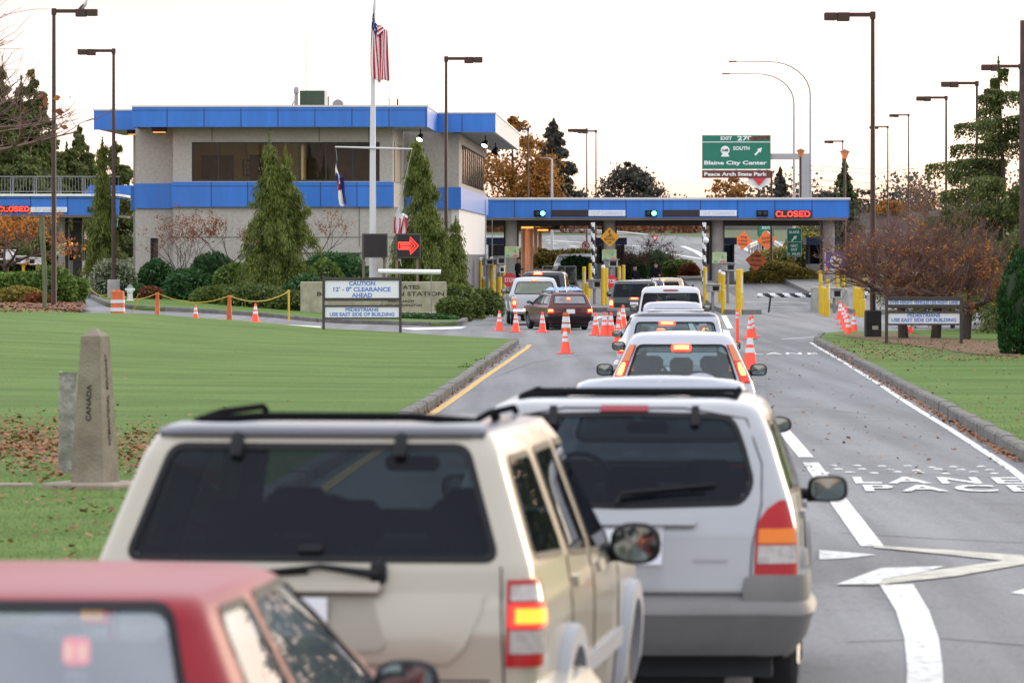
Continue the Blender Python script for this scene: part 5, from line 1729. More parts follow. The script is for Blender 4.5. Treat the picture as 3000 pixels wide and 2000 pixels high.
hm = Bb.inside('right', circle(.95, .40, .44)) | Bb.inside('left', circle(.95, .40, .44))
bed = mesh_obj("cargo_bed", Bb.P.reshape(-1, 3), [tuple(int(i) for i in f) for f in Bb.grid_faces(~hm)], PGT, r_, 40)
mb = MB(); mb.box((0, 1.0, 1.02), (1.8, 1.9, .04)); mb.obj("tonneau_cover", mat("dark_red_cover", (.07, .02, .03), .7), bed)
patch(Bb, 'rear', [(.56, -.76, .76), (.8, -.765, .765), (1.085, -.76, .76)], .014, "tailgate", PGT, r_, nu=16)
corner_lamps(Bb, r_, .66, 1.0, .80, .97, True)
high_lamp(B, r_, 0.0, 1.685, .26, .055)
bm_ = MB(); bm_.box((0, -.10, .52), (1.9, .18, .20), bev=.05); bm_.obj("rear_bumper", CHROME, r_, 50)
plate(r_, Vector((0, -.20, .52)))
bd = MB(); bd.box(tuple(Bb.surf('rear', -.35, .66, .02)), (.28, .02, .04)); bd.obj("badge", BLACK, r_)
for y_ in (.95, 4.35):
    for sx in (-1, 1): make_wheel(r_, sx * .85, y_, .38, .26)
for sg in (-1, 1): make_mirror(r_, B, 3.3, 1.27, sg, BLACK, (.24, .13, .22), .06, 3)
arches(Bb, r_, [.95], .45, .40, PGT, .04, .03); arches(B, r_, [4.35], .45, .40, PW2, .04, .03)
make_seats(r_, .85, [(2.75, 2)], .55, 1.22)
dash(r_, 3.75, .85, 1.12)
fr = MB(); fr.box((0, 2.2, .45), (1.2, 4.2, .16)); fr.obj("chassis", BLACK, r_)
place(r_, 1575, 174.5, -2.6)

# ---------------------------------------------------------------- maroon estate turning across the cones
PM = paint("maroon_paint", (0.085, 0.014, 0.016), .2, .35)
r_ = empty("estate_car", (0, 0, 0), "old maroon estate with a blue tarpaulin on its roof rack, turning left past cones", "car", group="vehicles queuing at the border")
HM = 1.33
keysM = [(.24, .10, 4.2, .70, .1, .2, .03), (.36, .02, 4.26, .78, .1, .25, .04), (.60, .0, 4.3, .81, .1, .3, .04), (.82, .02, 4.25, .805, .1, .35, .04), (.86, .04, 3.8, .79, .1, .35, .04),
         (.90, .05, 3.2, .77, .1, .3, .04), (1.20, .22, 2.35, .66, .09, .2, .04), (1.27, .27, 2.25, .63, .09, .2, .04), (1.30, .32, 2.15, .60, .09, .2, .04), (HM, .42, 2.0, .5, .09, .2, .04)]
gM = [("rear_window", 'rear', rounded([(-.60, .93), (.60, .93), (.53, 1.22), (-.53, 1.22)], .05), glass("pale_glass", (.62, .66, .70), .18, body=.15, bodycol=(.4, .42, .46)))]
for p_ in (rounded([(.32, .92), (1.05, .92), (1.02, 1.22), (.48, 1.22)], .05), rounded([(1.15, .92), (1.95, .92), (1.92, 1.22), (1.13, 1.22)], .05), rounded([(2.03, .92), (2.85, .92), (2.35, 1.22), (2.0, 1.22)], .05)):
    for k_ in ('right', 'left'): gM.append(("side_window", k_, p_, CLEAR))
gM.append(("windscreen", 'front', rounded([(-.62, .93), (.62, .93), (.54, 1.2), (-.54, 1.2)], .05), CLEAR))
B = build_car(r_, keysM, PM, gM, .04, .02, [(k_, circle(y_, .30, .34)) for k_ in ('right', 'left') for y_ in (.85, 3.4)], belt_floor=.5)
corner_lamps(B, r_, .60, .76, .60, .84, True)
high_lamp(B, r_, -.05, 1.10, .15, .09, off=.02)
band(B, [(.34, 0), (.36, .08), (.48, .09), (.50, 0)], -1.2, 1.2, "rear_bumper", BLACK, r_, 20)
band(B, [(.34, 0), (.36, .08), (.48, .09), (.50, 0)], 4.7 - .9, 4.7 + 1.5, "front_bumper", BLACK, r_, 20)
patch(B, 'arc', [(.62, -4.72, -4.52), (.72, -4.72, -4.52)], .014, "headlamp", emat("lit_headlamp", (1.0, .75, .4), 1.6), r_, nu=4)
plate(r_, B.surf('rear', 0, .66, .02))
for sg in (-1, 1):
    make_mirror(r_, B, 2.85, .97, sg, BLACK, (.19, .11, .11), .03)
    rl = MB(); rl.tube([(sg * .57, .45, HM - .03), (sg * .57, .5, HM + .05), (sg * .57, 1.9, HM + .05), (sg * .57, 1.95, HM - .03)], .016, 6); rl.obj("roof_rail", BLACK, r_)
wheels(r_, .81, .85, 3.4, .30, .18)
make_seats(r_, .72, [(1.2, 3), (2.0, 2)], .32, .95)
wagon = r_
place(r_, 1672, 163.5, -12.5)
# bundled tarpaulin lying on the rack
tp = empty("tarpaulin", wagon.matrix_basis @ Vector((0, 1.1, HM + .05)), "crumpled blue and white tarpaulin lying on the maroon car's roof rack", "tarpaulin", rz=R(12.5))
vs = []; fs = []; nx, ny = 40, 16
for j in range(ny + 1):
    for i in range(nx + 1):
        u = i / nx; v = j / ny
        e = min(1, 8 * u * (1 - u)) * min(1, 8 * v * (1 - v))
        vs.append(((u - .5) * 1.3, (v - .5) * 1.0, .02 + e * (.06 + .04 * math.sin(u * 23 + v * 7) + .03 * math.sin(v * 19 + u * 11))))
for j in range(ny):
    for i in range(nx): fs.append((j * (nx + 1) + i, j * (nx + 1) + i + 1, (j + 1) * (nx + 1) + i + 1, (j + 1) * (nx + 1) + i))
TARP = mat("blue_tarpaulin", (.03, .13, .45), .5, noise=.5, scale=9, col2=(.55, .66, .8))
mesh_obj("cloth", vs, fs, TARP, tp, 60)

# ---------------------------------------------------------------- parked white van beyond the booths
r_, B = queue_suv("van", "white van parked beyond the left booth behind the round bush", 5.0, .95, 1.48, .92, PW2, CLEAR, 1640, 268, 62, th=.82, cell=.09, rails=False, nose=.9)
r_["group"] = "parked vehicles"
# ------------------------------------------------------------------ plants
def nrand(n, d=3):
    v = rng.normal(size=(n, d)); return v / np.linalg.norm(v, axis=1)[:, None]

def leaves(name, C, size, mat_, parent=None, axis=None, elong=1.6, droop=0.0, jitter=.35):
    """separate little leaf quads at the points C; axis: preferred long direction"""
    n = len(C)
    L = nrand(n) if axis is None else axis + rng.normal(size=(n, 3)) * jitter
    L[:, 2] -= droop
    L /= np.linalg.norm(L, axis=1)[:, None] + 1e-9
    W = np.cross(L, nrand(n)); W /= np.linalg.norm(W, axis=1)[:, None] + 1e-9
    s = size * rng.uniform(.6, 1.35, n)[:, None]
    a = L * s * elong * .5; b = W * s * .5
    Q = np.stack([C - a, C + b * .9 - a * .1, C + a, C - b * .9 - a * .1], 1)
    return quads_obj(name, Q, 4, mat_, parent)

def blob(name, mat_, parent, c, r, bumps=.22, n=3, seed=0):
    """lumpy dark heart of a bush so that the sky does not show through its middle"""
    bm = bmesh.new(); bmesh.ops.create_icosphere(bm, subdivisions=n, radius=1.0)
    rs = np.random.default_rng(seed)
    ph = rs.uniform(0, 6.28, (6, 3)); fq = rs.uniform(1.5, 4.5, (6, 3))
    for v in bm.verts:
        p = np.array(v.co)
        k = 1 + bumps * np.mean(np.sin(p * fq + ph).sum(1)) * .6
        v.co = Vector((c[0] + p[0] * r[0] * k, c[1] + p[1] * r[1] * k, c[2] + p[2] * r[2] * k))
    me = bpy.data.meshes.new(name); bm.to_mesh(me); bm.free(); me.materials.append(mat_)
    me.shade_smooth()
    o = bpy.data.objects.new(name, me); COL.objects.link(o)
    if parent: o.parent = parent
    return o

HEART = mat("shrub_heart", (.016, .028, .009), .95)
BARK = mat("bark", (.055, .042, .034), .95, noise=.4, scale=6, bump=.6, bscale=18, stretch=(3, 3, .6))
TWIG = mat("purple_brown_twig", (.15, .082, .070), .9, noise=.25, scale=3)

LG = dict(
    cypress=leafmat("cypress_spray", (0.040, 0.075, 0.014), (0.209, 0.240, 0.040)),
    rhodo=leafmat("rhododendron_leaf", (0.019, 0.064, 0.022), (0.072, 0.167, 0.047)),
    bright=leafmat("bright_shrub_leaf", (0.047, 0.101, 0.016), (0.176, 0.257, 0.047)),
    juniper=leafmat("juniper_spray", (0.041, 0.073, 0.015), (0.155, 0.201, 0.041)),
    varieg=leafmat("variegated_leaf", (0.050, 0.085, 0.030), (0.420, 0.440, 0.300)),
    cedar=leafmat("cedar_hedge_spray", (0.008, 0.036, 0.008), (0.036, 0.107, 0.021)),
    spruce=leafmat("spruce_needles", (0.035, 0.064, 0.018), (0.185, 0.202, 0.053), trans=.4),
    dkspruce=leafmat("shaded_spruce_needles", (0.021, 0.039, 0.015), (0.098, 0.128, 0.042)),  # darker copy of the spruce colour, shade put into it
    autumn=leafmat("orange_leaf", (0.200, 0.055, 0.008), (0.620, 0.260, 0.030), trans=.4),
    rust=leafmat("rusty_leaf", (0.160, 0.045, 0.020), (0.420, 0.150, 0.040), trans=.35),
    gold=leafmat("golden_crown_leaf", (0.15, 0.065, 0.012), (0.44, 0.20, 0.035), trans=.35),
    mauve=leafmat("hazed_evergreen_leaf", (.040, .045, .036), (.095, .094, .072)),  # greyed and lightened: distance haze put into the leaf colour
    bank=leafmat("bank_shrub_leaf", (0.063, 0.081, 0.021), (0.396, 0.288, 0.054)),
    redbed=leafmat("rusty_ground_leaf", (0.090, 0.030, 0.012), (0.300, 0.110, 0.040)),
)

def shrub(name, label, px, Y, w, h, leaf, n=2600, size=.09, cat="shrub", group=None, depth=None, base=None, elong=1.5, axis=None):
    p = gx(px, Y) if base is None else base
    d = depth or w * .8
    e = empty(name, p, label, cat, group=group)
    rs = random.randint(0, 9999)
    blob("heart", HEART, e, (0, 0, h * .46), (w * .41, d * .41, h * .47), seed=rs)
    q = np.random.default_rng(rs)
    ph = q.uniform(0, 6.28, (6, 3)); fq = q.uniform(1.5, 4.5, (6, 3))
    U = nrand(n)
    k = 1 + .26 * np.sin(U[:, None, :] * fq + ph).sum(2).mean(1) * .6
    rr = (k * rng.uniform(.86, 1.08, n))[:, None]
    lo_ = U[:, 2] < 0; U[lo_, :2] /= np.maximum(.15, np.linalg.norm(U[lo_, :2], axis=1))[:, None]
    C = U * rr * np.array([w / 2, d / 2, h / 2]) + np.array([0, 0, h * .5])
    C[:, 2] = np.maximum(C[:, 2], .03)
    ax_ = U * np.array([1, 1, .6]) if axis is None else np.tile(axis, (n, 1)).astype(float)
    leaves("foliage", C, size, LG[leaf], e, ax_, elong=elong, jitter=.6)
    return e

# --- weeping cypresses in front of the station
def weeping(label, px, Y, h, w, n_br=70, seed=1, lean=0.0, tops=((0, 1.0),), spray=66, cat="tree"):
    q = np.random.default_rng(seed)
    p = gx(px, Y)
    e = empty("weeping_cypress_tree", p, label, cat, group="weeping cypress trees by the station")
    tb = MB()
    Cs, As = [], []
    for tx, tf in tops:
        H = h * tf
        top = Vector((tx, 0, H)); mid = Vector((tx * .5, 0, H * .5))
        tb.tube([(tx * .2, 0, -.1), tuple(mid), tuple(top)], [.11 * h / 5, .06 * h / 5, .012], 7)
        nb = int(n_br * (tf ** 1.2))
        for i in range(nb):
            t = q.beta(1.0, 1.15)
            z0 = H * (.05 + .93 * t)
            a = q.uniform(0, 2 * math.pi)
            R_ = w * .5 * (1 - t) ** .92 * (q.uniform(.66, 1.22) if q.random() < .7 else q.uniform(.2, .6)) + .09
            if len(tops) > 1: R_ *= .85
            R_ *= 1 + .22 * math.sin(3 * a + z0 * 2.3 + seed) + .10 * math.sin(z0 * 5.1 + seed * 2)
            base = np.array([tx * (z0 / H), 0, z0])
            dir_ = np.array([math.cos(a), math.sin(a), 0])
            m = int(4 + R_ * 5)
            rise = q.uniform(.05, .3)
            for k in range(m):
                u = (k + 1) / m
                c = base + dir_ * R_ * u + np.array([0, 0, rise * R_ * u * 1.2 - R_ * .95 * u * u])
                ns = int(spray * (.55 + .6 * u))
                ln = q.uniform(.28, .85) * (.6 + .5 * (1 - t))
                off = q.normal(size=(ns, 3)) * np.array([.10, .10, .03])
                dz = -q.random(ns) ** .8 * ln
                P_ = c + off * (1 + dz[:, None] * -.3) + np.column_stack([np.zeros(ns), np.zeros(ns), dz])
                Cs.append(P_); As.append(np.tile(dir_ * .35 + np.array([0, 0, -1.0]), (ns, 1)))
        # leader tuft
        ns = 90
        zz = q.random(ns)
        Cs.append(np.column_stack([q.normal(size=ns) * .05 * (1 - zz) * 2 + tx, q.normal(size=ns) * .08, H * (.90 + .115 * zz)])); As.append(np.tile([0.2, 0, 1.0], (ns, 1)))
    C = np.vstack(Cs); A = np.vstack(As)
    C[:, 2] = np.maximum(C[:, 2], .05)
    tb.obj("trunk", BARK, e, 60)
    leaves("crown", C, .042, LG['cypress'], e, A, elong=4.6, jitter=.30)
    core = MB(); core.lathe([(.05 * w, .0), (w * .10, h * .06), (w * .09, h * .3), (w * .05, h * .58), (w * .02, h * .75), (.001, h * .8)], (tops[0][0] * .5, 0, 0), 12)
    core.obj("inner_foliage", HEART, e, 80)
    return e
def hY(py, px, Y): return at(px, py, Y).z - gx(px, Y).z
weeping("large weeping cypress with two tips in front of the upper windows", 810, 194, hY(395, 800, 194), 5.4, 112, 3, tops=((-.32, 1.0), (.38, .93)))
weeping("weeping cypress between the flagpole and the white wall, arrow sign before it", 1240, 192, hY(405, 1215, 192), 4.9, 108, 5, tops=((-.30, 1.0), (.25, .80)))
weeping("weeping cypress side stem drooping low near the yellow bollards", 1335, 196, hY(640, 1335, 196), 1.7, 50, 6)
weeping("slender weeping cypress left of the station wall, behind the footing pole", 300, 208, hY(410, 298, 208), 1.9, 85, 9, tops=((0, 1.0),))

# --- shrubs of the island
SHR = "shrubs in front of the station"
shrub("shrub", "pale variegated round shrub behind the white hydrant", 333, 203, 2.0, 1.75, 'varieg', 2600, .085, group=SHR)
shrub("shrub", "dark green shrub below the narrow window", 462, 204, 1.7, 1.7, 'rhodo', 2200, .13, group=SHR)
shrub("shrub", "dark spreading shrub left of the large cypress", 560, 199, 2.1, 1.35, 'rhodo', 2400, .13, group=SHR)
shrub("shrub", "tall dark shrub against the concrete wall, left of the large cypress", 630, 202, 2.1, 2.1, 'rhodo', 2600, .13, group=SHR)
shrub("shrub", "bright green shrub touching the large cypress on its left", 700, 198, 2.0, 1.85, 'bright', 2600, .12, group=SHR)
shrub("shrub", "low shrub at the foot of the hydrant on its right", 400, 198, .9, .7, 'rhodo', 900, .1, group=SHR)
shrub("shrub", "small rusty red shrub beside the concrete wall foot", 440, 197, 1.0, .62, 'redbed', 1000, .08, group=SHR)
shrub("shrub", "broad green rhododendron between the two large cypresses under the wall vent", 985, 197, 2.9, 2.55, 'rhodo', 3400, .14, group=SHR)
shrub("shrub", "yellow green shrub behind the caution sign top", 955, 193, 1.7, 2.1, 'bright', 2200, .12, group=SHR)
shrub("shrub", "dark shrub behind the caution sign left post", 900, 190, 1.9, 1.5, 'rhodo', 2200, .13, group=SHR)
JUN = "low juniper hedges along the island kerb"
for px, Y, w_, h_, lb in ((640, 192, 2.2, .85, "low juniper hedge behind the slim orange cone with yellow rope"), (745, 190, 2.6, 1.0, "low juniper hedge behind the orange traffic cone next to the yellow post"), (860, 189, 2.2, .9, "low juniper hedge right of the yellow rope post"),
                          (1330, 184, 1.2, 1.0, "clipped juniper hedge at the right end of the stone sign"), (1345, 189, 1.9, 1.35, "juniper hedge behind the stone sign's right corner"), (1400, 199, 1.9, 1.25, "juniper hedge beside the yellow bollards and the pickup truck")):
    shrub("juniper_hedge", lb, px, Y, w_, h_, 'juniper', 2400, .085, cat="hedge", group=JUN, elong=2.2)
shrub("juniper_hedge", "flat dark juniper strip below the stone sign", 1180, 183, 4.6, .32, 'rhodo', 2400, .08, cat="hedge", group=JUN, depth=1.2)
# --- shrubs of the mulch bed
BED = "shrubs on the mulch bed"
for px, Y, w_, h_, lf, lb in ((150, 172, 1.7, 1.45, 'bright', "bright green bush right of the weathered wooden post"), (205, 176, 1.3, 1.15, 'bright', "bright green bush at the right end of the mulch bed"), (85, 174, 1.6, 1.3, 'bright', "yellow green bush left of the weathered wooden post"), (20, 172, 1.7, 1.2, 'bright', "bright green bush at the picture's left edge"),
                            (55, 170, 1.6, .75, 'bank', "rust tinged low bush in the mulch at far left"), (110, 168, .9, .5, 'redbed', "small rust brown bush by the wooden post foot")):
    shrub("shrub", lb, px, Y, w_, h_, lf, 2300, .11, group=BED)
# --- round bush and beds beyond the booths
FARB = "bushes beyond the booths"
shrub("shrub", "round dark green bush beyond the left booth lane", 1688, 262, 1.9, 1.55, 'rhodo', 2000, .12, group=FARB)
for px, Y, w_, h_, lf, lb in ((1850, 268, 2.0, 1.4, 'rhodo', "clipped green bush left of the officers beyond the middle lane"), (1925, 272, 2.2, 1.5, 'rhodo', "clipped green bush between the two officers"), (1985, 270, 2.0, 1.1, 'bright', "low green bush right of the officers beyond the middle lane"), (2020, 268, 1.2, .9, 'redbed', "low rusty bush at the right end of the green bushes")):
    shrub("shrub", lb, px, Y, w_, h_, lf, 1800, .12, group=FARB)
for k, (px, Y, w_, h_, lb) in enumerate(((2225, 262, 2.2, .65, "dull yellow bush left of the tilted road work sign pole"), (2270, 268, 2.6, 1.1, "dull green bush on the bank below the orange signs"), (2330, 262, 2.4, .75, "autumn bush in front of the green exit sign post"), (2300, 290, 3.4, 1.3, "low rusty bush behind the green exit sign post"), (2385, 272, 2.8, 2.6, "tall yellow brown bush left of the right booth column"), (2390, 300, 4, 2.8, "large dark bush behind the right booth column"))):
    shrub("shrub", lb, px, Y, w_, h_, 'bank', 2400, .14, group="bushes on the right bank")
g_ = sheet("grass_patch", [(3.0, 258), (5.2, 258), (5.6, 272), (3.4, 276)], .15, LAWN)
for px, Y, w_, h_, lb in ((1615, 292, 3.2, 1.0, "weedy roadside bush above the white van"), (1700, 300, 4.0, 1.1, "weedy roadside bush right of the white van"), (1560, 298, 3, 1.2, "weedy roadside bush behind the lit columns")):
    shrub("shrub", lb, px, Y, w_, h_, 'bank', 1800, .14, group="weedy bushes by the freeway")
# --- clipped cedar at the right edge
def cedar(label, px, Y, w, h):
    e = empty("cedar_hedge", gx(px, Y), label, "hedge")
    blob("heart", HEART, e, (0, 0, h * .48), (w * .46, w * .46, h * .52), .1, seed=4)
    n = 16000
    z = rng.random(n) * h; a = rng.uniform(0, 6.283, n)
    prof = w / 2 * np.minimum(1, np.sqrt(np.clip(1 - (z / h) ** 3.2, 0, 1))) * (1 + .07 * np.sin(a * 5 + z * 3) + .06 * np.sin(a * 9 - z * 5))
    prof *= np.where(z < .35, .80 + .2 * z / .35, 1)
    C = np.column_stack([np.cos(a) * prof, np.sin(a) * prof, z]) * rng.uniform(.93, 1.03, n)[:, None]
    A = np.column_stack([np.cos(a) * .5, np.sin(a) * .5, np.full(n, 1.0)])
    leaves("foliage", C, .07, LG['cedar'], e, A, elong=2.0, jitter=.4)
cedar("dense dark green clipped cedar at the right picture edge", 3040, 118, 1.95, 2.9)

# --- branching trees, bare or with a few leaves
def branching(name, label, base, h, spread, leaf=None, n_leaf=0, size=.09, seed=1, trunk_h=.28, depth=5, flat=.6, r0=.16, group=None, twm=None, kids=(3, 4), cat="tree", multi=1, leafzone=.55, up=.35, barkm=None, fit=0):
    q = random.Random(seed)
    e = empty(name, base, label, cat, group=group)
    trunk = MB(); tips = []; tw_v = []
    limbs = MB()
    twigs = MB()
    def grow(p, d, ln, r, lvl):
        n = 4; pts = [p]; dd = d.copy()
        for i in range(n):
            dd = (dd + Vector((q.uniform(-.3, .3), q.uniform(-.3, .3), q.uniform(-.16, .2))) * (.5 + lvl * .15)).normalized()
            pts.append(pts[-1] + dd * ln / n)
        tgt = limbs if lvl <= 1 else twigs
        sides = 6 if lvl <= 1 else (4 if lvl == 2 else 3)
        tgt.tube(pts, [r * (1 - .45 * i / n) for i in range(n + 1)], sides, cap=False)
        if lvl >= depth:
            tips.extend(pts[1:]); return
        if lvl >= depth - 1: tips.extend(pts[2:])
        for k in range(q.randint(*kids)):
            t = q.uniform(.45, 1.0); i = min(n - 1, int(t * n))
            b = pts[i].lerp(pts[i + 1], t * n - i)
            a = q.uniform(0, 6.283)
            side = Vector((math.cos(a), math.sin(a), q.uniform(-.25, .55) * flat))
            nd = (dd * .75 + side * .8).normalized()
            grow(b, nd, ln * q.uniform(.58, .82), max(.006, r * .5), lvl + 1)
    th = h * trunk_h
    for m in range(multi):
        off = Vector((q.uniform(-.25, .25), q.uniform(-.2, .2), 0)) if multi > 1 else Vector((0, 0, 0))
        ln = Vector((q.uniform(-.15, .15), q.uniform(-.1, .1), 1))
        top = off + ln * th
        trunk.tube([tuple(off + Vector((0, 0, -.15))), tuple(off + ln * th * .5), tuple(top)], [r0 * 1.15, r0 * .95, r0 * .85], 9)
        nb = q.randint(4, 6) if multi == 1 else 2
        for k in range(nb):
            a = 2 * math.pi * (k + q.uniform(-.3, .3)) / nb
            d = Vector((math.cos(a) * spread, math.sin(a) * spread, up + q.uniform(0, .35))).normalized()
            grow(top, d, (h - th) * q.uniform(.42, .6), r0 * .55, 1)
    if fit:
        T = np.array([tuple(t) for t in tips]); sz = h / max(.1, np.quantile(T[:, 2], .995)); sx = fit / 2 / np.quantile(np.abs(T[:, 0]), .97)
        for mb_ in (trunk, limbs, twigs): mb_.v = [(x * sx if mb_ is not trunk else x, y * sx if mb_ is not trunk else y, z * sz) for x, y, z in mb_.v]
        tips = [Vector((t.x * sx, t.y * sx, t.z * sz)) for t in tips]
    trunk.obj("trunk", barkm or BARK, e, 60)
    limbs.obj("limb", barkm or BARK, e, 70)
    tw = twigs.obj("twig", twm or TWIG, e); tw["kind"] = "stuff"
    if leaf and n_leaf:
        T = np.array([tuple(t) for t in tips])
        idx = rng.integers(0, len(T), n_leaf)
        C = T[idx] + rng.normal(size=(n_leaf, 3)) * .10
        if leafzone < 1:
            c0 = T[rng.integers(0, len(T), max(3, int(len(T) * .02)))]
            dmin = np.min(np.linalg.norm(C[:, None, :] - c0[None], axis=2), axis=1)
            C = C[(dmin < np.quantile(dmin, leafzone))]
        leaves("foliage", C, size, LG[leaf], e, None, elong=1.3, jitter=1.0)
    return e
MAP = "low spreading trees behind the pedestrian sign"
for px, py, h_, seed, fw_, lb in ((2648, 990, 3.75, 21, 5.2, "spreading bare tree with orange leaves behind the pedestrian sign's left half"), (2740, 990, 3.95, 22, 4.6, "spreading bare tree behind the middle of the pedestrian sign"), (2828, 992, 3.75, 23, 4.4, "spreading bare tree behind the pedestrian sign's right post")):
    b = gnd(px, py, .14)
    branching("maple_tree", lb, b, h_, 1.5, 'autumn', 2600, .07, seed, .24, 5, .55, .15, group=MAP, kids=(4, 5), leafzone=.38, up=.22, fit=fw_)
# small trees before the station wall
branching("young_tree", "thin multi-stemmed tree with sparse orange leaves before the left wall", gx(535, 200), hY(600, 535, 200), .45, 'rust', 900, .075, 31, .22, 4, .8, .035, kids=(2, 3), multi=6, up=.9, leafzone=.6)
branching("young_tree", "small rusty leaved tree between the bright shrub and the large cypress", gx(690, 200), hY(590, 690, 200), .7, 'rust', 1300, .075, 32, .35, 4, .8, .05, kids=(2, 4), multi=2, up=.7, leafzone=.8)
branching("young_tree", "small rusty tree just right of the large cypress", gx(905, 199), hY(575, 905, 199), .8, 'rust', 420, .07, 33, .4, 4, .8, .05, kids=(2, 4), multi=2, up=.7, leafzone=.8)
# orange tree at the far left
branching("maple_tree", "orange leaved tree in front of the left CLOSED board", gx(20, 182), hY(585, 20, 182), 1.25, 'autumn', 2200, .11, 41, .35, 5, .4, .13, kids=(3, 4), leafzone=.7, up=.3)
# overhanging branches at top left, from a tree outside the picture
ov = branching("overhanging_tree", "bare twigs with a few brown leaf clusters hanging into the top left corner", Vector((-10.6, 72, zg(-10.6, 72))), 8.6, 1.25, 'rust', 520, .11, 57, .42, 5, .5, .17, kids=(3, 4), leafzone=.3, up=.25)
# bare pinkish trees beyond the middle lane
for px, Y, py, seed, lb in ((1850, 262, 690, 61, "bare pinkish tree beyond the buckle up sign"), (1930, 266, 685, 62, "bare pinkish tree beyond the officers")):
    branching("bare_tree", lb, gx(px, Y), hY(py, px, Y), 1.2, 'rust', 200, .07, seed, .3, 5, .5, .08, group="bare pinkish trees beyond the booths", kids=(3, 4), up=.4, twm=mat("pinkish_twig", (.16, .085, .08), .9))

# --- conifers
def conifer(name, label, base, h, w, leaf='spruce', whorls=16, per=6, seed=1, droop=.45, size=.16, gap=.0, fill=1.0, cat="tree", group=None, top=.3, sparse=0.0, rise=0.0, powr=.9, tuft=30, jit=1.0, hng=1.0, wid=.2):
    q = np.random.default_rng(seed)
    e = empty(name, base, label, cat, group=group)
    tb = MB(); tb.tube([(0, 0, -.2), (0.02 * h, 0, h * .5), (0, 0, h)], [h * .018, h * .010, .015], 7)
    tb.obj("trunk", BARK, e, 60)
    br = MB(); Cs, As = [], []
    for i in range(whorls):
        t = (i + q.uniform(-.5, .5)) / whorls
        if t < gap: continue
        z00 = h * (.04 + .95 * t)
        Rm = w / 2 * (1 - t) ** powr + .08
        for k in range(per):
            if q.random() < sparse: continue
            a = q.uniform(0, 6.283)
            R_ = Rm * q.uniform(.45, 1.18); z0 = z00 + q.uniform(-.6, .6) * h / whorls * jit
            d = np.array([math.cos(a), math.sin(a), 0])
            pts = []
            m = 6
            for j in range(m + 1):
                u = j / m
                pts.append(np.array([0, 0, z0]) + d * R_ * u + np.array([0, 0, R_ * (rise * u + .12 * u - droop * u * u)]))
            br.tube([tuple(p) for p in pts], [max(.008, .012 * R_ * (1.4 - u_)) for u_ in np.linspace(0, 1.2, m + 1)], 3, cap=False)
            nn = int(tuft * fill * (1 + R_ * 2.2))
            u = q.random(nn) ** .75
            side = np.array([-d[1], d[0], 0])
            idx = np.minimum(m - 1, (u * m).astype(int)); fr = u * m - idx
            P_ = np.array(pts)
            c = P_[idx] * (1 - fr)[:, None] + P_[idx + 1] * fr[:, None]
            wd = (1 - np.abs(u - .45)) * R_ * wid
            hang = -np.abs(q.normal(size=nn)) * .09 * (1 + R_ * .5) * hng
            c = c + side * (q.normal(size=nn) * wd)[:, None] + np.column_stack([np.zeros(nn), np.zeros(nn), hang])
            Cs.append(c); As.append(np.tile(d * .7 + np.array([0, 0, -.75]), (nn, 1)))
    ns = 60; zz = q.random(ns)
    Cs.append(np.column_stack([q.normal(size=ns) * .05 * h / 6 * (1 - zz), q.normal(size=ns) * .05, h * (.93 + .08 * zz)])); As.append(np.tile([.2, 0, 1.0], (ns, 1)))
    b_ = br.obj("branch", BARK, e); b_["kind"] = "stuff"
    leaves("crown", np.vstack(Cs), size, LG[leaf], e, np.vstack(As), elong=2.0, jitter=.45)
    return e
def base_at(px, Y): return gx(px, Y)
CON = "conifers behind the left canopy"
for px, py, Y, w_, sd_, lb in ((8, 195, 262, 4.6, 71, "tall dark conifer at the left picture edge"), (62, 228, 268, 4.4, 72, "tall conifer with pointed top left of the tallest brown pole"), (98, 210, 262, 3.4, 73, "thin topped conifer beside the tallest brown pole"), (-60, 250, 258, 6, 74, "broad conifer cut by the left picture edge"),
                           (150, 390, 272, 4.0, 75, "shorter conifer right of the tallest brown pole"), (230, 372, 276, 3.4, 76, "open conifer behind the blue parapet"), (195, 420, 268, 3.6, 77, "bushy conifer behind the railing"), (340, 420, 280, 3.4, 78, "conifer seen between the slim cypress and the station wall"), (40, 400, 255, 5.0, 79, "dense low conifer behind the railing at far left"), (110, 440, 258, 4.6, 80, "dense low conifer behind the railing beside the tallest pole")):
    h_ = hY(py, px, Y); w_ *= 1.7
    conifer("conifer_tree", lb, base_at(px, Y), h_, w_, 'spruce', int(9 + h_), 5, sd_, .42, .12, gap=.04, group=CON, tuft=75, powr=.66, rise=.2, hng=1.8, jit=1.5)
# the open spruce at the right with long level boughs
conifer("spruce_tree", "tall open spruce with long drooping boughs at the right", base_at(2925, 158), hY(175, 2910, 158), 8.4, 'spruce', 20, 4, 97, .30, .065, fill=3.0, sparse=.10, rise=.24, powr=.80, gap=.02, group="conifers at the right", tuft=55, jit=1.2, hng=1.7, wid=.11)
conifer("spruce_tree", "dense dark spruce cut by the right picture edge", base_at(3030, 150), hY(360, 3000, 150), 5.4, 'spruce', 15, 6, 93, .35, .08, fill=2.4, hng=2, jit=1.4, group="conifers at the right", gap=.1)
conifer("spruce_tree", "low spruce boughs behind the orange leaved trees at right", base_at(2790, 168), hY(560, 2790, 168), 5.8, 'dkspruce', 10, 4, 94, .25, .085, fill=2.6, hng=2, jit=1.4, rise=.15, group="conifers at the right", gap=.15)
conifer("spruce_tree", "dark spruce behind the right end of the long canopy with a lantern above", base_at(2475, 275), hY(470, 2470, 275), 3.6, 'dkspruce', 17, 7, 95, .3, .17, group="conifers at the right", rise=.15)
FARC = "trees beyond the long canopy"
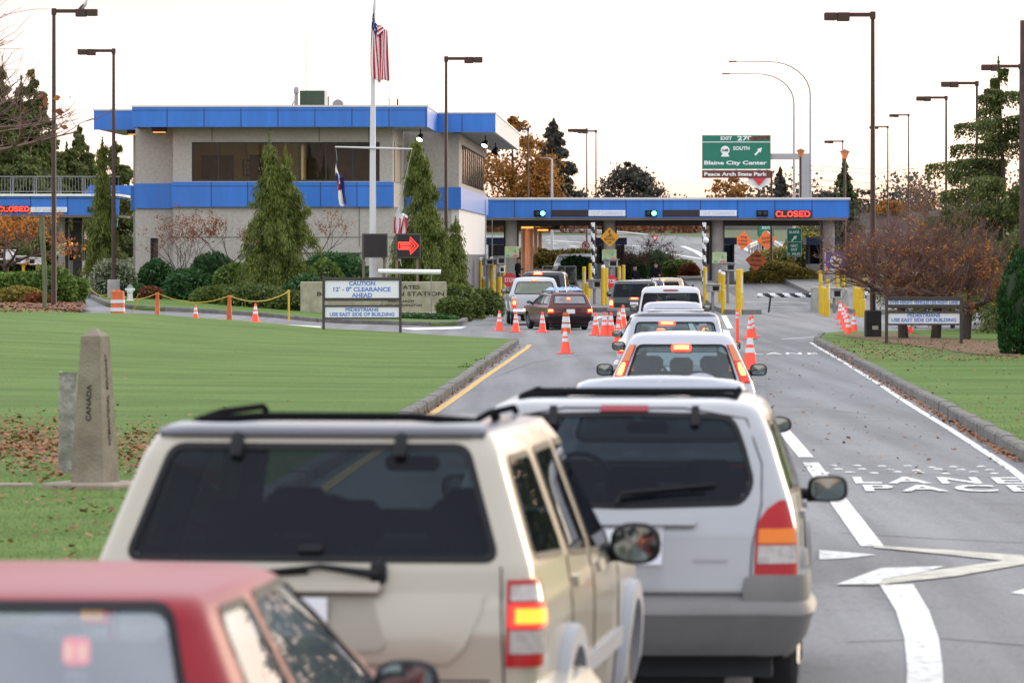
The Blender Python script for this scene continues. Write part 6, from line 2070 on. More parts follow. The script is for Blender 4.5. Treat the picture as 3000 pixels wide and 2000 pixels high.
def crown_tree(name, label, px, pyt, Y, w, leaf, n, size, prof, trunk=True, group=FARC, seed=1, lumps=26, squash=.75):
    """a broad far tree: leaf clumps spread through its outline"""
    q = np.random.default_rng(seed)
    base = gx(px, Y); h = at(px, pyt, Y).z - base.z
    e = empty(name, base, label, "tree", group=group)
    tb = MB(); tb.tube([(0, 0, -.2), (.1, 0, h * .4), (0, 0, h * .8)], [h * .03, h * .02, .03], 7)
    for k in range(7):
        a = q.uniform(0, 6.28); z = h * q.uniform(.25, .6)
        tb.tube([(0, 0, z), (math.cos(a) * w * .2, math.sin(a) * w * .2, z + h * .12), (math.cos(a) * w * .36, math.sin(a) * w * .36, z + h * .22)], [h * .012, h * .008, .02], 4)
    tb.obj("trunk", BARK, e, 60)
    Cs = []
    m = n // lumps
    for k in range(lumps):
        t = q.random()
        r = np.interp(t, [p[0] for p in prof], [p[1] for p in prof]) * w / 2
        a = q.uniform(0, 6.28); rr = r * math.sqrt(q.random()) 
        c = np.array([math.cos(a) * rr * .86, math.sin(a) * rr * .86, h * t])
        s = (.16 + .2 * q.random()) * max(r, w * .14)
        U = q.normal(size=(m, 3)) * .62
        Cs.append(c + U * s * np.array([1, 1, squash]))
    C = np.vstack(Cs); C[:, 2] = np.clip(C[:, 2], .1, h * 1.01)
    leaves("crown", C, size, LG[leaf], e, None, elong=1.5, jitter=1)
    return e
crown_tree("autumn_tree", "golden autumn tree right of the station's white eaves", 1500, 345, 438, 10.5, 'gold', 9000, .24, [(0, .3), (.2, .9), (.45, 1), (.7, .7), (1, .12)], seed=3, lumps=60)
crown_tree("autumn_tree", "rust golden tree beside the dark conifer", 1570, 480, 436, 6.6, 'gold', 5000, .22, [(0, .4), (.3, 1), (.6, .9), (1, .3)], seed=4, lumps=34)
conifer("conifer_tree", "tall dark conical conifer beyond the long canopy", base_at(1622, 450), hY(350, 1600, 450), 7.2, 'mauve', 26, 9, 101, .25, .22, group=FARC, fill=1.5, powr=.75, rise=.1)
crown_tree("round_tree", "round dark evergreen tree in the middle beyond the canopy", 1848, 480, 440, 7.8, 'mauve', 9000, .24, [(0, .85), (.3, 1), (.6, .85), (.85, .5), (1, .15)], seed=5, lumps=70)
branching("bare_tree", "fine twigged pale tree glowing against the sky at right", gx(2690, 300), hY(490, 2690, 300), 1.3, 'gold', 500, .12, 77, .25, 5, .6, .12, kids=(3, 5), up=.5, fit=4.2)
for px, py, w_, sd_, lb in ((2560, 600, 5, 81, "pinkish bare tree behind the nearest right lamp post"), (2640, 625, 5.5, 82, "pinkish bare tree behind the left maple"), (2750, 620, 6, 83, "pinkish bare tree behind the middle maple")):
    branching("bare_tree", lb, gx(px, 235), hY(py, px, 235), 1.3, 'rust', 260, .08, sd_, .2, 5, .5, .1, group="pinkish bare trees beyond the right lane", kids=(3, 5), up=.4, fit=w_, twm=mat("pinkish_twig", (.16, .085, .08), .9))
for px, py, Y, w_, lf, sd_, lb in ((2130, 520, 442, 6.0, 'gold', 6, "thin golden tree below the green exit sign"), (2170, 545, 446, 4, 'gold', 7, "small pale tree right of the golden one below the exit sign"), (2545, 560, 444, 5, 'mauve', 9, "faint far tree right of the canopy's end"), (2600, 590, 440, 6, 'gold', 10, "faint golden far tree behind the lamp posts"), (2425, 560, 445, 4, 'mauve', 12, "small dark far tree behind the grey sign gantry")):
    crown_tree("far_tree", lb, px, py, Y, w_, lf, 2000, .20, [(0, .5), (.35, 1), (.7, .8), (1, .3)], seed=sd_, lumps=40, squash=.5)
conifer("conifer_tree", "pointed dark conifer right of the green exit sign", base_at(2285, 440), hY(492, 2285, 440), 4.2, 'mauve', 15, 7, 103, .3, .22, group=FARC)
# the wooded edge that closes the view under the canopy: many small trees in one mass
Cs = []
for k in range(150):
    x = -50 + 118 * k / 149 + rng.uniform(-.8, .8); Y = 440 + rng.uniform(0, 40)
    z0 = zg(x, Y); hh = rng.uniform(2.0, 4.6) * (1.0 if x > 6 else .75)
    if x > 22: hh *= 1.4
    m = 260
    U = nrand(m) * rng.uniform(.4, 1.05, m)[:, None] * np.array([1.9, 1.6, hh * .55]) + np.array([x, Y, z0 + hh * .45])
    Cs.append(U)
o = leaves("distant_woods", np.vstack(Cs), .34, LG['mauve'], None, None, elong=1.3); tag(o, kind="stuff")
tag(mesh_obj("hill_scrub", *(lambda w: (w[0], w[1]))((lambda n: ([(x_, y_, zg(x_, 430) + z_) for x_ in np.linspace(-70, 90, n) for y_, z_ in ((433, -.2), (440, 1.6), (460, 2.2), (520, 2.4))], [(i * 4 + j, (i + 1) * 4 + j, (i + 1) * 4 + j + 1, i * 4 + j + 1) for i in range(n - 1) for j in range(3)]))(40)), mat("scrub_hillside", (.035, .032, .022), .95, noise=.5, scale=.5), None, 60), kind="structure")
Cs = []
for k in range(60):
    x = -4 + 22 * rng.random(); Y = 418 + rng.uniform(-6, 12)
    U = nrand(160) * np.array([1.2, 1.0, 1.0]) + np.array([x, Y, zg(x, Y) + .7]); Cs.append(U)
Cw = []
for k in range(90):
    a_ = R(rng.uniform(8.5, 27)); D_ = rng.uniform(110, 150); x = D_ * math.sin(a_); Y = D_ * math.cos(a_); hh = rng.uniform(4, 15)
    Cw.append(nrand(420) * rng.uniform(.3, 1.05, 420)[:, None] * np.array([2.6, 2.2, hh * .55]) + np.array([x, Y, zg(x, Y) + hh * .45]))
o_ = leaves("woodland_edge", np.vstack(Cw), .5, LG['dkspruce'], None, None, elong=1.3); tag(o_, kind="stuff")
o = leaves("roadside_scrub", np.vstack(Cs), .26, LG['redbed'], None, None); tag(o, kind="stuff")

# --- grass blades on the near lawns and fallen leaves
def inpoly(P, poly):
    x, y = P[:, 0], P[:, 1]; ins = np.zeros(len(P), bool); n = len(poly)
    for i in range(n):
        x1, y1 = poly[i]; x2, y2 = poly[(i + 1) % n]
        c = ((y1 > y) != (y2 > y)); xi = (x2 - x1) * (y - y1) / (y2 - y1 + 1e-12) + x1
        ins ^= c & (x < xi)
    return ins
zgv = np.vectorize(zg)
GRASSB = leafmat("grass_blade", (.058, .125, .014), (.13, .22, .042), trans=.3)
def blades(name, poly, n, y0, y1, halfw):
    Y = y0 * (y1 / y0) ** rng.random(n)
    X = rng.uniform(-1, 1, n) * halfw * Y
    P = np.column_stack([X, Y]); P = P[rng.random(n) > ((Y - y0) / (y1 - y0)) ** .8]; P = P[inpoly(P, poly)]
    z = zgv(P[:, 0], P[:, 1]) + .125
    m = len(P); B0 = np.column_stack([P, z])
    a = rng.uniform(0, 6.283, m); h = rng.uniform(.015, .04, m)
    wv = np.column_stack([np.cos(a), np.sin(a), np.zeros(m)]) * (.0035 * np.clip(P[:, 1] / 40, .8, 2))[:, None]
    tp = np.column_stack([rng.normal(size=m) * .02, rng.normal(size=m) * .02, h])
    o = quads_obj(name, np.stack([B0 - wv, B0 + wv, B0 + tp], 1), 3, GRASSB)
    return tag(o, kind="stuff")
blades("grass_blades", LAWNP, 120000, 28, 75, .112)
blades("grass_blades", rp_, 45000, 52, 85, .112)
DRY = leafmat("fallen_leaf", (.10, .03, .012), (.36, .14, .04), trans=.1)
def fallen(name, pts, size, lift):
    P = np.array(pts); m = len(P)
    C = np.column_stack([P[:, 0], P[:, 1], zgv(P[:, 0], P[:, 1]) + lift + rng.uniform(0, .02, m)])
    a = rng.uniform(0, 6.283, m); s = size * rng.uniform(.5, 1.3, m)
    u = np.column_stack([np.cos(a), np.sin(a), rng.uniform(-.5, .5, m)]) * s[:, None]
    v = np.column_stack([-np.sin(a), np.cos(a), rng.uniform(-.5, .5, m)]) * (s * .7)[:, None]
    Q = np.stack([C - u, C - u * .2 + v, C + u, C + u * .1 - v], 1)
    return tag(quads_obj(name, Q, 4, DRY), kind="stuff")
pl = []
for px, py, n_, sx_, sy_ in ((60, 1300, 2600, 130, 38), (240, 1325, 700, 70, 38), (410, 1318, 600, 45, 40), (150, 1420, 120, 110, 60), (120, 1540, 60, 160, 60), (300, 1560, 40, 150, 50), (700, 1200, 40, 500, 90), (600, 1290, 50, 300, 40)):
    for k in range(n_):
        p = gnd(px + random.gauss(0, sx_), min(1990, max(1000, py + random.gauss(0, sy_))), .13)
        if p.x < -2.6: pl.append((p.x, p.y))
fallen("fallen_leaves", pl, .036, .15)
pl = []
for k in range(1500):
    t = random.random() ** .8
    x0 = 2400 + 600 * t; y0 = 1005 + 345 * t
    p = gnd(x0 - abs(random.gauss(0, 14)) - 4 * t, y0 + random.gauss(0, 2) + 4)
    pl.append((p.x, p.y))
for k in range(260):
    p = gnd(random.uniform(2100, 2950), random.uniform(1020, 1400)); pl.append((p.x, p.y))
for k in range(420):
    t = random.random(); p = gnd(1240 + 270 * t + random.gauss(8, 5), 1208 - 195 * t + 4); pl.append((p.x, p.y))
fallen("fallen_leaves", pl, .032, .012)
pl = []
for k in range(1800):
    p = gnd(random.uniform(2440, 2990), random.uniform(992, 1050) + 12 * random.random(), .14); pl.append((p.x, p.y))
for k in range(160):
    p = gnd(random.uniform(2500, 3000), random.uniform(1050, 1300), .14)
    if p.x > 7.2: pl.append((p.x, p.y))
fallen("fallen_leaves", pl, .035, .15)
pl = []
for k in range(1600):
    p = gnd(random.uniform(0, 240), random.uniform(862, 915), .17); pl.append((p.x, p.y))
fallen("mulch_leaves", pl, .06, .18)
# weeds in the kerb gutter
for px, py, lb in ((1372, 1092, "tuft of weeds in the left kerb gutter, nearer one"), (1406, 1072, "tuft of weeds in the left kerb gutter, farther one")):
    b = gnd(px, py)
    e = empty("weed_tuft", b, lb, "weed")
    n_ = 220
    C = rng.normal(size=(n_, 3)) * np.array([.10, .12, .04]) + np.array([0, 0, .09]); C[:, 2] = np.abs(C[:, 2])
    leaves("foliage", C, .045, LG['bright'], e, np.tile([0, 0, 1.0], (n_, 1)), jitter=.7)
# ------------------------------------------------------------------ street furniture
def light_pole(label, px, pyt, Y, side, arm=1.55, group="brown shoebox lamp posts", base_z=None, foot=None, w0=.085, head=.78, tilt=0.0, z_cut=None):
    p = gx(px, Y)
    if base_z is not None: p.z = base_z
    ztop = CZ - (pyt - HY) / F * Y
    e = empty("street_lamp", p, label, "street lamp", group=group)
    H = ztop - p.z
    m = MB(); m.tube([(0, 0, -.1 if foot is None else foot), (0, 0, H * .5), (0, 0, H - .05)], [w0, w0 * .82, w0 * .62], 8); m.obj("pole", BROWNPOLE, e, 40)
    m = MB(); m.box((0, 0, H - .08), (.17, .17, .24), bev=.02)
    m.box((side * (arm - head) * .5, 0, H - .06), (arm - head, .09, .13), bev=.015); m.obj("arm", BROWNPOLE, e)
    xh = side * (arm - head / 2)
    m = MB()
    m.box((xh + side * head * .25, 0, H - .11), (head * .5, .38, .23), bev=.02); m.box((xh - side * head * .25, 0, H - .125), (head * .498, .34, .27), bev=.02)
    h_ = m.obj("lamp_head", BROWNPOLE, e)
    m = MB(); m.box((xh + side * head * .25, 0, H - .231), (head * .42, .28, .014)); m.obj("lens", mat("dull_lens", (.35, .25, .18), .3), h_)
    if foot is not None:
        m = MB(); m.lathe([(.27, -.1), (.27, foot - .03), (.24, foot), (.001, foot)], (0, 0, 0), 16); m.obj("footing", CONC, e, 40)
    return e
light_pole("tallest brown lamp post on the left, a bird sitting on its lamp", 158, 28, 163, 1, w0=.10)
light_pole("brown lamp post standing on a pale concrete footing, arm to the left", 333, 145, 199, -1, foot=.85, w0=.10)
light_pole("brown lamp post in front of the station's right roof end", 1307, 168, 196, 1, w0=.09)
RP = gnd(2557, 988, .12)
lp_ = light_pole("nearest lamp post on the right, set in a dark block footing", 2557, 38, RP.y, -1, arm=1.5, base_z=RP.z, w0=.095)
m = MB(); m.box((0, 0, .40), (.50, .5, .86), bev=.03); m.obj("footing", mat("dark_block", (.035, .03, .03), .9, noise=.4, scale=3), lp_)
m = MB(); m.box((.06, -.255, .30), (.18, .01, .12), rz=0, bev=.004); m.obj("notice", mat("pale_notice", (.45, .45, .36), .7), lp_)
for px, pyt, lb in ((2990, 190, "lamp post with the largest far lamp, behind the tall spruce tip"), (2862, 240, "second lamp post of the far right row, right of the near post"), (2772, 283, "third lamp post of the far right row, above the spruce boughs"), (2662, 335, "fourth lamp post of the far right row"), (2601, 370, "lamp post whose lamp is crossed by the near right post"), (2469, 412, "smallest lamp post beside the red lantern")):
    # distance from the apparent height, all posts equally tall
    lo, hi = 100., 400.
    for _ in range(40):
        mid = (lo + hi) / 2
        if CZ - (pyt - HY) / F * mid - gx(px, mid).z < 10.4: lo = mid
        else: hi = mid
    light_pole(lb, px, pyt, lo, -1, arm=1.6)
light_pole("thin far lamp post with two heads overlapping, left one", 1719, 378, 340, -1, arm=1.4, w0=.07)
light_pole("thin far lamp post right of its twin, beyond the canopy", 1746, 382, 352, -1, arm=1.4, w0=.07)
light_pole("far lamp post in front of the golden tree by the white eaves", 1547, 376, 285, -1, arm=1.3, w0=.08)

GREYM = mat("grey_lamp_steel", (.38, .38, .40), .5, .4)
def curved_lamp(label, px, Y, pyt, pxe, r=3.0):
    p = gx(px, Y); s = F / Y
    H = CZ - (pyt - HY) / s - p.z
    reach = (px - pxe) / s
    e = empty("highway_lamp", p, label, "street lamp", group="tall curved highway lamps")
    pts = [(0, 0, -.1), (0, 0, H * .5)]
    rr = min(reach * .55, H * .25)
    for k in range(9):
        a = math.pi / 2 * k / 8
        pts.append((-rr + rr * math.cos(a), 0, H - rr * .8 + rr * .8 * math.sin(a)))
    pts.append((-reach, 0, H + .02))
    m = MB(); m.tube(pts, [.11] + [.085] + list(np.linspace(.07, .035, len(pts) - 2)), 8); m.obj("pole", GREYM, e, 50)
    m = MB(); m.box((-reach - .2, 0, H + .01), (.6, .25, .12), bev=.05); m.obj("lamp_head", mat("rust_lamp", (.25, .15, .12), .6), e, 50)
curved_lamp("tall curved grey highway lamp on the right, outer one", 2374, 322, 181, 2155)
curved_lamp("tall curved grey highway lamp on the right, inner lower one", 2326, 330, 217, 2135)
curved_lamp("small curved grey lamp before the dark conical conifer", 1617, 318, 464, 1602)
def lantern(label, px, pyt, Y):
    p = gx(px, Y); s = F / Y; H = CZ - (pyt - HY) / s - p.z
    e = empty("lantern_post", p, label, "street lamp", group="red lantern posts")
    m = MB(); m.tube([(0, 0, 0), (0, 0, H - .5)], .07, 8); m.obj("pole", BROWNPOLE, e)
    m = MB(); m.lathe([(.10, H - .52), (.26, H - .14)], (0, 0, 0), 6); m.obj("lamp_shade", mat("orange_lantern_glass", (.55, .16, .05), .4, emit=(1, .3, .08), es=.08), e)
    m = MB(); m.lathe([(.34, H - .15), (.30, H - .11), (.10, H - .02), (.02, H), (.02, H + .08), (.001, H + .10)], (0, 0, 0), 6); m.obj("cap", mat("lantern_cap", (.16, .06, .05), .6), e)
lantern("red lantern post behind the grey gantry arm", 2346, 436, 300)
lantern("red lantern on a post above the dark spruce", 2475, 438, 262)

# ---- sign gantry
SGREEN = mat("highway_sign_green", (.006, .165, .105), .45, noise=.06, scale=1)
SBROWN = mat("park_sign_brown", (.13, .032, .022), .5)
YG = 320.0; sg_ = F / YG
gp = gx(2356, YG)
e = empty("sign_gantry", gp, "grey cantilever gantry with green exit 270 sign for the city center", "road sign")
def gl_(px): return (px - 1500) / sg_ - gp.x
def gz_(py): return CZ - (py - HY) / sg_ - gp.z
m = MB(); m.box((0, 0, gz_(450) / 2), (30 / sg_, .5, gz_(450))); m.obj("post", GREYM, e)
m = MB(); m.box(((gl_(2150) + gl_(2340.8)) / 2, 0, gz_(459)), (gl_(2340.8) - gl_(2150), .45, 18 / sg_)); m.obj("arm", GREYM, e)
gs = MB(); gs.box(((gl_(2056) + gl_(2257)) / 2, -.42, (gz_(395) + gz_(498)) / 2), (gl_(2257) - gl_(2056), .12, gz_(395) - gz_(498)), bev=.02); pn = gs.obj("exit_panel", SGREEN, e)
gs = MB(); gs.box(((gl_(2056) + gl_(2257)) / 2, -.42, (gz_(499) + gz_(522)) / 2), (gl_(2257) - gl_(2056), .12, gz_(499) - gz_(522)), bev=.02); pb = gs.obj("park_panel", SBROWN, e)
WL = mat("white_sign_lettering", (.80, .82, .80), .5)
yq = -.49
for py, pn_ in ((396.5, pn), (417, pn), (496.8, pn)):
    m = MB(); m.box(((gl_(2056) + gl_(2257)) / 2, yq, gz_(py)), (gl_(2256) - gl_(2057), .02, 2.2 / sg_)); m.obj("border_line", WL, pn_)
def sign_text(name, body, px, py, hpx, parent, m_, wpx=None, y=yq, loc=gl_, locz=gz_, s_=None, bold=.03):
    s_ = s_ or sg_
    t = text_obj(name, body, 1.0, m_, Vector((0, 0, 0)), parent, depth=.004, bold=bold)
    co = np.array([v.co for v in t.data.vertices]); lo, hi = co.min(0), co.max(0)
    sx = (wpx / s_) / (hi[0] - lo[0]) if wpx else (hpx / s_) / (hi[2] - lo[2])
    sz = (hpx / s_) / (hi[2] - lo[2])
    for v in t.data.vertices:
        v.co = ((v.co.x - (lo[0] + hi[0]) / 2) * sx + loc(px), v.co.y + y, (v.co.z - (lo[2] + hi[2]) / 2) * sz + locz(py))
    return t
sign_text("lettering", "EXIT", 2127, 406, 10, pn, WL, 33)
sign_text("lettering", "270", 2181, 406, 14, pn, WL, 44)
m = MB(); m.prism([(gl_(2192), gz_(412)), (gl_(2196), gz_(402)), (gl_(2254), gz_(398)), (gl_(2254), gz_(407))], yq - .03, yq - .01); m.obj("graffiti_patch", mat("rusty_scrawl", (.14, .05, .04), .8, noise=.5, scale=4), pn)
sign_text("lettering", "SOUTH", 2171, 435, 11, pn, WL, 48)
sign_text("lettering", "Blaine City Center", 2154, 479, 15, pn, WL, 183)
m = MB()
pts = [(2115, 453 + 0)] 
m.lathe([(13 / sg_, 0), (13 / sg_, .02), (.001, .021)], (gl_(2123.5), yq, gz_(441)), 18, M=Matrix.Rotation(R(90), 4, 'X'))
m.prism([(gl_(2111), gz_(459.5)), (gl_(2136), gz_(459.5)), (gl_(2131), gz_(450)), (gl_(2117), gz_(450))], yq - .02, yq)
m.obj("route_shield", WL, pn)
sign_text("lettering", "548", 2123.5, 441, 8, pn, mat("black_lettering", (.02, .02, .02), .6), 18, y=yq - .03)
def arrow_prism(cx_, cz_, L, wd, ang, y0, y1):
    P = [(-L / 2, -wd / 2), (L * .05, -wd / 2), (L * .05, -wd * 1.35), (L / 2, 0), (L * .05, wd * 1.35), (L * .05, wd / 2), (-L / 2, wd / 2)]
    c, s = math.cos(ang), math.sin(ang)
    return [(cx_ + a * c - b * s, cz_ + a * s + b * c) for a, b in P]
m = MB(); m.prism(arrow_prism(gl_(2221), gz_(444), 30 / sg_, 5.5 / sg_, R(47), 0, 0), yq - .02, yq); m.obj("arrow", WL, pn)
sign_text("lettering", "Peace Arch State Park", 2154, 510.5, 11, pb, WL, 183)
for px in (2090, 2222):
    m = MB(); m.box((gl_(px), -.28, gz_(455)), (.12, .16, 2.4)); m.obj("bracket", GREYM, e)

# petrol-station style sign far behind
yf_ = 400.0; p = gx(2224, yf_); s = F / yf_
e = empty("roadside_sign", p, "red and white roadside sign peeking below the green exit sign", "sign")
m = MB(); m.tube([(0, 0, 0), (0, 0, CZ - (556 - HY) / s - p.z)], .14, 8); m.obj("pole", BROWNPOLE, e)
z0 = CZ - (545 - HY) / s - p.z
m = MB(); m.prism([(-.62, z0 + .75), (0, z0 + .05), (.62, z0 + .75), (.62, z0 + 1.2), (-.62, z0 + 1.2)], -.2, 0); m.obj("red_chevron", mat("sign_red", (.62, .03, .05), .5), e)
m = MB(); m.prism([(-.95, z0 + .2), (0, z0 - .25), (.95, z0 + .2), (.95, z0 + 1.3), (-.95, z0 + 1.3)], .01, .2); m.obj("panel", WHITE, e)
m = MB(); m.box((-.85, -.06, z0 + .85), (.40, .1, .35)); m.obj("blue_panel", mat("sign_navy", (.05, .06, .16), .5), e)

# ---- ordinary post signs
def post_sign(name, label, cat, px, py, Y, shape, w_, h_, face, pole=True, pole_m=None, group=None, tilt=0, lines=(), txt=None, pole_px=None):
    """a sign plate centred at pixel (px, py), size in metres"""
    c = at(px, py, Y); b = gx(px if pole_px is None else pole_px, Y)
    e = empty(name, b, label, cat, group=group)
    o = c - b
    if pole:
        m = MB(); m.box((0, .05, (o.z + h_ * .3) / 2), (.07, .05, o.z + h_ * .3)); m.obj("pole", pole_m or STEEL, e)
    P = {'rect': rounded([(-w_ / 2, -h_ / 2), (w_ / 2, -h_ / 2), (w_ / 2, h_ / 2), (-w_ / 2, h_ / 2)], min(w_, h_) * .07),
         'diamond': rounded([(0, -h_ / 2), (w_ / 2, 0), (0, h_ / 2), (-w_ / 2, 0)], .04),
         'oct': [(w_ / 2 * math.cos(R(22.5 + 45 * k)) / math.cos(R(22.5)), h_ / 2 * math.sin(R(22.5 + 45 * k)) / math.cos(R(22.5))) for k in range(8)],
         'circle': [(w_ / 2 * math.cos(R(15 * k)), h_ / 2 * math.sin(R(15 * k))) for k in range(24)],
         'yield': rounded([(0, -h_ / 2), (w_ / 2, h_ / 2), (-w_ / 2, h_ / 2)], .05)}[shape]
    ct, st = math.cos(R(tilt)), math.sin(R(tilt))
    T = lambda q: [(o.x + a * ct - b_ * st, o.z + a * st + b_ * ct) for a, b_ in q]
    m = MB(); m.prism(T(P), o.y - .02, o.y); pl_ = m.obj("sign_plate", face, e)
    for (a, b_, hh, ww, body, mm) in lines:
        t = text_obj("lettering", body, 1.0, mm, Vector((0, 0, 0)), pl_, depth=.003, bold=.02)
        co = np.array([v.co for v in t.data.vertices]); lo, hi = co.min(0), co.max(0)
        for v in t.data.vertices:
            x = (v.co.x - (lo[0] + hi[0]) / 2) / (hi[0] - lo[0]) * ww + a; z = (v.co.z - (lo[2] + hi[2]) / 2) / (hi[2] - lo[2]) * hh + b_
            v.co = (o.x + x * ct - z * st, v.co.y + o.y - .025, o.z + x * st + z * ct)
    return e, pl_, o, T, P
BLK = mat("black_lettering", (.02, .02, .02), .6)
ORANGE = mat("orange_work_sign", (.78, .16, .03), .5, noise=.06, scale=2)
SYEL = mat("sign_yellow", (.66, .30, .012), .5)
SRED = mat("sign_red", (.62, .03, .05), .5)
# buckle up
e, pl_, o, T, P = post_sign("warning_sign", "yellow diamond sign BUCKLE UP on the middle booth column", "sign", 1786, 695, YC - .6, 'diamond', 1.10, 1.10, SYEL, pole=False, lines=((0, -.10, .15, .58, "BUCKLE", BLK), (0, -.30, .13, .2, "UP", BLK), (0, .05, .06, .42, "SAFETY", BLK)))
m = MB(); m.tube([(o.x + a, o.y - .03, o.z + b) for a, b in ((-.06, .33), (0, .22), (.06, .18), (.09, .10), (-.04, .10))], .025, 5); m.lathe([(.05, 0), (.05, .01), (.001, .011)], (o.x, o.y - .03, o.z + .36), 10, M=Matrix.Rotation(R(90), 4, 'X')); m.obj("seated_figure", BLK, pl_)
# green notices on columns
NOTG = mat("green_notice", (.42, .50, .27), .6, noise=.12, scale=6)
for px, py, Y, lb in ((1500, 738, YC - .2, "pale green notice on the left booth column"), (1785, 747, YC - .2, "pale green notice under the buckle up sign"), (2108, 755, YC - .2, "pale green notice on the column with the ball lamp"), (178, 731, YL - 0, "pale green notice on the far left canopy column")):
    e, pl_, o, T, P = post_sign("notice_board", lb, "notice", px, py, Y, 'rect', .80 if px > 300 else .42, .62, NOTG, pole=False, group="green notices on the booth columns")
    k = .8 if px > 300 else .42
    m = MB(); m.prism([(o.x + a * k, o.z + b) for a, b in ((-.05, -.28), (.46, -.28), (.46, -.18), (.25, -.13), (.05, -.2))], o.y - .03, o.y - .021); m.obj("pink_patch", mat("notice_pink", (.55, .16, .22), .6), pl_)
    m = MB(); m.prism([(o.x + a * k, o.z + b) for a, b in ((-.42, -.27), (-.15, -.27), (-.18, -.16), (-.36, -.14))], o.y - .03, o.y - .021); m.prism([(o.x + a * k, o.z + b) for a, b in ((.15, -.02), (.3, -.05), (.26, .12), (.16, .1))], o.y - .03, o.y - .021); m.obj("green_patch", mat("notice_green", (.10, .38, .24), .6), pl_)
    m = MB()
    for q in range(3): m.box((o.x + (q - 1) * .01, o.y - .024, o.z + .22 - q * .08), (k * (.72 - q * .12), .004, .022))
    m.obj("text_line", mat("notice_text", (.30, .36, .20), .6), pl_)
post_sign("stop_sign", "red STOP sign beside the left yellow bollards", "sign", 1493, 820, 228, 'oct', .66, .66, SRED, lines=((0, 0, .22, .50, "STOP", WL),), group="stop signs at the booths")
post_sign("stop_sign", "red STOP sign partly behind the dark green minivan", "sign", 1789, 824, 222, 'oct', .62, .62, SRED, lines=((0, 0, .2, .46, "STOP", WL),), group="stop signs at the booths")
e, pl_, o, T, P = post_sign("no_entry_sign", "round white sign with red ring and slash, no pedestrians", "sign", 1716, 719, 276, 'circle', .52, .52, WHITE, pole_m=BROWNPOLE)
m = MB(); n_ = 28
for k in range(n_):
    pass
m.tube([(o.x + .23 * math.cos(R(k * 15)), o.y - .03, o.z + .23 * math.sin(R(k * 15))) for k in range(25)], .028, 5); m.tube([(o.x - .16, o.y - .03, o.z + .16), (o.x + .16, o.y - .03, o.z - .16)], .025, 5); m.obj("red_ring", SRED, pl_)
m = MB(); m.tube([(o.x + a, o.y - .028, o.z + b) for a, b in ((-.05, -.14), (0, .0), (0, .08), (.03, .13))], .03, 5); m.obj("figure", BLK, pl_)
e, pl_, o, T, P = post_sign("yield_sign", "red and white yield triangle by the freeway", "sign", 1919, 700, 372, 'yield', .62, .56, SRED)
m = MB(); m.prism([(o.x + a * .52, o.z + .03 + b * .52) for a, b in ((0, -.25), (.28, .25), (-.28, .25))], o.y - .03, o.y - .021); m.obj("white_triangle", WHITE, pl_)
for px, py, Y, sz, tl, txt_, lb in ((2177, 705, 345, 1.42, -6, ("ONE", "LANE", "AHEAD"), "orange diamond work sign farthest left, above the freeway"), (2246, 703, 300, 1.28, 8, ("ROAD", "WORK"), "orange diamond work sign crossed by a brown pole"), (2215, 763, 262, 1.24, -4, ("RAMP", "WORK", "AHEAD"), "lowest orange diamond work sign beside the bushes")):
    n_ = len(txt_)
    post_sign("work_sign", lb, "sign", px, py, Y, 'diamond', sz * 1.0, sz * 1.02, ORANGE, tilt=tl, group="orange road work signs", lines=tuple((0, (n_ / 2 - .5 - i) * .26, .16, .30 + .09 * len(w_) * (.8 if i != 1 else 1), w_, BLK) for i, w_ in enumerate(txt_)), pole_m=GREYM)
p_ = gx(2260, 275); m = MB(); m.tube([(0, 0, -.1), (0, 0, at(2260, 500, 275).z - p_.z)], [.09, .06], 8); o = m.obj("brown_pole", BROWNPOLE); o.location = p_; tag(o, "plain brown steel pole crossing the orange work sign", "pole")
e, pl_, o, T, P = post_sign("exit_sign", "tall green BLAINE sign with white arrow, next exit", "sign", 2327, 710, 268, 'rect', .86, 1.66, SGREEN, lines=((0, .60, .16, .58, "BLAINE", WL), (0, -.20, .15, .42, "NEXT", WL), (0, -.42, .15, .36, "EXIT", WL), (0, -.67, .15, .70, "6  MILES", WL)), pole_m=mat("weathered_post", (.16, .14, .12), .9))
m = MB(); m.prism([(a, b) for a, b in arrow_prism(o.x, o.z + .24, .44, .085, R(47), 0, 0)], o.y - .03, o.y - .021); m.obj("arrow", WL, pl_)
m = MB(); m.box((o.x, o.y - .025, o.z + .02), (.82, .004, .02)); m.obj("border_line", WL, pl_)
m = MB()
for (a, b, c, d) in ((-.42, -.42, -.81, .81), (.42, .42, -.81, .81)): m.box((o.x + a, o.y - .025, o.z), (.014, .004, 1.6))
m.box((o.x, o.y - .025, o.z + .815), (.8, .004, .014)); m.box((o.x, o.y - .025, o.z - .815), (.8, .004, .014)); m.obj("border", WL, pl_)
e, pl_, o, T, P = post_sign("route_sign", "small green SOUTH route sign behind the orange work sign", "sign", 2245, 685, 318, 'rect', 1.05, 1.5, SGREEN, lines=((0, .42, .18, .6, "SOUTH", WL),))
m = MB(); m.lathe([(.3, 0), (.3, .01), (.001, .011)], (o.x, o.y - .03, o.z - .1), 16, M=Matrix.Rotation(R(90), 4, 'X')); m.obj("route_shield", WL, pl_)
post_sign("blue_sign", "blue service sign hidden behind the right canopy column", "sign", 2380, 685, 300, 'rect', .55, 2.0, mat("service_blue", (.02, .09, .42), .5))
e, pl_, o, T, P = post_sign("banner", "blue and white banner with round emblem behind the orange leaves", "banner", 2447, 765, 250, 'rect', 1.15, 1.0, mat("banner_blue", (.07, .06, .30), .6), pole=True)
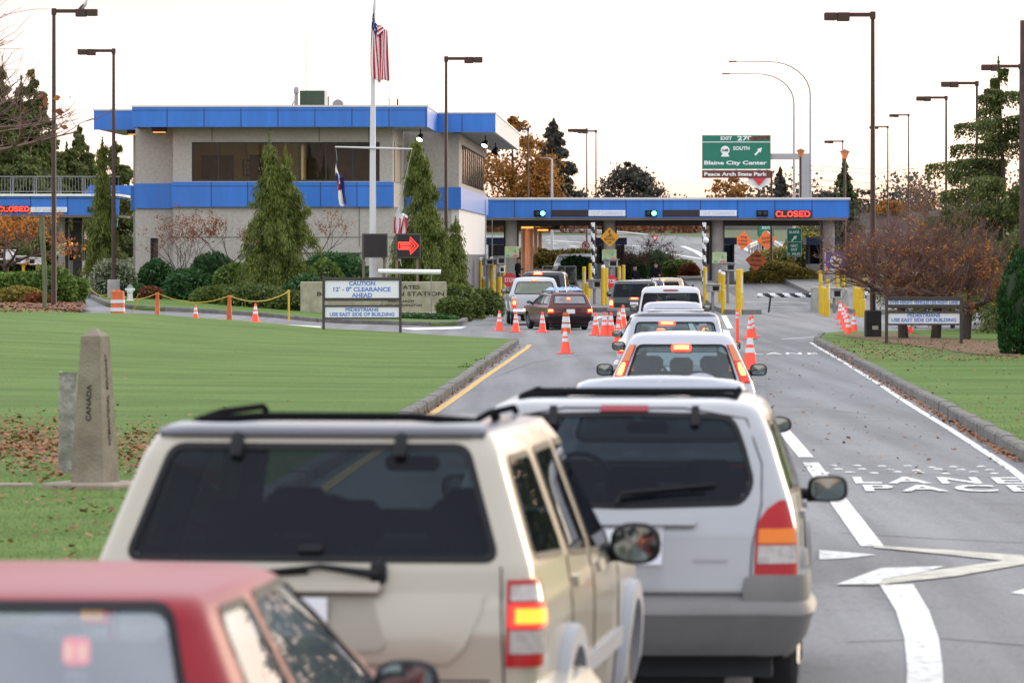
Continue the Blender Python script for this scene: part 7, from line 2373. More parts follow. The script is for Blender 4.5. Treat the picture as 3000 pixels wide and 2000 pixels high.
m = MB(); m.lathe([(.33, 0), (.33, .01), (.001, .011)], (o.x + .05, o.y - .03, o.z + .02), 20, M=Matrix.Rotation(R(90), 4, 'X')); m.box((o.x - .55, o.y - .025, o.z), (.06, .006, .98)); m.box((o.x, o.y - .025, o.z - .45), (1.1, .007, .07)); m.obj("emblem", mat("banner_white", (.62, .58, .6), .6), pl_)

# ---- the two framed notice signs
FRAMEB = mat("brown_sign_frame", (.055, .045, .04), .7, noise=.2, scale=4)
LB = mat("blue_lettering", (.10, .20, .52), .5)
def framed(label, px0, px1, py_base0, py_base1, pyt, panels, lift=.13):
    b0 = gnd(px0, py_base0, lift); b1 = gnd(px1, py_base1, lift)
    Y = (b0.y + b1.y) / 2; s = F / Y
    o = Vector(((b0.x + b1.x) / 2, Y, min(b0.z, b1.z)))
    e = empty("notice_sign", o, label, "sign", group="framed pedestrian notice signs")
    X = lambda px: (px - 1500) / s - o.x
    Z = lambda py: CZ - (py - HY) / s - o.z
    for px, bz_ in ((px0, b0.z), (px1, b1.z)):
        m = MB(); m.box((X(px), 0, (Z(pyt) + bz_ - o.z - .2) / 2 + 0), (.085, .10, Z(pyt) - (bz_ - o.z) + .2), bev=.008); m.obj("post", FRAMEB, e)
    for (pa, pb_, lines, framed_) in panels:
        m = MB(); m.box(((X(px0) + X(px1)) / 2, .02, (Z(pa) + Z(pb_)) / 2), (X(px1) - X(px0) - .09, .05, Z(pa) - Z(pb_)), bev=.004); pn_ = m.obj("panel", SIGNW, e)
        fr = MB(); t = .055
        for pz in (pa, pb_): fr.box(((X(px0) + X(px1)) / 2, 0, Z(pz)), (X(px1) - X(px0) - .087, .085, framed_), bev=.004)
        fr.obj("frame_rail", FRAMEB, e)
        for body, py, hpx, wpx in lines:
            sign_text("lettering", body, (px0 + px1) / 2, py, hpx, pn_, LB, wpx, y=-.008, loc=X, locz=Z, s_=s, bold=.03)
    return e
framed("caution sign with two white boards on brown posts, left lawn", 948, 1173, 968, 971, 808, [(817, 877, (("CAUTION", 830, 13, 76), ("12' - 0\" CLEARANCE", 847, 13.5, 168), ("AHEAD", 864.5, 13, 60)), .10), (896, 932, (("PEDESTRIANS", 906.5, 11, 97), ("USE EAST SIDE OF BUILDING", 920.5, 11, 190)), .055)])
framed("over height sign with two white boards on brown posts, right lawn", 2597, 2816, 999, 1017, 868, [(874, 897, (("OVER HEIGHT VEHICLES USE RIGHT LANE", 885, 11, 200),), .10), (914, 950, (("PEDESTRIANS", 923, 11, 96), ("USE EAST SIDE OF BUILDING", 937, 11, 190)), .05)])

# ---- stone name sign
STONE = mat("mossy_stone", (.25, .23, .15), .95, noise=.35, scale=2.6, bump=.5, bscale=25, col2=(.42, .39, .29))
YS = 187.0; s = F / YS
b = gx(1095, YS)
e = empty("stone_sign", b, "mossy stone inspection station sign behind the caution sign", "sign")
X = lambda px: (px - 1500) / s - b.x
Z = lambda py: CZ - (py - HY) / s - b.z
m = MB(); m.box(((X(880) + X(1308)) / 2, .2, (Z(825) - .1) / 2), (X(1308) - X(880), .4, Z(825) + .1), bev=.03); st2 = m.obj("slab", STONE, e)
m = MB(); m.box(((X(1040) + X(1278)) / 2, -.15, Z(921)), (X(1278) - X(1040), .28, .20), bev=.02); m.obj("ledge", mat("pale_stone", (.42, .38, .26), .9, noise=.15, scale=3), e)
CARV = mat("dark_carved_lettering", (.055, .045, .032), .9)
for body, px, py, h_, w_ in (("UNITED STATES", 1150, 841, 11, 160), ("BORDER INSPECTION STATION", 1115, 860.5, 12, 372), ("PEACE ARCH", 1175, 882, 8, 74), ("BLAINE, WASHINGTON", 1175, 894.5, 8, 122)):
    sign_text("lettering", body, px, py, h_, st2, CARV, w_, y=-.006, loc=X, locz=Z, s_=s, bold=.02)

# ---- flag pole with yard arm
YF = 190.0; s = F / YF; b = gx(1092, YF)
X = lambda px: (px - 1500) / s - b.x
Z = lambda py: CZ - (py - HY) / s - b.z
e = empty("flagpole", b, "white flagpole with a cross yard in front of the station", "flagpole")
m = MB(); m.tube([(0, 0, -.1), (0, 0, Z(440)), (X(1093), 0, Z(170)), (X(1099), 0, Z(-40))], [.16, .125, .085, .04], 14); m.obj("mast", mat("flagpole_white", (.58, .58, .60), .35), e, 50)
m = MB(); m.tube([(X(982), -.12, Z(431)), (0, -.14, Z(434)), (X(1208), -.12, Z(437))], [.03, .045, .03], 8); m.obj("yard", mat("flagpole_white", (0, 0, 0)), e, 50)
m = MB(); m.tube([(X(984), -.13, Z(433)), (X(988), -.13, Z(470))], .012, 4); m.obj("halyard", STEEL, e)
m = MB(); m.tube([(X(1207), -.13, Z(440)), (X(1169), -.16, Z(602))], .014, 4); m.tube([(X(1150), -.2, Z(690)), (X(1105), -.1, Z(790))], .012, 4); m.obj("halyard", mat("rope", (.35, .33, .22), .8), e)
FRED = mat("flag_red", (.42, .012, .025), .85); FWHT = mat("flag_white", (.70, .69, .70), .85); FNAV = mat("flag_navy", (.015, .018, .10), .85)
def flag(label, top, hoist, fly, colour, seed, amp=.06, lean=.1, nu=64, nv=52, tw=.5):
    q = np.random.default_rng(seed); ph = q.uniform(0, 6.28, 6)
    vs = []; fs = []; mi = []
    for j in range(nv + 1):
        v = j / nv
        for i in range(nu + 1):
            u = i / nu
            g = min(1, u / .35); g = g * g * (3 - 2 * g)
            x = lean * u + g * tw * (v - .22) + amp * g * (math.sin(v * 9 + u * 4 + ph[0]) + .5 * math.sin(v * 15 + ph[1] - u * 5))
            y = amp * 1.6 * g * (math.cos(v * 12 + u * 3 + ph[2]) + .5 * math.sin(v * 21 + ph[3]))
            z = -hoist * v * (1 - .86 * g) - fly * u + .05 * g * math.sin(v * 11 + ph[4]) + .10 * g * u * math.sin(v * 5 + ph[5])
            vs.append((x, y, z))
    for j in range(nv):
        for i in range(nu):
            fs.append((j * (nu + 1) + i, j * (nu + 1) + i + 1, (j + 1) * (nu + 1) + i + 1, (j + 1) * (nu + 1) + i)); mi.append(colour((i + .5) / nu, (j + .5) / nv, i, j))
    o = mesh_obj("flag", vs, fs, [FRED, FWHT, FNAV], None, 60, mi); o.location = top
    return tag(o, label, "flag", "flags on the white flagpole")
def us(u, v, i, j):
    if u < .40 and v < 7 / 13: return 1 if (i % 4 in (1, 2) and j % 5 in (1, 2) and (i // 4 + j // 5) % 2 == 0) else 2
    return int(v * 13) % 2
flag("stars and stripes flag hanging limp at the top of the white pole", b + Vector((X(1096), -.22, Z(0))), 1.5, 3.2, us, 3, .04, .06, tw=.72)
flag("limp white and navy flag hanging from the left end of the yard", b + Vector((X(985), -.14, Z(470))), .8, 1.7, lambda u, v, i, j: (2 if v > .55 else (0 if (.2 < v < .3 and .25 < u < .7) else (2 if .5 < u < .64 else 1))), 5, .03, .16, tw=.36)
flag("limp red and white striped flag on the right halyard, above the arrow sign", b + Vector((X(1170), -.2, Z(600))), .4, 1.2, lambda u, v, i, j: (1 if u < .42 else int(v * 7) % 2), 8, .035, -.12, tw=.50)
flag("small tip of a red and white flag under the arrow sign", b + Vector((X(1160), -.2, Z(752))), .22, .30, lambda u, v, i, j: 0 if v < .4 else 1, 9, .02, .12, nu=20, nv=16, tw=.2)

# ---- arrow signal boxes
SBOX = mat("bronze_signal_box", (.075, .065, .055), .6)
def sig_box(label, px0, px1, py0, py1, Y, posts, lit):
    s = F / Y; c = at((px0 + px1) / 2, 0, Y); b = gx((px0 + px1) / 2, Y)
    e = empty("lane_arrow_sign", b, label, "sign", rz=R(8), group="arrow signal boxes")
    Zq = lambda py: CZ - (py - HY) / s - b.z
    w_ = (px1 - px0) / s; h_ = Zq(py0) - Zq(py1)
    m = MB(); m.box((0, .15, (Zq(py0) + Zq(py1)) / 2), (w_, .30, h_), bev=.012); m.obj("housing", SBOX, e)
    m = MB(); m.box((0, -.003, (Zq(py0) + Zq(py1)) / 2), (w_ * .90, .012, h_ * .90)); f_ = m.obj("face", mat("black_sign_glass", (.012, .011, .014), .25), e)
    for q in posts:
        x = (q - (px0 + px1) / 2) / s; m = MB(); m.box((x, .15, Zq(py1) / 2 - .05), (.10, .10, Zq(py1) + .1)); m.obj("post", mat("tan_steel_post", (.16, .125, .09), .7), e)
    if lit:
        m = MB(); z = (Zq(py0) + Zq(py1)) / 2; k = w_ * .40
        for f in (1.0, .68, .42):
            o_ = k * (1 - f)
            P = [(-k + o_ * .7, .30 * k * f + .04 * k), (.18 * k - o_ * .1, .30 * k * f + .04 * k), (.18 * k - o_ * .1, .86 * k * f), (k - o_ * 1.0, 0), (.18 * k - o_ * .1, -.86 * k * f), (.18 * k - o_ * .1, -.30 * k * f - .04 * k), (-k + o_ * .7, -.30 * k * f - .04 * k), (-k + o_ * .7, .30 * k * f + .04 * k)]
            if f == .42: P = [(-k * .66, .10 * k), (.10 * k, .10 * k), (.10 * k, .26 * k), (.36 * k, 0), (.10 * k, -.26 * k), (.10 * k, -.10 * k), (-k * .66, -.10 * k), (-k * .66, .10 * k)]
            m.tube([(a, -.02, z + bb) for a, bb in P], .014, 5)
        m.obj("arrow", LEDR, f_)
sig_box("dark blank arrow signal box left of the flagpole base", 1062, 1136, 684, 755, 188.5, (1066, 1127), False)
sig_box("arrow signal box with red lit arrow pointing right", 1160, 1233, 684, 756, 188, (1163, 1224), True)
# tube floodlight above the stone sign
b = gx(1200, 186.2); s = F / 186.2
X = lambda px: (px - 1500) / s - b.x; Z = lambda py: CZ - (py - HY) / s - b.z
e = empty("sign_light", b, "long white tube light standing over the stone sign", "light fitting")
m = MB(); m.tube([(X(1109), -.35, Z(795)), (X(1292), -.35, Z(797))], .10, 12); m.obj("tube", WHITE, e, 50)
for px in (1120, 1264):
    m = MB(); m.tube([(X(px), -.35, -.05), (X(px), -.35, Z(800))], .025, 6); m.obj("post", STEEL, e)

# ---- cones
CONEO = mat("fluorescent_cone_orange", (.85, .075, .035), .5, emit=(1, .10, .05), es=.06)  # slight emission of its own added to the orange
CONED = mat("faded_cone_orange", (.50, .10, .02), .6, noise=.2, scale=6)
CONEW = mat("cone_reflective_white", (.62, .63, .65), .4)
def make_cone():
    e = bpy.data.objects.new("traffic_cone", None); COL.objects.link(e)
    m = MB(); m.box((0, 0, .018), (.37, .37, .036), bev=.012); m.obj("base", CONEO, e, 40)
    m = MB(); m.lathe([(.145, .036), (.135, .06), (.036, .68), (.032, .71), (.02, .715), (.001, .715)], n=20); m.obj("cone_body", CONEO, e, 40)
    f = lambda z: .135 - (.099) * (z - .06) / .62 + .003
    for a, b_ in ((.33, .42), (.48, .60)):
        m = MB(); m.lathe([(f(a), a), (f(b_), b_)], n=20); m.obj("collar", CONEW, e, 40)
    return e
cone0 = make_cone(); used0 = [False]
def cone(px, py, label, scale=1.0, group="orange traffic cones around the plaza", lift=0.0):
    o = cone0 if not used0[0] else copy_tree(cone0)
    used0[0] = True
    p = gnd(px, py, lift); o.location = p; o.scale = (scale,) * 3; o.rotation_euler = (0, 0, random.uniform(0, 1.5))
    tag(o, label, "traffic cone", group)
for px, py, sc, lb in ((1463, 969, 1, "leftmost orange cone in the row left of the maroon estate"), (1511, 973, 1, "orange cone by the maroon estate's front wheel"), (1589, 974, 1.0, "orange cone before the maroon estate's rear door"), (1656, 1036, 1.0, "nearest orange cone, alone in front of the maroon estate"),
                       (1745, 982, 1.05, "orange cone right of the maroon estate, left one of three"), (1771, 984, 1.1, "orange cone right of the maroon estate, middle of three"), (1790, 984, 1.1, "orange cone right of the maroon estate, right one of three"), (1811, 1004, .95, "orange cone half hidden by the silver estate's mirrors"),
                       (1813, 962, 1, "orange cone just behind the silver estate, lower tip"), (1825, 958, 1.15, "orange cone between the minivan and the white saloon"),
                       (2197, 993, 1.0, "orange cone right of the slim red delineator, front of the pair"), (2204, 988, 1.0, "orange cone right of the slim red delineator, rear of the pair"), (2197, 1085, 1.25, "orange cone beside the white off-road estate's right lamp"),
                       (748, 945, .95, "orange cone in front of the juniper hedge, left of the yellow post"), (573, 942, .8, "white banded orange cone between the two slim faded cones"),
                       (2461, 935, 1.05, "farthest orange cone in the line by the right bollards"), (2472, 950, 1.1, "second farthest orange cone in the line by the right bollards"), (2478, 962, 1.1, "third orange cone in the line by the right bollards"), (2482, 974, 1.1, "fourth orange cone in the line by the right bollards"), (2486, 988, 1.0, "nearest faded orange cone of the line by the right bollards"), (2502, 979, 1.0, "orange cone right of the line by the right bollards"),
                       (2664, 988, 1.1, "orange cone behind the pedestrian sign between two trunks")):
    cone(px, py, lb, sc)
def old_cone(px, py, hpx, wpx, label, white=False):
    p = gnd(px, py); s = F / p.y
    e = empty("slim_cone" if not white else "channelizer_cone", p, label, "traffic cone", group="faded tall cones")
    h = hpx / s; w_ = wpx / s / 2
    m = MB(); m.lathe([(w_ * 1.12, 0), (w_ * 1.1, .03), (w_, .04), (w_ * .62, h * .88), (w_ * .66, h * .90), (w_ * .5, h), (.001, h)], n=18); m.obj("cone_body", CONED, e, 40)
    if white:
        for a, b_ in ((.28, .46), (.54, .80)):
            m = MB(); m.lathe([(w_ * (1 - .43 * a) + .006, h * a), (w_ * (1 - .43 * b_) + .006, h * b_)], n=18); m.obj("collar", CONEW, e, 40)
    return e
old_cone(461, 932, 76, 16, "slim faded orange cone holding the yellow rope, left one")
old_cone(672, 943, 79, 17, "slim faded orange cone holding the yellow rope, right one")
old_cone(1658, 977, 62, 29, "weathered cone with dirty white bands behind the nearest cone", True)
# drum
p = gnd(345, 922); s = F / p.y
e = empty("traffic_drum", p, "orange traffic drum with two white bands by the lamp footing", "traffic drum")
r0 = 21 / s; h = 72 / s
m = MB(); m.lathe([(r0 * 1.05, 0), (r0 * 1.05, .04), (r0, .05), (r0, h * .3), (r0 * .96, h * .32), (r0 * .96, h * .62), (r0 * .93, h * .64), (r0 * .92, h * .93), (r0 * .8, h * .97), (.001, h * .97)], n=24); m.obj("drum", CONED, e, 40)
for a, b_ in ((.14, .29), (.48, .61)):
    m = MB(); m.lathe([(r0 * 1.012, h * a), (r0 * 1.005, h * b_)], n=24); m.obj("band", CONEW, e, 40)
m = MB(); m.box((0, 0, h * .985), (r0 * .9, .06, .07), bev=.02); m.obj("handle", CONED, e)
# delineator
p = gnd(2160, 1004); s = F / p.y
e = empty("delineator_post", p, "slim red delineator tube with white bands near the white line", "delineator")
m = MB(); m.lathe([(.16, 0), (.15, .03), (.05, .05), (.05, 96 / s), (.035, 98 / s), (.001, 98 / s)], n=16); m.obj("tube", CONEO, e, 40)
for a, b_ in ((72, 78), (84, 90)):
    m = MB(); m.lathe([(.053, a / s), (.053, b_ / s)], n=16); m.obj("band", CONEW, e)
# rope and posts
RY = mat("yellow_rope", (.55, .38, .03), .7)
yp = gnd(846, 941); s = F / yp.y
m = MB(); m.tube([(0, 0, -.1), (0, 0, 92 / s)], .035, 8); m.tube([(-.05, 0, 88 / s), (.05, 0, 88 / s)], .03, 6); o = m.obj("yellow_post", YELLOW); o.location = yp; tag(o, "thin yellow post at the end of the yellow rope", "post")
yp2 = gnd(229, 884, .1); m = MB(); m.tube([(0, 0, -.1), (0, 0, .40)], .045, 8); o = m.obj("yellow_post", YELLOW); o.location = yp2; tag(o, "short yellow post at the mulch bed's corner", "post")
RT = [gnd(262, 842, .9), at(333, 850, 190), at(461, 858, gnd(461, 932).y), at(672, 866, gnd(672, 943).y), at(846, 853, yp.y)]
RT[0] = at(262, 842, 196)
pts = []
for a, b_ in zip(RT[:-1], RT[1:]):
    for k in range(12):
        t = k / 12; q = a.lerp(b_, t); q.z -= .28 * 4 * t * (1 - t) * min(1, (b_ - a).length / 3); pts.append(q)
pts.append(RT[-1])
o_ = pts[0].copy(); m = MB(); m.tube([p - o_ for p in pts], .014, 5); o = m.obj("rope", RY); o.location = o_; tag(o, "yellow rope strung between slim cones and the yellow post", "rope")
b_ = gnd(395, 915); m = MB(); q = at(405, 862, b_.y - 3)
m.tube([q - b_, (q - b_) * .6 + Vector((-.06, 0, .02)), (q - b_) * .4 + Vector((.07, 0, .05)), Vector((-.12, 0, 0.02))], .014, 5); o = m.obj("rope", RY); o.location = b_; tag(o, "loose yellow rope end trailing to the kerb", "rope")

# ---- hydrant
p = gnd(381, 881, .12); s = F / p.y; h = 48 / s
HWH = mat("hydrant_white", (.66, .66, .67), .5)
e = empty("fire_hydrant", p, "white fire hydrant with greenish cap on the grass", "fire hydrant")
m = MB(); m.lathe([(.15, 0), (.15, .04), (.11, .05), (.105, h * .5), (.135, h * .52), (.135, h * .58), (.11, h * .6), (.11, h * .78), (.13, h * .8)], n=16)
m.tube([(-.19, 0, h * .68), (.19, 0, h * .68)], .055, 10); m.tube([(0, 0, h * .62), (0, -.18, h * .62)], .07, 10); m.obj("barrel", HWH, e, 40)
m = MB(); m.lathe([(.13, h * .8), (.12, h * .86), (.06, h * .95), (.03, h), (.001, h)], n=14); m.obj("cap", mat("hydrant_cap", (.18, .2, .15), .6), e, 40)

# ---- weathered post
p = gnd(130, 906, .15); s = F / p.y; h = 270 / s
m = MB(); m.tube([(0, 0, -.2), (.02, 0, h * .3), (-.03, 0, h * .6), (-.08, .0, h * .8), (-.09, 0, h)], [.075, .078, .085, .10, .085], 9); o = m.obj("wooden_post", mat("mossy_wood", (.12, .125, .075), .95, noise=.3, scale=3, bump=.5, stretch=(5, 5, .5))); o.location = p; tag(o, "weathered mossy wooden post standing in the mulch bed", "post")

# ---- boundary obelisk and rough stone
OB = mat("lichened_sandstone", (.15, .128, .088), .95, noise=.25, scale=3, bump=.5, bscale=40, col2=(.27, .235, .175))
p = gnd(274, 1428, .14); s = F / p.y
hb, ht = 55 / s, 31 / s; h = (1428 - 985) / s; hp = (1428 - 958) / s
e = empty("boundary_obelisk", Vector((p.x, p.y + hb, p.z)), "square tapering stone boundary marker with carved words", "monument", rz=R(-22))
m = MB()
vs = [(-hb, -hb, 0), (hb, -hb, 0), (hb, hb, 0), (-hb, hb, 0), (-ht, -ht, h), (ht, -ht, h), (ht, ht, h), (-ht, ht, h), (0, 0, hp)]
n_ = 8
m.add([(-hb, -hb, -.05), (hb, -hb, -.05), (hb, hb, -.05), (-hb, hb, -.05)] + vs[4:], [(0, 1, 5, 4), (1, 2, 6, 5), (2, 3, 7, 6), (3, 0, 4, 7), (4, 5, 8), (5, 6, 8), (6, 7, 8), (7, 4, 8)])
shaft = m.obj("shaft", OB, e)
CARV2 = mat("carved_dark", (.03, .026, .02), .95)
lean_ = math.degrees(math.atan((hb - ht) / h))
def carved(body, face, zc, hl, w_):
    t = text_obj("lettering", body, 1.0, CARV2, Vector((0, 0, 0)), shaft, rx=0, depth=.002, bold=.015)
    co = np.array([v.co for v in t.data.vertices]); lo, hi = co.min(0), co.max(0)
    # text runs up the face: rotate a quarter turn
    f = (hb + (ht - hb) * zc / h)
    for v in t.data.vertices:
        u = (v.co.x - (lo[0] + hi[0]) / 2) / (hi[0] - lo[0]) * hl; q = (v.co.y - (lo[1] + hi[1]) / 2) / (hi[1] - lo[1]) * w_
        z = zc + u; ff = hb + (ht - hb) * z / h
        v.co = (-q, -ff - .002 - v.co.z, z) if face == 'front' else (-ff - .002 - v.co.z, q, z) if face == 'left' else (ff + .002 + v.co.z, -q, z)
carved("INTERNATIONAL   BOUNDARY", 'right', h * .58, h * .60, .045)
carved("CANADA", 'front', h * .56, h * .24, .055)
m = MB(); m.box((0, 0, -.05), (hb * 2 + .42, hb * 2 + .42, .20), bev=.02); m.obj("base_slab", mat("base_slab_stone", (.25, .21, .16), .95, noise=.2, scale=4, bump=.4), e)
p2 = gnd(200, 1382, .13); h2 = (1382 - 1090) / (F / p2.y)
m = MB(); q = np.random.default_rng(4); vs = []; nl = 9
for k in range(nl):
    z = h2 * k / (nl - 1); r_ = .115 * (1 - .1 * k / nl)
    for j in range(10):
        a = 2 * math.pi * j / 10; kk = 1 + q.uniform(-.08, .08)
        vs.append((r_ * .9 * math.copysign(abs(math.cos(a)) ** .5, math.cos(a)) * kk, r_ * math.copysign(abs(math.sin(a)) ** .5, math.sin(a)) * kk, z - (.05 if k == 0 else 0) + q.uniform(-.015, .015)))
fs = [(k * 10 + j, k * 10 + (j + 1) % 10, (k + 1) * 10 + (j + 1) % 10, (k + 1) * 10 + j) for k in range(nl - 1) for j in range(10)] + [tuple((nl - 1) * 10 + j for j in range(10))]
m.add(vs, fs); o = m.obj("stone_marker", mat("lichen_grey_stone", (.10, .10, .065), .95, noise=.5, scale=7, bump=.7, bscale=25, col2=(.34, .33, .30)), None, 60); o.location = p2; tag(o, "rough lichen covered stone post behind the obelisk", "stone")
for px0, px1, py in ((0, 95, 1425),):
    a = gnd(px0, py, .13); b_ = gnd(px1, py, .13); m = MB(); m.box(((b_.x - a.x) / 2 - .3, 0, .01), (b_.x - a.x + .6, .22, .05), bev=.01); o = m.obj("stone_edging", mat("base_slab_stone", (0, 0, 0))); o.location = a; tag(o, "low stone edging strip in the grass at the left edge", "edging")

# ---- bollards and inspection kit
def bollard(px, py, hpx, wpx, label, white=False, Y=None, group="yellow bollards at the booths", stripe=False):
    p = gnd(px, py) if Y is None else gx(px, Y)
    s = F / p.y; h = hpx / s; r_ = wpx / s / 2
    e = empty("bollard", p, label, "bollard", group=group)
    hz = h - (.14 if white else 0)
    m = MB(); m.lathe([(r_, -.1), (r_, hz - .02), (r_ * .7, hz), (.001, hz)] if not white else [(r_, -.1), (r_, hz)], n=14); m.obj("post", YELLOW, e, 40)
    if white:
        m = MB(); m.lathe([(r_, hz), (r_, h - .06), (r_ * .7, h - .01), (.001, h)], n=14); m.obj("cap", WHITE, e, 40)
    if stripe:
        m = MB(); m.lathe([(r_ * .3, 0)], n=3) if False else m.box((r_ * .5, -r_ * .9, h * .66), (r_ * .5, r_ * .25, h * .42)); m.obj("reflector_strip", CONEW, e)
    return e
for px, py, h, w_, wt, st, lb in ((1408, 872, 118, 11, 1, 0, "white capped yellow bollard farthest left by the white wall"), (1441, 880, 128, 11, 1, 0, "white capped yellow bollard under the left grey camera box"), (1446, 868, 95, 12, 0, 1, "tall yellow bollard with white reflector strip, left lane"),
                                  (1418, 880, 70, 14, 1, 0, "short white capped bollard beside the juniper hedge"), (1462, 883, 72, 17, 0, 0, "thick yellow bollard under the tall grey scanner"), (1476, 880, 112, 9, 0, 0, "thin yellow bollard right of the thick one, left lane"),
                                  (1711, 893, 112, 11, 0, 1, "yellow bollard with white strip left of the middle striped pole"), (1729, 880, 108, 10, 0, 0, "yellow bollard touching the middle striped pole"), (1721, 897, 68, 16, 0, 0, "short thick yellow bollard left of the grey meter box"),
                                  (1767, 908, 132, 12, 1, 0, "white capped yellow bollard left of the minivan"), (1776, 905, 120, 11, 0, 0, "yellow bollard partly hidden behind the minivan"), (1814, 860, 80, 10, 0, 1, "yellow bollard with strip above the minivan's roof, left one"), (1827, 858, 82, 10, 0, 0, "yellow bollard above the minivan's roof, right one"),
                                  (2066, 890, 108, 12, 0, 1, "tall yellow bollard right of the white off-road estate's roof"), (2110, 900, 110, 12, 1, 0, "white capped yellow bollard, left of the close pair by the ball lamp column"), (2119, 904, 108, 12, 1, 0, "white capped yellow bollard, right of the close pair by the ball lamp column"), (2119, 920, 72, 12, 0, 0, "short yellow bollard below the right grey meter box"),
                                  (2164, 925, 136, 16, 0, 0, "front tall yellow bollard of the right booth island"), (2171, 918, 130, 12, 0, 1, "tall yellow bollard with strip hidden behind the front one"),
                                  (2404, 920, 128, 11, 0, 0, "first yellow bollard of the row left of the cone line"), (2411, 923, 82, 12, 0, 0, "second yellow bollard of the row left of the cone line"), (2420, 927, 84, 13, 0, 1, "third yellow bollard of the row left of the cone line"), (2426, 928, 110, 11, 0, 1, "fourth yellow bollard of the row left of the cone line"),
                                  (2454, 905, 105, 10, 0, 0, "yellow bollard seen through orange leaves behind the cones"), (2471, 902, 100, 10, 0, 0, "second yellow bollard seen through orange leaves"),
                                  (2504, 920, 90, 10, 0, 0, "first yellow bollard of the row right of the cone line"), (2511, 924, 82, 11, 0, 0, "second yellow bollard of the row right of the cone line"), (2520, 928, 84, 13, 0, 0, "third yellow bollard of the row right of the cone line"), (2530, 929, 112, 10, 0, 1, "fourth yellow bollard of the row right of the cone line")):
    bollard(px, py, h, w_, lb, wt, stripe=st)
bollard(32, 806, 66, 12, "yellow bollard beside the white camera boxes at far left", Y=200)
GBOX = mat("grey_camera_box", (.36, .35, .34), .6, noise=.08, scale=4)
def cam_box(px, py, w_, h_, Y, label, m_=GBOX, post=True, rz=20, pm=YELLOW, group="camera boxes at the booths"):
    b = gx(px, Y); c = at(px, py, Y); s = F / Y
    e = empty("camera_box", b, label, "camera box", rz=R(rz), group=group)
    W_, H_ = w_ / s, h_ / s; z = c.z - b.z
    m = MB(); m.box((0, .15, z), (W_ * .9, .62, H_ * .8), bev=.02); m.obj("housing", m_, e)
    m = MB(); m.box((0, .10, z + H_ * .45), (W_ * 1.02, .80, .035), bev=.01); m.obj("hood", m_, e)
    m = MB(); m.box((0, -.165, z - .0), (W_ * .58, .012, H_ * .48)); m.obj("window", BLACK, e)
    if post:
        m = MB(); m.tube([(0, .2, 0), (0, .2, z - H_ * .4)], .07, 8); m.obj("post", pm, e)
for px, py, w_, h_, Y, lb in ((1432, 768, 28, 22, 232, "grey camera box between white capped bollards, left lane"), (1466, 764, 30, 28, 232, "tall grey scanner box before the left booth column"), (1468, 790, 18, 22, 231, "white panel under the tall grey scanner"), (1793, 772, 34, 26, 226, "white roofed grey camera box left of the middle bollards"), (1746, 833, 30, 30, 221, "grey meter box left of the middle bollards"),
                              (2137, 783, 34, 28, 222, "white roofed grey camera box right of the ball lamp column"), (2093, 845, 34, 26, 208, "grey meter box above the white off-road estate's right mirror"), (2449, 860, 34, 34, 212, "grey gate box behind the right cone line")):
    cam_box(px, py, w_, h_, Y, lb, WHITE if "white panel" in lb else GBOX, pm=STEEL)
for px, py, w_, h_, lb in ((12, 748, 46, 34, "large white camera box at the left picture edge"), (60, 762, 36, 26, "white camera box between the left bollard and the wooden post"), (101, 766, 34, 24, "white camera box touching the wooden post")):
    cam_box(px, py, w_, h_, 205, lb, WHITE, rz=-35)
for px, Y, py0, py1, lb in ((1422, 231, 870, 585, "white whip pole left of the left booth column"), (1442, 233, 870, 640, "thin grey whip pole between camera boxes")):
    b = gx(px, Y); m = MB(); m.tube([(0, 0, 0), (0, 0, at(px, py1, Y).z - b.z)], [.04, .02], 6); o = m.obj("whip_pole", STEEL); o.location = b; tag(o, lb, "pole")
# striped poles
STRB = mat("stripe_black", (.015, .015, .02), .5)
def striped(p, H, r_, label, name="striped_pole", cat="pole", horiz=None):
    e = empty(name, p, label, cat, group="black and white striped poles" if horiz is None else "striped barrier arms")
    n_ = 30; seg = 14; vs = []; fs = []; mi = []
    for i in range(n_ + 1):
        for k in range(seg):
            a = 2 * math.pi * k / seg; t = H * i / n_
            vs.append((r_ * math.cos(a), r_ * math.sin(a), t) if horiz is None else (t, r_ * math.cos(a) * .4, r_ * math.sin(a)))
    for i in range(n_):
        for k in range(seg):
            fs.append((i * seg + k, i * seg + (k + 1) % seg, (i + 1) * seg + (k + 1) % seg, (i + 1) * seg + k))
            ph = (i / n_) * (H / .62) + (k / seg if horiz is None else .25 * math.sin(2 * math.pi * k / seg))
            mi.append(int(math.floor(ph * 2)) % 2)
    o = mesh_obj("striped_tube", vs, fs, [WHITE, STRB], e, 60, mi)
    return e
for px, lb in ((1737, "black and white striped pole left of the buckle up sign"), (2063, "black and white striped pole beside the white ball lamp")):
    p = gx(px, 252); striped(p, at(px, 652, 252).z - p.z, .11, lb)
for px0, px1, py, Y, lb in ((2219, 2376, 865, 214, "striped barrier arm across the closed right lane"), (2530, 2626, 861, 218, "striped barrier arm behind the right lamp post")):
    c = at(px0, py, Y); c2 = at(px1, py - (0 if px0 < 2400 else 8), Y); e = striped(c, (c2 - c).length, .10, lb, "barrier_arm", "barrier", 1)
    e.rotation_euler = (0, -math.atan2((c2 - c).z, (c2 - c).x), 0)
    if px0 < 2400:
        m = MB(); m.tube([(.62, 0, 0), (.52, 0, zg(c.x, Y) - c.z)], .05, 6); m.obj("strut", STRB, e)
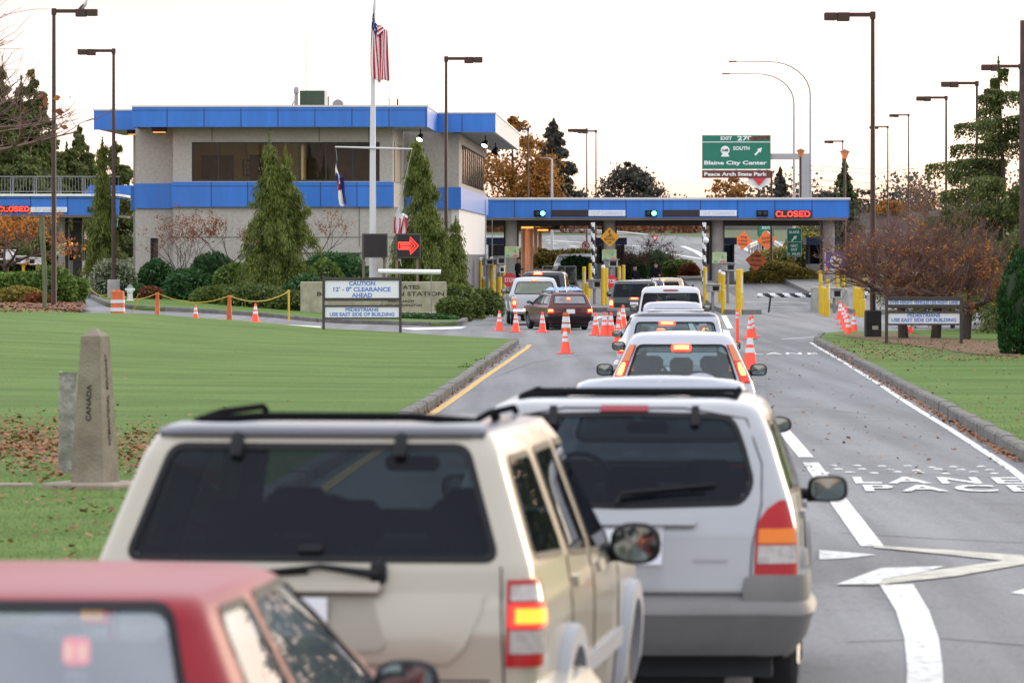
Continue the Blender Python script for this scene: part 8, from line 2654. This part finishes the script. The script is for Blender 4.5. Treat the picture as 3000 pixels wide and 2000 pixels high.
for px0, px1, py0, py1, Y, lb, m_ in ((2378, 2424, 840, 905, 216, "concrete barrier block left of the yellow bollard row", CONC), (2080, 2160, 835, 890, 240, "pale concrete end wall behind the ball lamp bollards", CONC), (2455, 2487, 845, 905, 219, "grey concrete block behind the cone line", CONC)):
    b = gx((px0 + px1) / 2, Y); s = F / Y; h = at(0, py0, Y).z - b.z
    m = MB(); m.box((0, .5, h / 2 - .1), ((px1 - px0) / s, 1.0, h + .2), bev=.05); o = m.obj("concrete_block", m_); o.location = b; tag(o, lb, "barrier")
# concrete road barriers at the right
def jersey(a, b_, label, h=.85):
    d = (b_ - a); L = Vector((d.x, d.y, 0)).length
    e = mesh_obj("road_barrier", *(lambda P: ([(x, y, z) for x in (0, L) for y, z in P], [tuple(range(len(P)))[::-1], tuple(range(len(P), 2 * len(P)))] + [(i, (i + 1) % len(P), len(P) + (i + 1) % len(P), len(P) + i) for i in range(len(P))]))([(-.3, -.2), (.3, -.2), (.3, .1), (.14, .35), (.09, h), (-.09, h), (-.14, .35), (-.3, .1)]), CONC)
    e.location = a; e.rotation_euler = (0, 0, math.atan2(d.y, d.x)); return tag(e, label, "road barrier", "concrete road barriers")
pts = [gnd(2895, 970), gnd(2855, 938), gnd(2800, 905), gnd(2720, 893), gnd(2600, 886)]
for i, lb in enumerate(("concrete road barrier beside the sign's right post", "concrete road barrier, second from the cedar", "concrete road barrier behind the maple trunks", "concrete road barrier behind the right lamp post's footing")):
    jersey(pts[i], pts[i + 1], lb)
# guard rails on the freeway
def guardrail(px, label, h=.75):
    P = [at(a, b_, Y) for a, b_, Y in px]
    o0 = gx(px[0][0], px[0][2])
    e = empty("guard_rail", o0, label, "guard rail", group="freeway guard rails")
    m = MB()
    for dz in (-.09, .09): m.tube([p - o0 + Vector((0, 0, dz)) for p in P], .10, 5)
    m.obj("rail", mat("pale_rail", (.48, .46, .44), .5, .3), e)
    m = MB()
    for a, b_ in zip(P[:-1], P[1:]):
        n_ = max(1, int((b_ - a).length / 3))
        for k in range(n_ + 1):
            q = a.lerp(b_, k / n_); m.box((q.x - o0.x, q.y - o0.y + .1, (q.z + zg(q.x, q.y)) / 2 - o0.z - .05), (.14, .14, max(.3, q.z - zg(q.x, q.y) + .3)))
    o = m.obj("post", mat("rail_post", (.30, .26, .23), .8), e); o["kind"] = "stuff"
guardrail([(1625, 676, 415), (1740, 678, 412), (1830, 684, 408), (1900, 692, 404)], "pale guard rail along the far freeway edge")
guardrail([(2195, 722, 330), (2235, 705, 345), (2265, 708, 335), (2297, 728, 300), (2294, 748, 296)], "curved white guard rail behind the orange work signs")
# chain fence by the white van
b = gx(1590, 258); e = empty("wire_fence", b, "low grey wire fence in front of the white van", "fence")
m = MB()
for k in range(4): m.tube([(k * .62, 0, 0), (k * .62, 0, 1.05)], .03, 6)
m.tube([(0, 0, 1.02), (1.86, 0, 1.02)], .025, 6); m.obj("frame", STEEL, e)
m = MB()
for k in range(24):
    m.tube([(k * .08, 0, .05), (min(1.86, k * .08 + .5), 0, 1.0)], .005, 3, cap=False); m.tube([(k * .08, 0, 1.0), (min(1.86, k * .08 + .5), 0, .05)], .005, 3, cap=False)
o = m.obj("mesh", STEEL, e)
# ball lamp on the column
p = at(2068, 704, 251); m = MB(); n_ = 10
m.lathe([(.001, -.17)] + [(.17 * math.cos(a), .17 * math.sin(a)) for a in np.linspace(-1.4, 1.4, 9)] + [(.001, .17)], n=16); m.tube([(0, 0, -.12), (0, .5, -.3)], .03, 5)
o = m.obj("ball_lamp", WHITE, None, 60); o.location = p; tag(o, "white ball lamp fixed beside the right striped pole", "lamp")
# wood utility pole at the right edge, power lines
b = gx(2999, 140); m = MB(); m.tube([(0, 0, -.2), (0, 0, at(2999, 60, 140).z - b.z)], [.14, .11], 10); o = m.obj("utility_pole", mat("utility_pole_wood", (.075, .05, .045), .9, noise=.3, scale=4)); o.location = b; tag(o, "dark wooden utility pole cut by the right picture edge", "pole")
a = at(2372, 486, 318); m = MB()
for dy in (0, 13, 40, 60, 74):
    q0 = at(2372, 486 + dy, 318) - a; q1 = at(2700, 478 + dy, 400) - a
    m.tube([q0, (q0 + q1) / 2 - Vector((0, 0, .4)), q1], .018, 4)
o = m.obj("power_line", BLACK); o.location = a; tag(o, "thin power cables running right from the grey gantry", "cable")

# ---- bird on the lamp
def skin_mesh(name, verts, edges, radii, m_, parent=None, root=0, levels=1):
    me = bpy.data.meshes.new(name); me.from_pydata(verts, edges, []); o = bpy.data.objects.new(name, me); COL.objects.link(o)
    sk = o.modifiers.new("s", 'SKIN'); sk.use_smooth_shade = True
    for i, r_ in enumerate(radii):
        d = o.data.skin_vertices[0].data[i]; d.radius = (r_, r_) if not isinstance(r_, tuple) else r_; d.use_root = (i == root)
    if levels: ss = o.modifiers.new("u", 'SUBSURF'); ss.levels = levels; ss.render_levels = levels
    dg = bpy.context.evaluated_depsgraph_get(); dg.update()
    nm = bpy.data.meshes.new_from_object(o.evaluated_get(dg)); bpy.data.objects.remove(o)
    nm.materials.clear(); nm.materials.append(m_); nm.name = name; nm.shade_smooth()
    q = bpy.data.objects.new(name, nm); COL.objects.link(q)
    if parent: q.parent = parent
    return q
bp = at(247, 33, 163)
e = empty("gull", bp, "grey and white gull perched on the tallest lamp's head", "bird", rz=R(-20))
skin_mesh("body", [(-.20, 0, .03), (-.10, 0, .11), (.0, 0, .20), (.06, 0, .29), (.08, 0, .38), (.12, 0, .40)], [(0, 1), (1, 2), (2, 3), (3, 4), (4, 5)], [.018, .065, .09, .06, .052, .03], mat("gull_white", (.55, .54, .52), .8), e, 2)
skin_mesh("wing", [(.02, -.075, .24), (-.10, -.075, .14), (-.27, -.03, .02)], [(0, 1), (1, 2)], [.035, .045, .012], mat("gull_grey", (.12, .12, .13), .8), e, 0)
skin_mesh("wing", [(.02, .075, .24), (-.10, .075, .14), (-.27, .03, .02)], [(0, 1), (1, 2)], [.035, .045, .012], mat("gull_grey", (0, 0, 0)), e, 0)
m = MB(); m.tube([(.14, 0, .395), (.20, 0, .375)], [.018, .004], 6); m.obj("bill", mat("bill_yellow", (.5, .3, .05), .6), e)
m = MB(); m.tube([(-.02, -.03, .12), (-.01, -.03, 0)], .01, 5); m.tube([(-.02, .03, .12), (-.01, .03, 0)], .01, 5); m.obj("legs", mat("bill_yellow", (0, 0, 0)), e)

# ---- people at the booths
UNI = mat("dark_uniform", (.008, .008, .013), 1.0, spec=0.1); SKINM = mat("skin", (.32, .19, .13), .6); HAIR = mat("dark_hair", (.02, .015, .012), .8)
def person(px, Y, label, rz=0, arm_up=False):
    e = empty("person", gx(px, Y), label, "person", rz=R(rz), group="officers at the booths")
    V = [(0, 0, .98), (0, 0, 1.18), (0, .0, 1.38), (0, 0, 1.50), (.18, 0, 1.44), (.26, .02, 1.16), (.22 if not arm_up else .3, -.18, .98 if not arm_up else 1.2), (-.18, 0, 1.44), (-.26, .02, 1.16), (-.24, -.14, .95), (.10, 0, .92), (.12, -.01, .50), (.12, .02, .08), (.13, -.14, .04), (-.10, 0, .92), (-.12, .01, .50), (-.13, .04, .08), (-.14, -.12, .04)]
    E = [(0, 1), (1, 2), (2, 3), (2, 4), (4, 5), (5, 6), (2, 7), (7, 8), (8, 9), (0, 10), (10, 11), (11, 12), (12, 13), (0, 14), (14, 15), (15, 16), (16, 17)]
    Rr = [(.16, .12), (.15, .11), (.17, .12), .06, .075, .05, .038, .075, .05, .038, .095, .065, .05, .045, .095, .065, .05, .045]
    skin_mesh("body", V, E, Rr, UNI, e, 0, 2)
    skin_mesh("head", [(0, .0, 1.52), (0, -.01, 1.62), (0, -.0, 1.70)], [(0, 1), (1, 2)], [.055, (.08, .095), (.07, .08)], SKINM, e, 1, 2)
    m = MB(); m.box((0, -.11, 1.61), (.022, .035, .03), bev=.008); m.obj("nose", SKINM, e)
    skin_mesh("hair", [(0, .03, 1.64), (0, .015, 1.72)], [(0, 1)], [.075, .075], HAIR, e, 0, 2)
    for hx, hp in ((1, V[6]), (-1, V[9])):
        vv = [(hp[0], hp[1] - .02, hp[2] - .01), (hp[0], hp[1] - .06, hp[2] - .04)]; ee = [(0, 1)]; rr = [.026, (.035, .018)]
        for f in range(4):
            k = len(vv); x = hp[0] + (f - 1.5) * .02
            vv += [(x, hp[1] - .09, hp[2] - .065), (x, hp[1] - .12, hp[2] - .10 - .008 * (1.5 - abs(f - 1.5)))]; ee += [(1, k), (k, k + 1)]; rr += [.009, .008]
        k = len(vv); vv += [(hp[0] - hx * .04, hp[1] - .06, hp[2] - .04), (hp[0] - hx * .045, hp[1] - .09, hp[2] - .06)]; ee += [(0, k), (k, k + 1)]; rr += [.011, .009]
        skin_mesh("hand", vv, ee, rr, SKINM, e, 0, 1)
person(1860, 232, "officer in dark uniform standing left of the middle lane, beyond the blue estate", 30)
person(1921, 236, "officer in dark uniform standing by the green bush, head above the tan estate", -20, True)
person(1518, 246, "officer in dark uniform beside the left booth column", 60, True)
person(1579, 215, "person in dark clothing beyond the black off-road estate, only the head showing", 0)
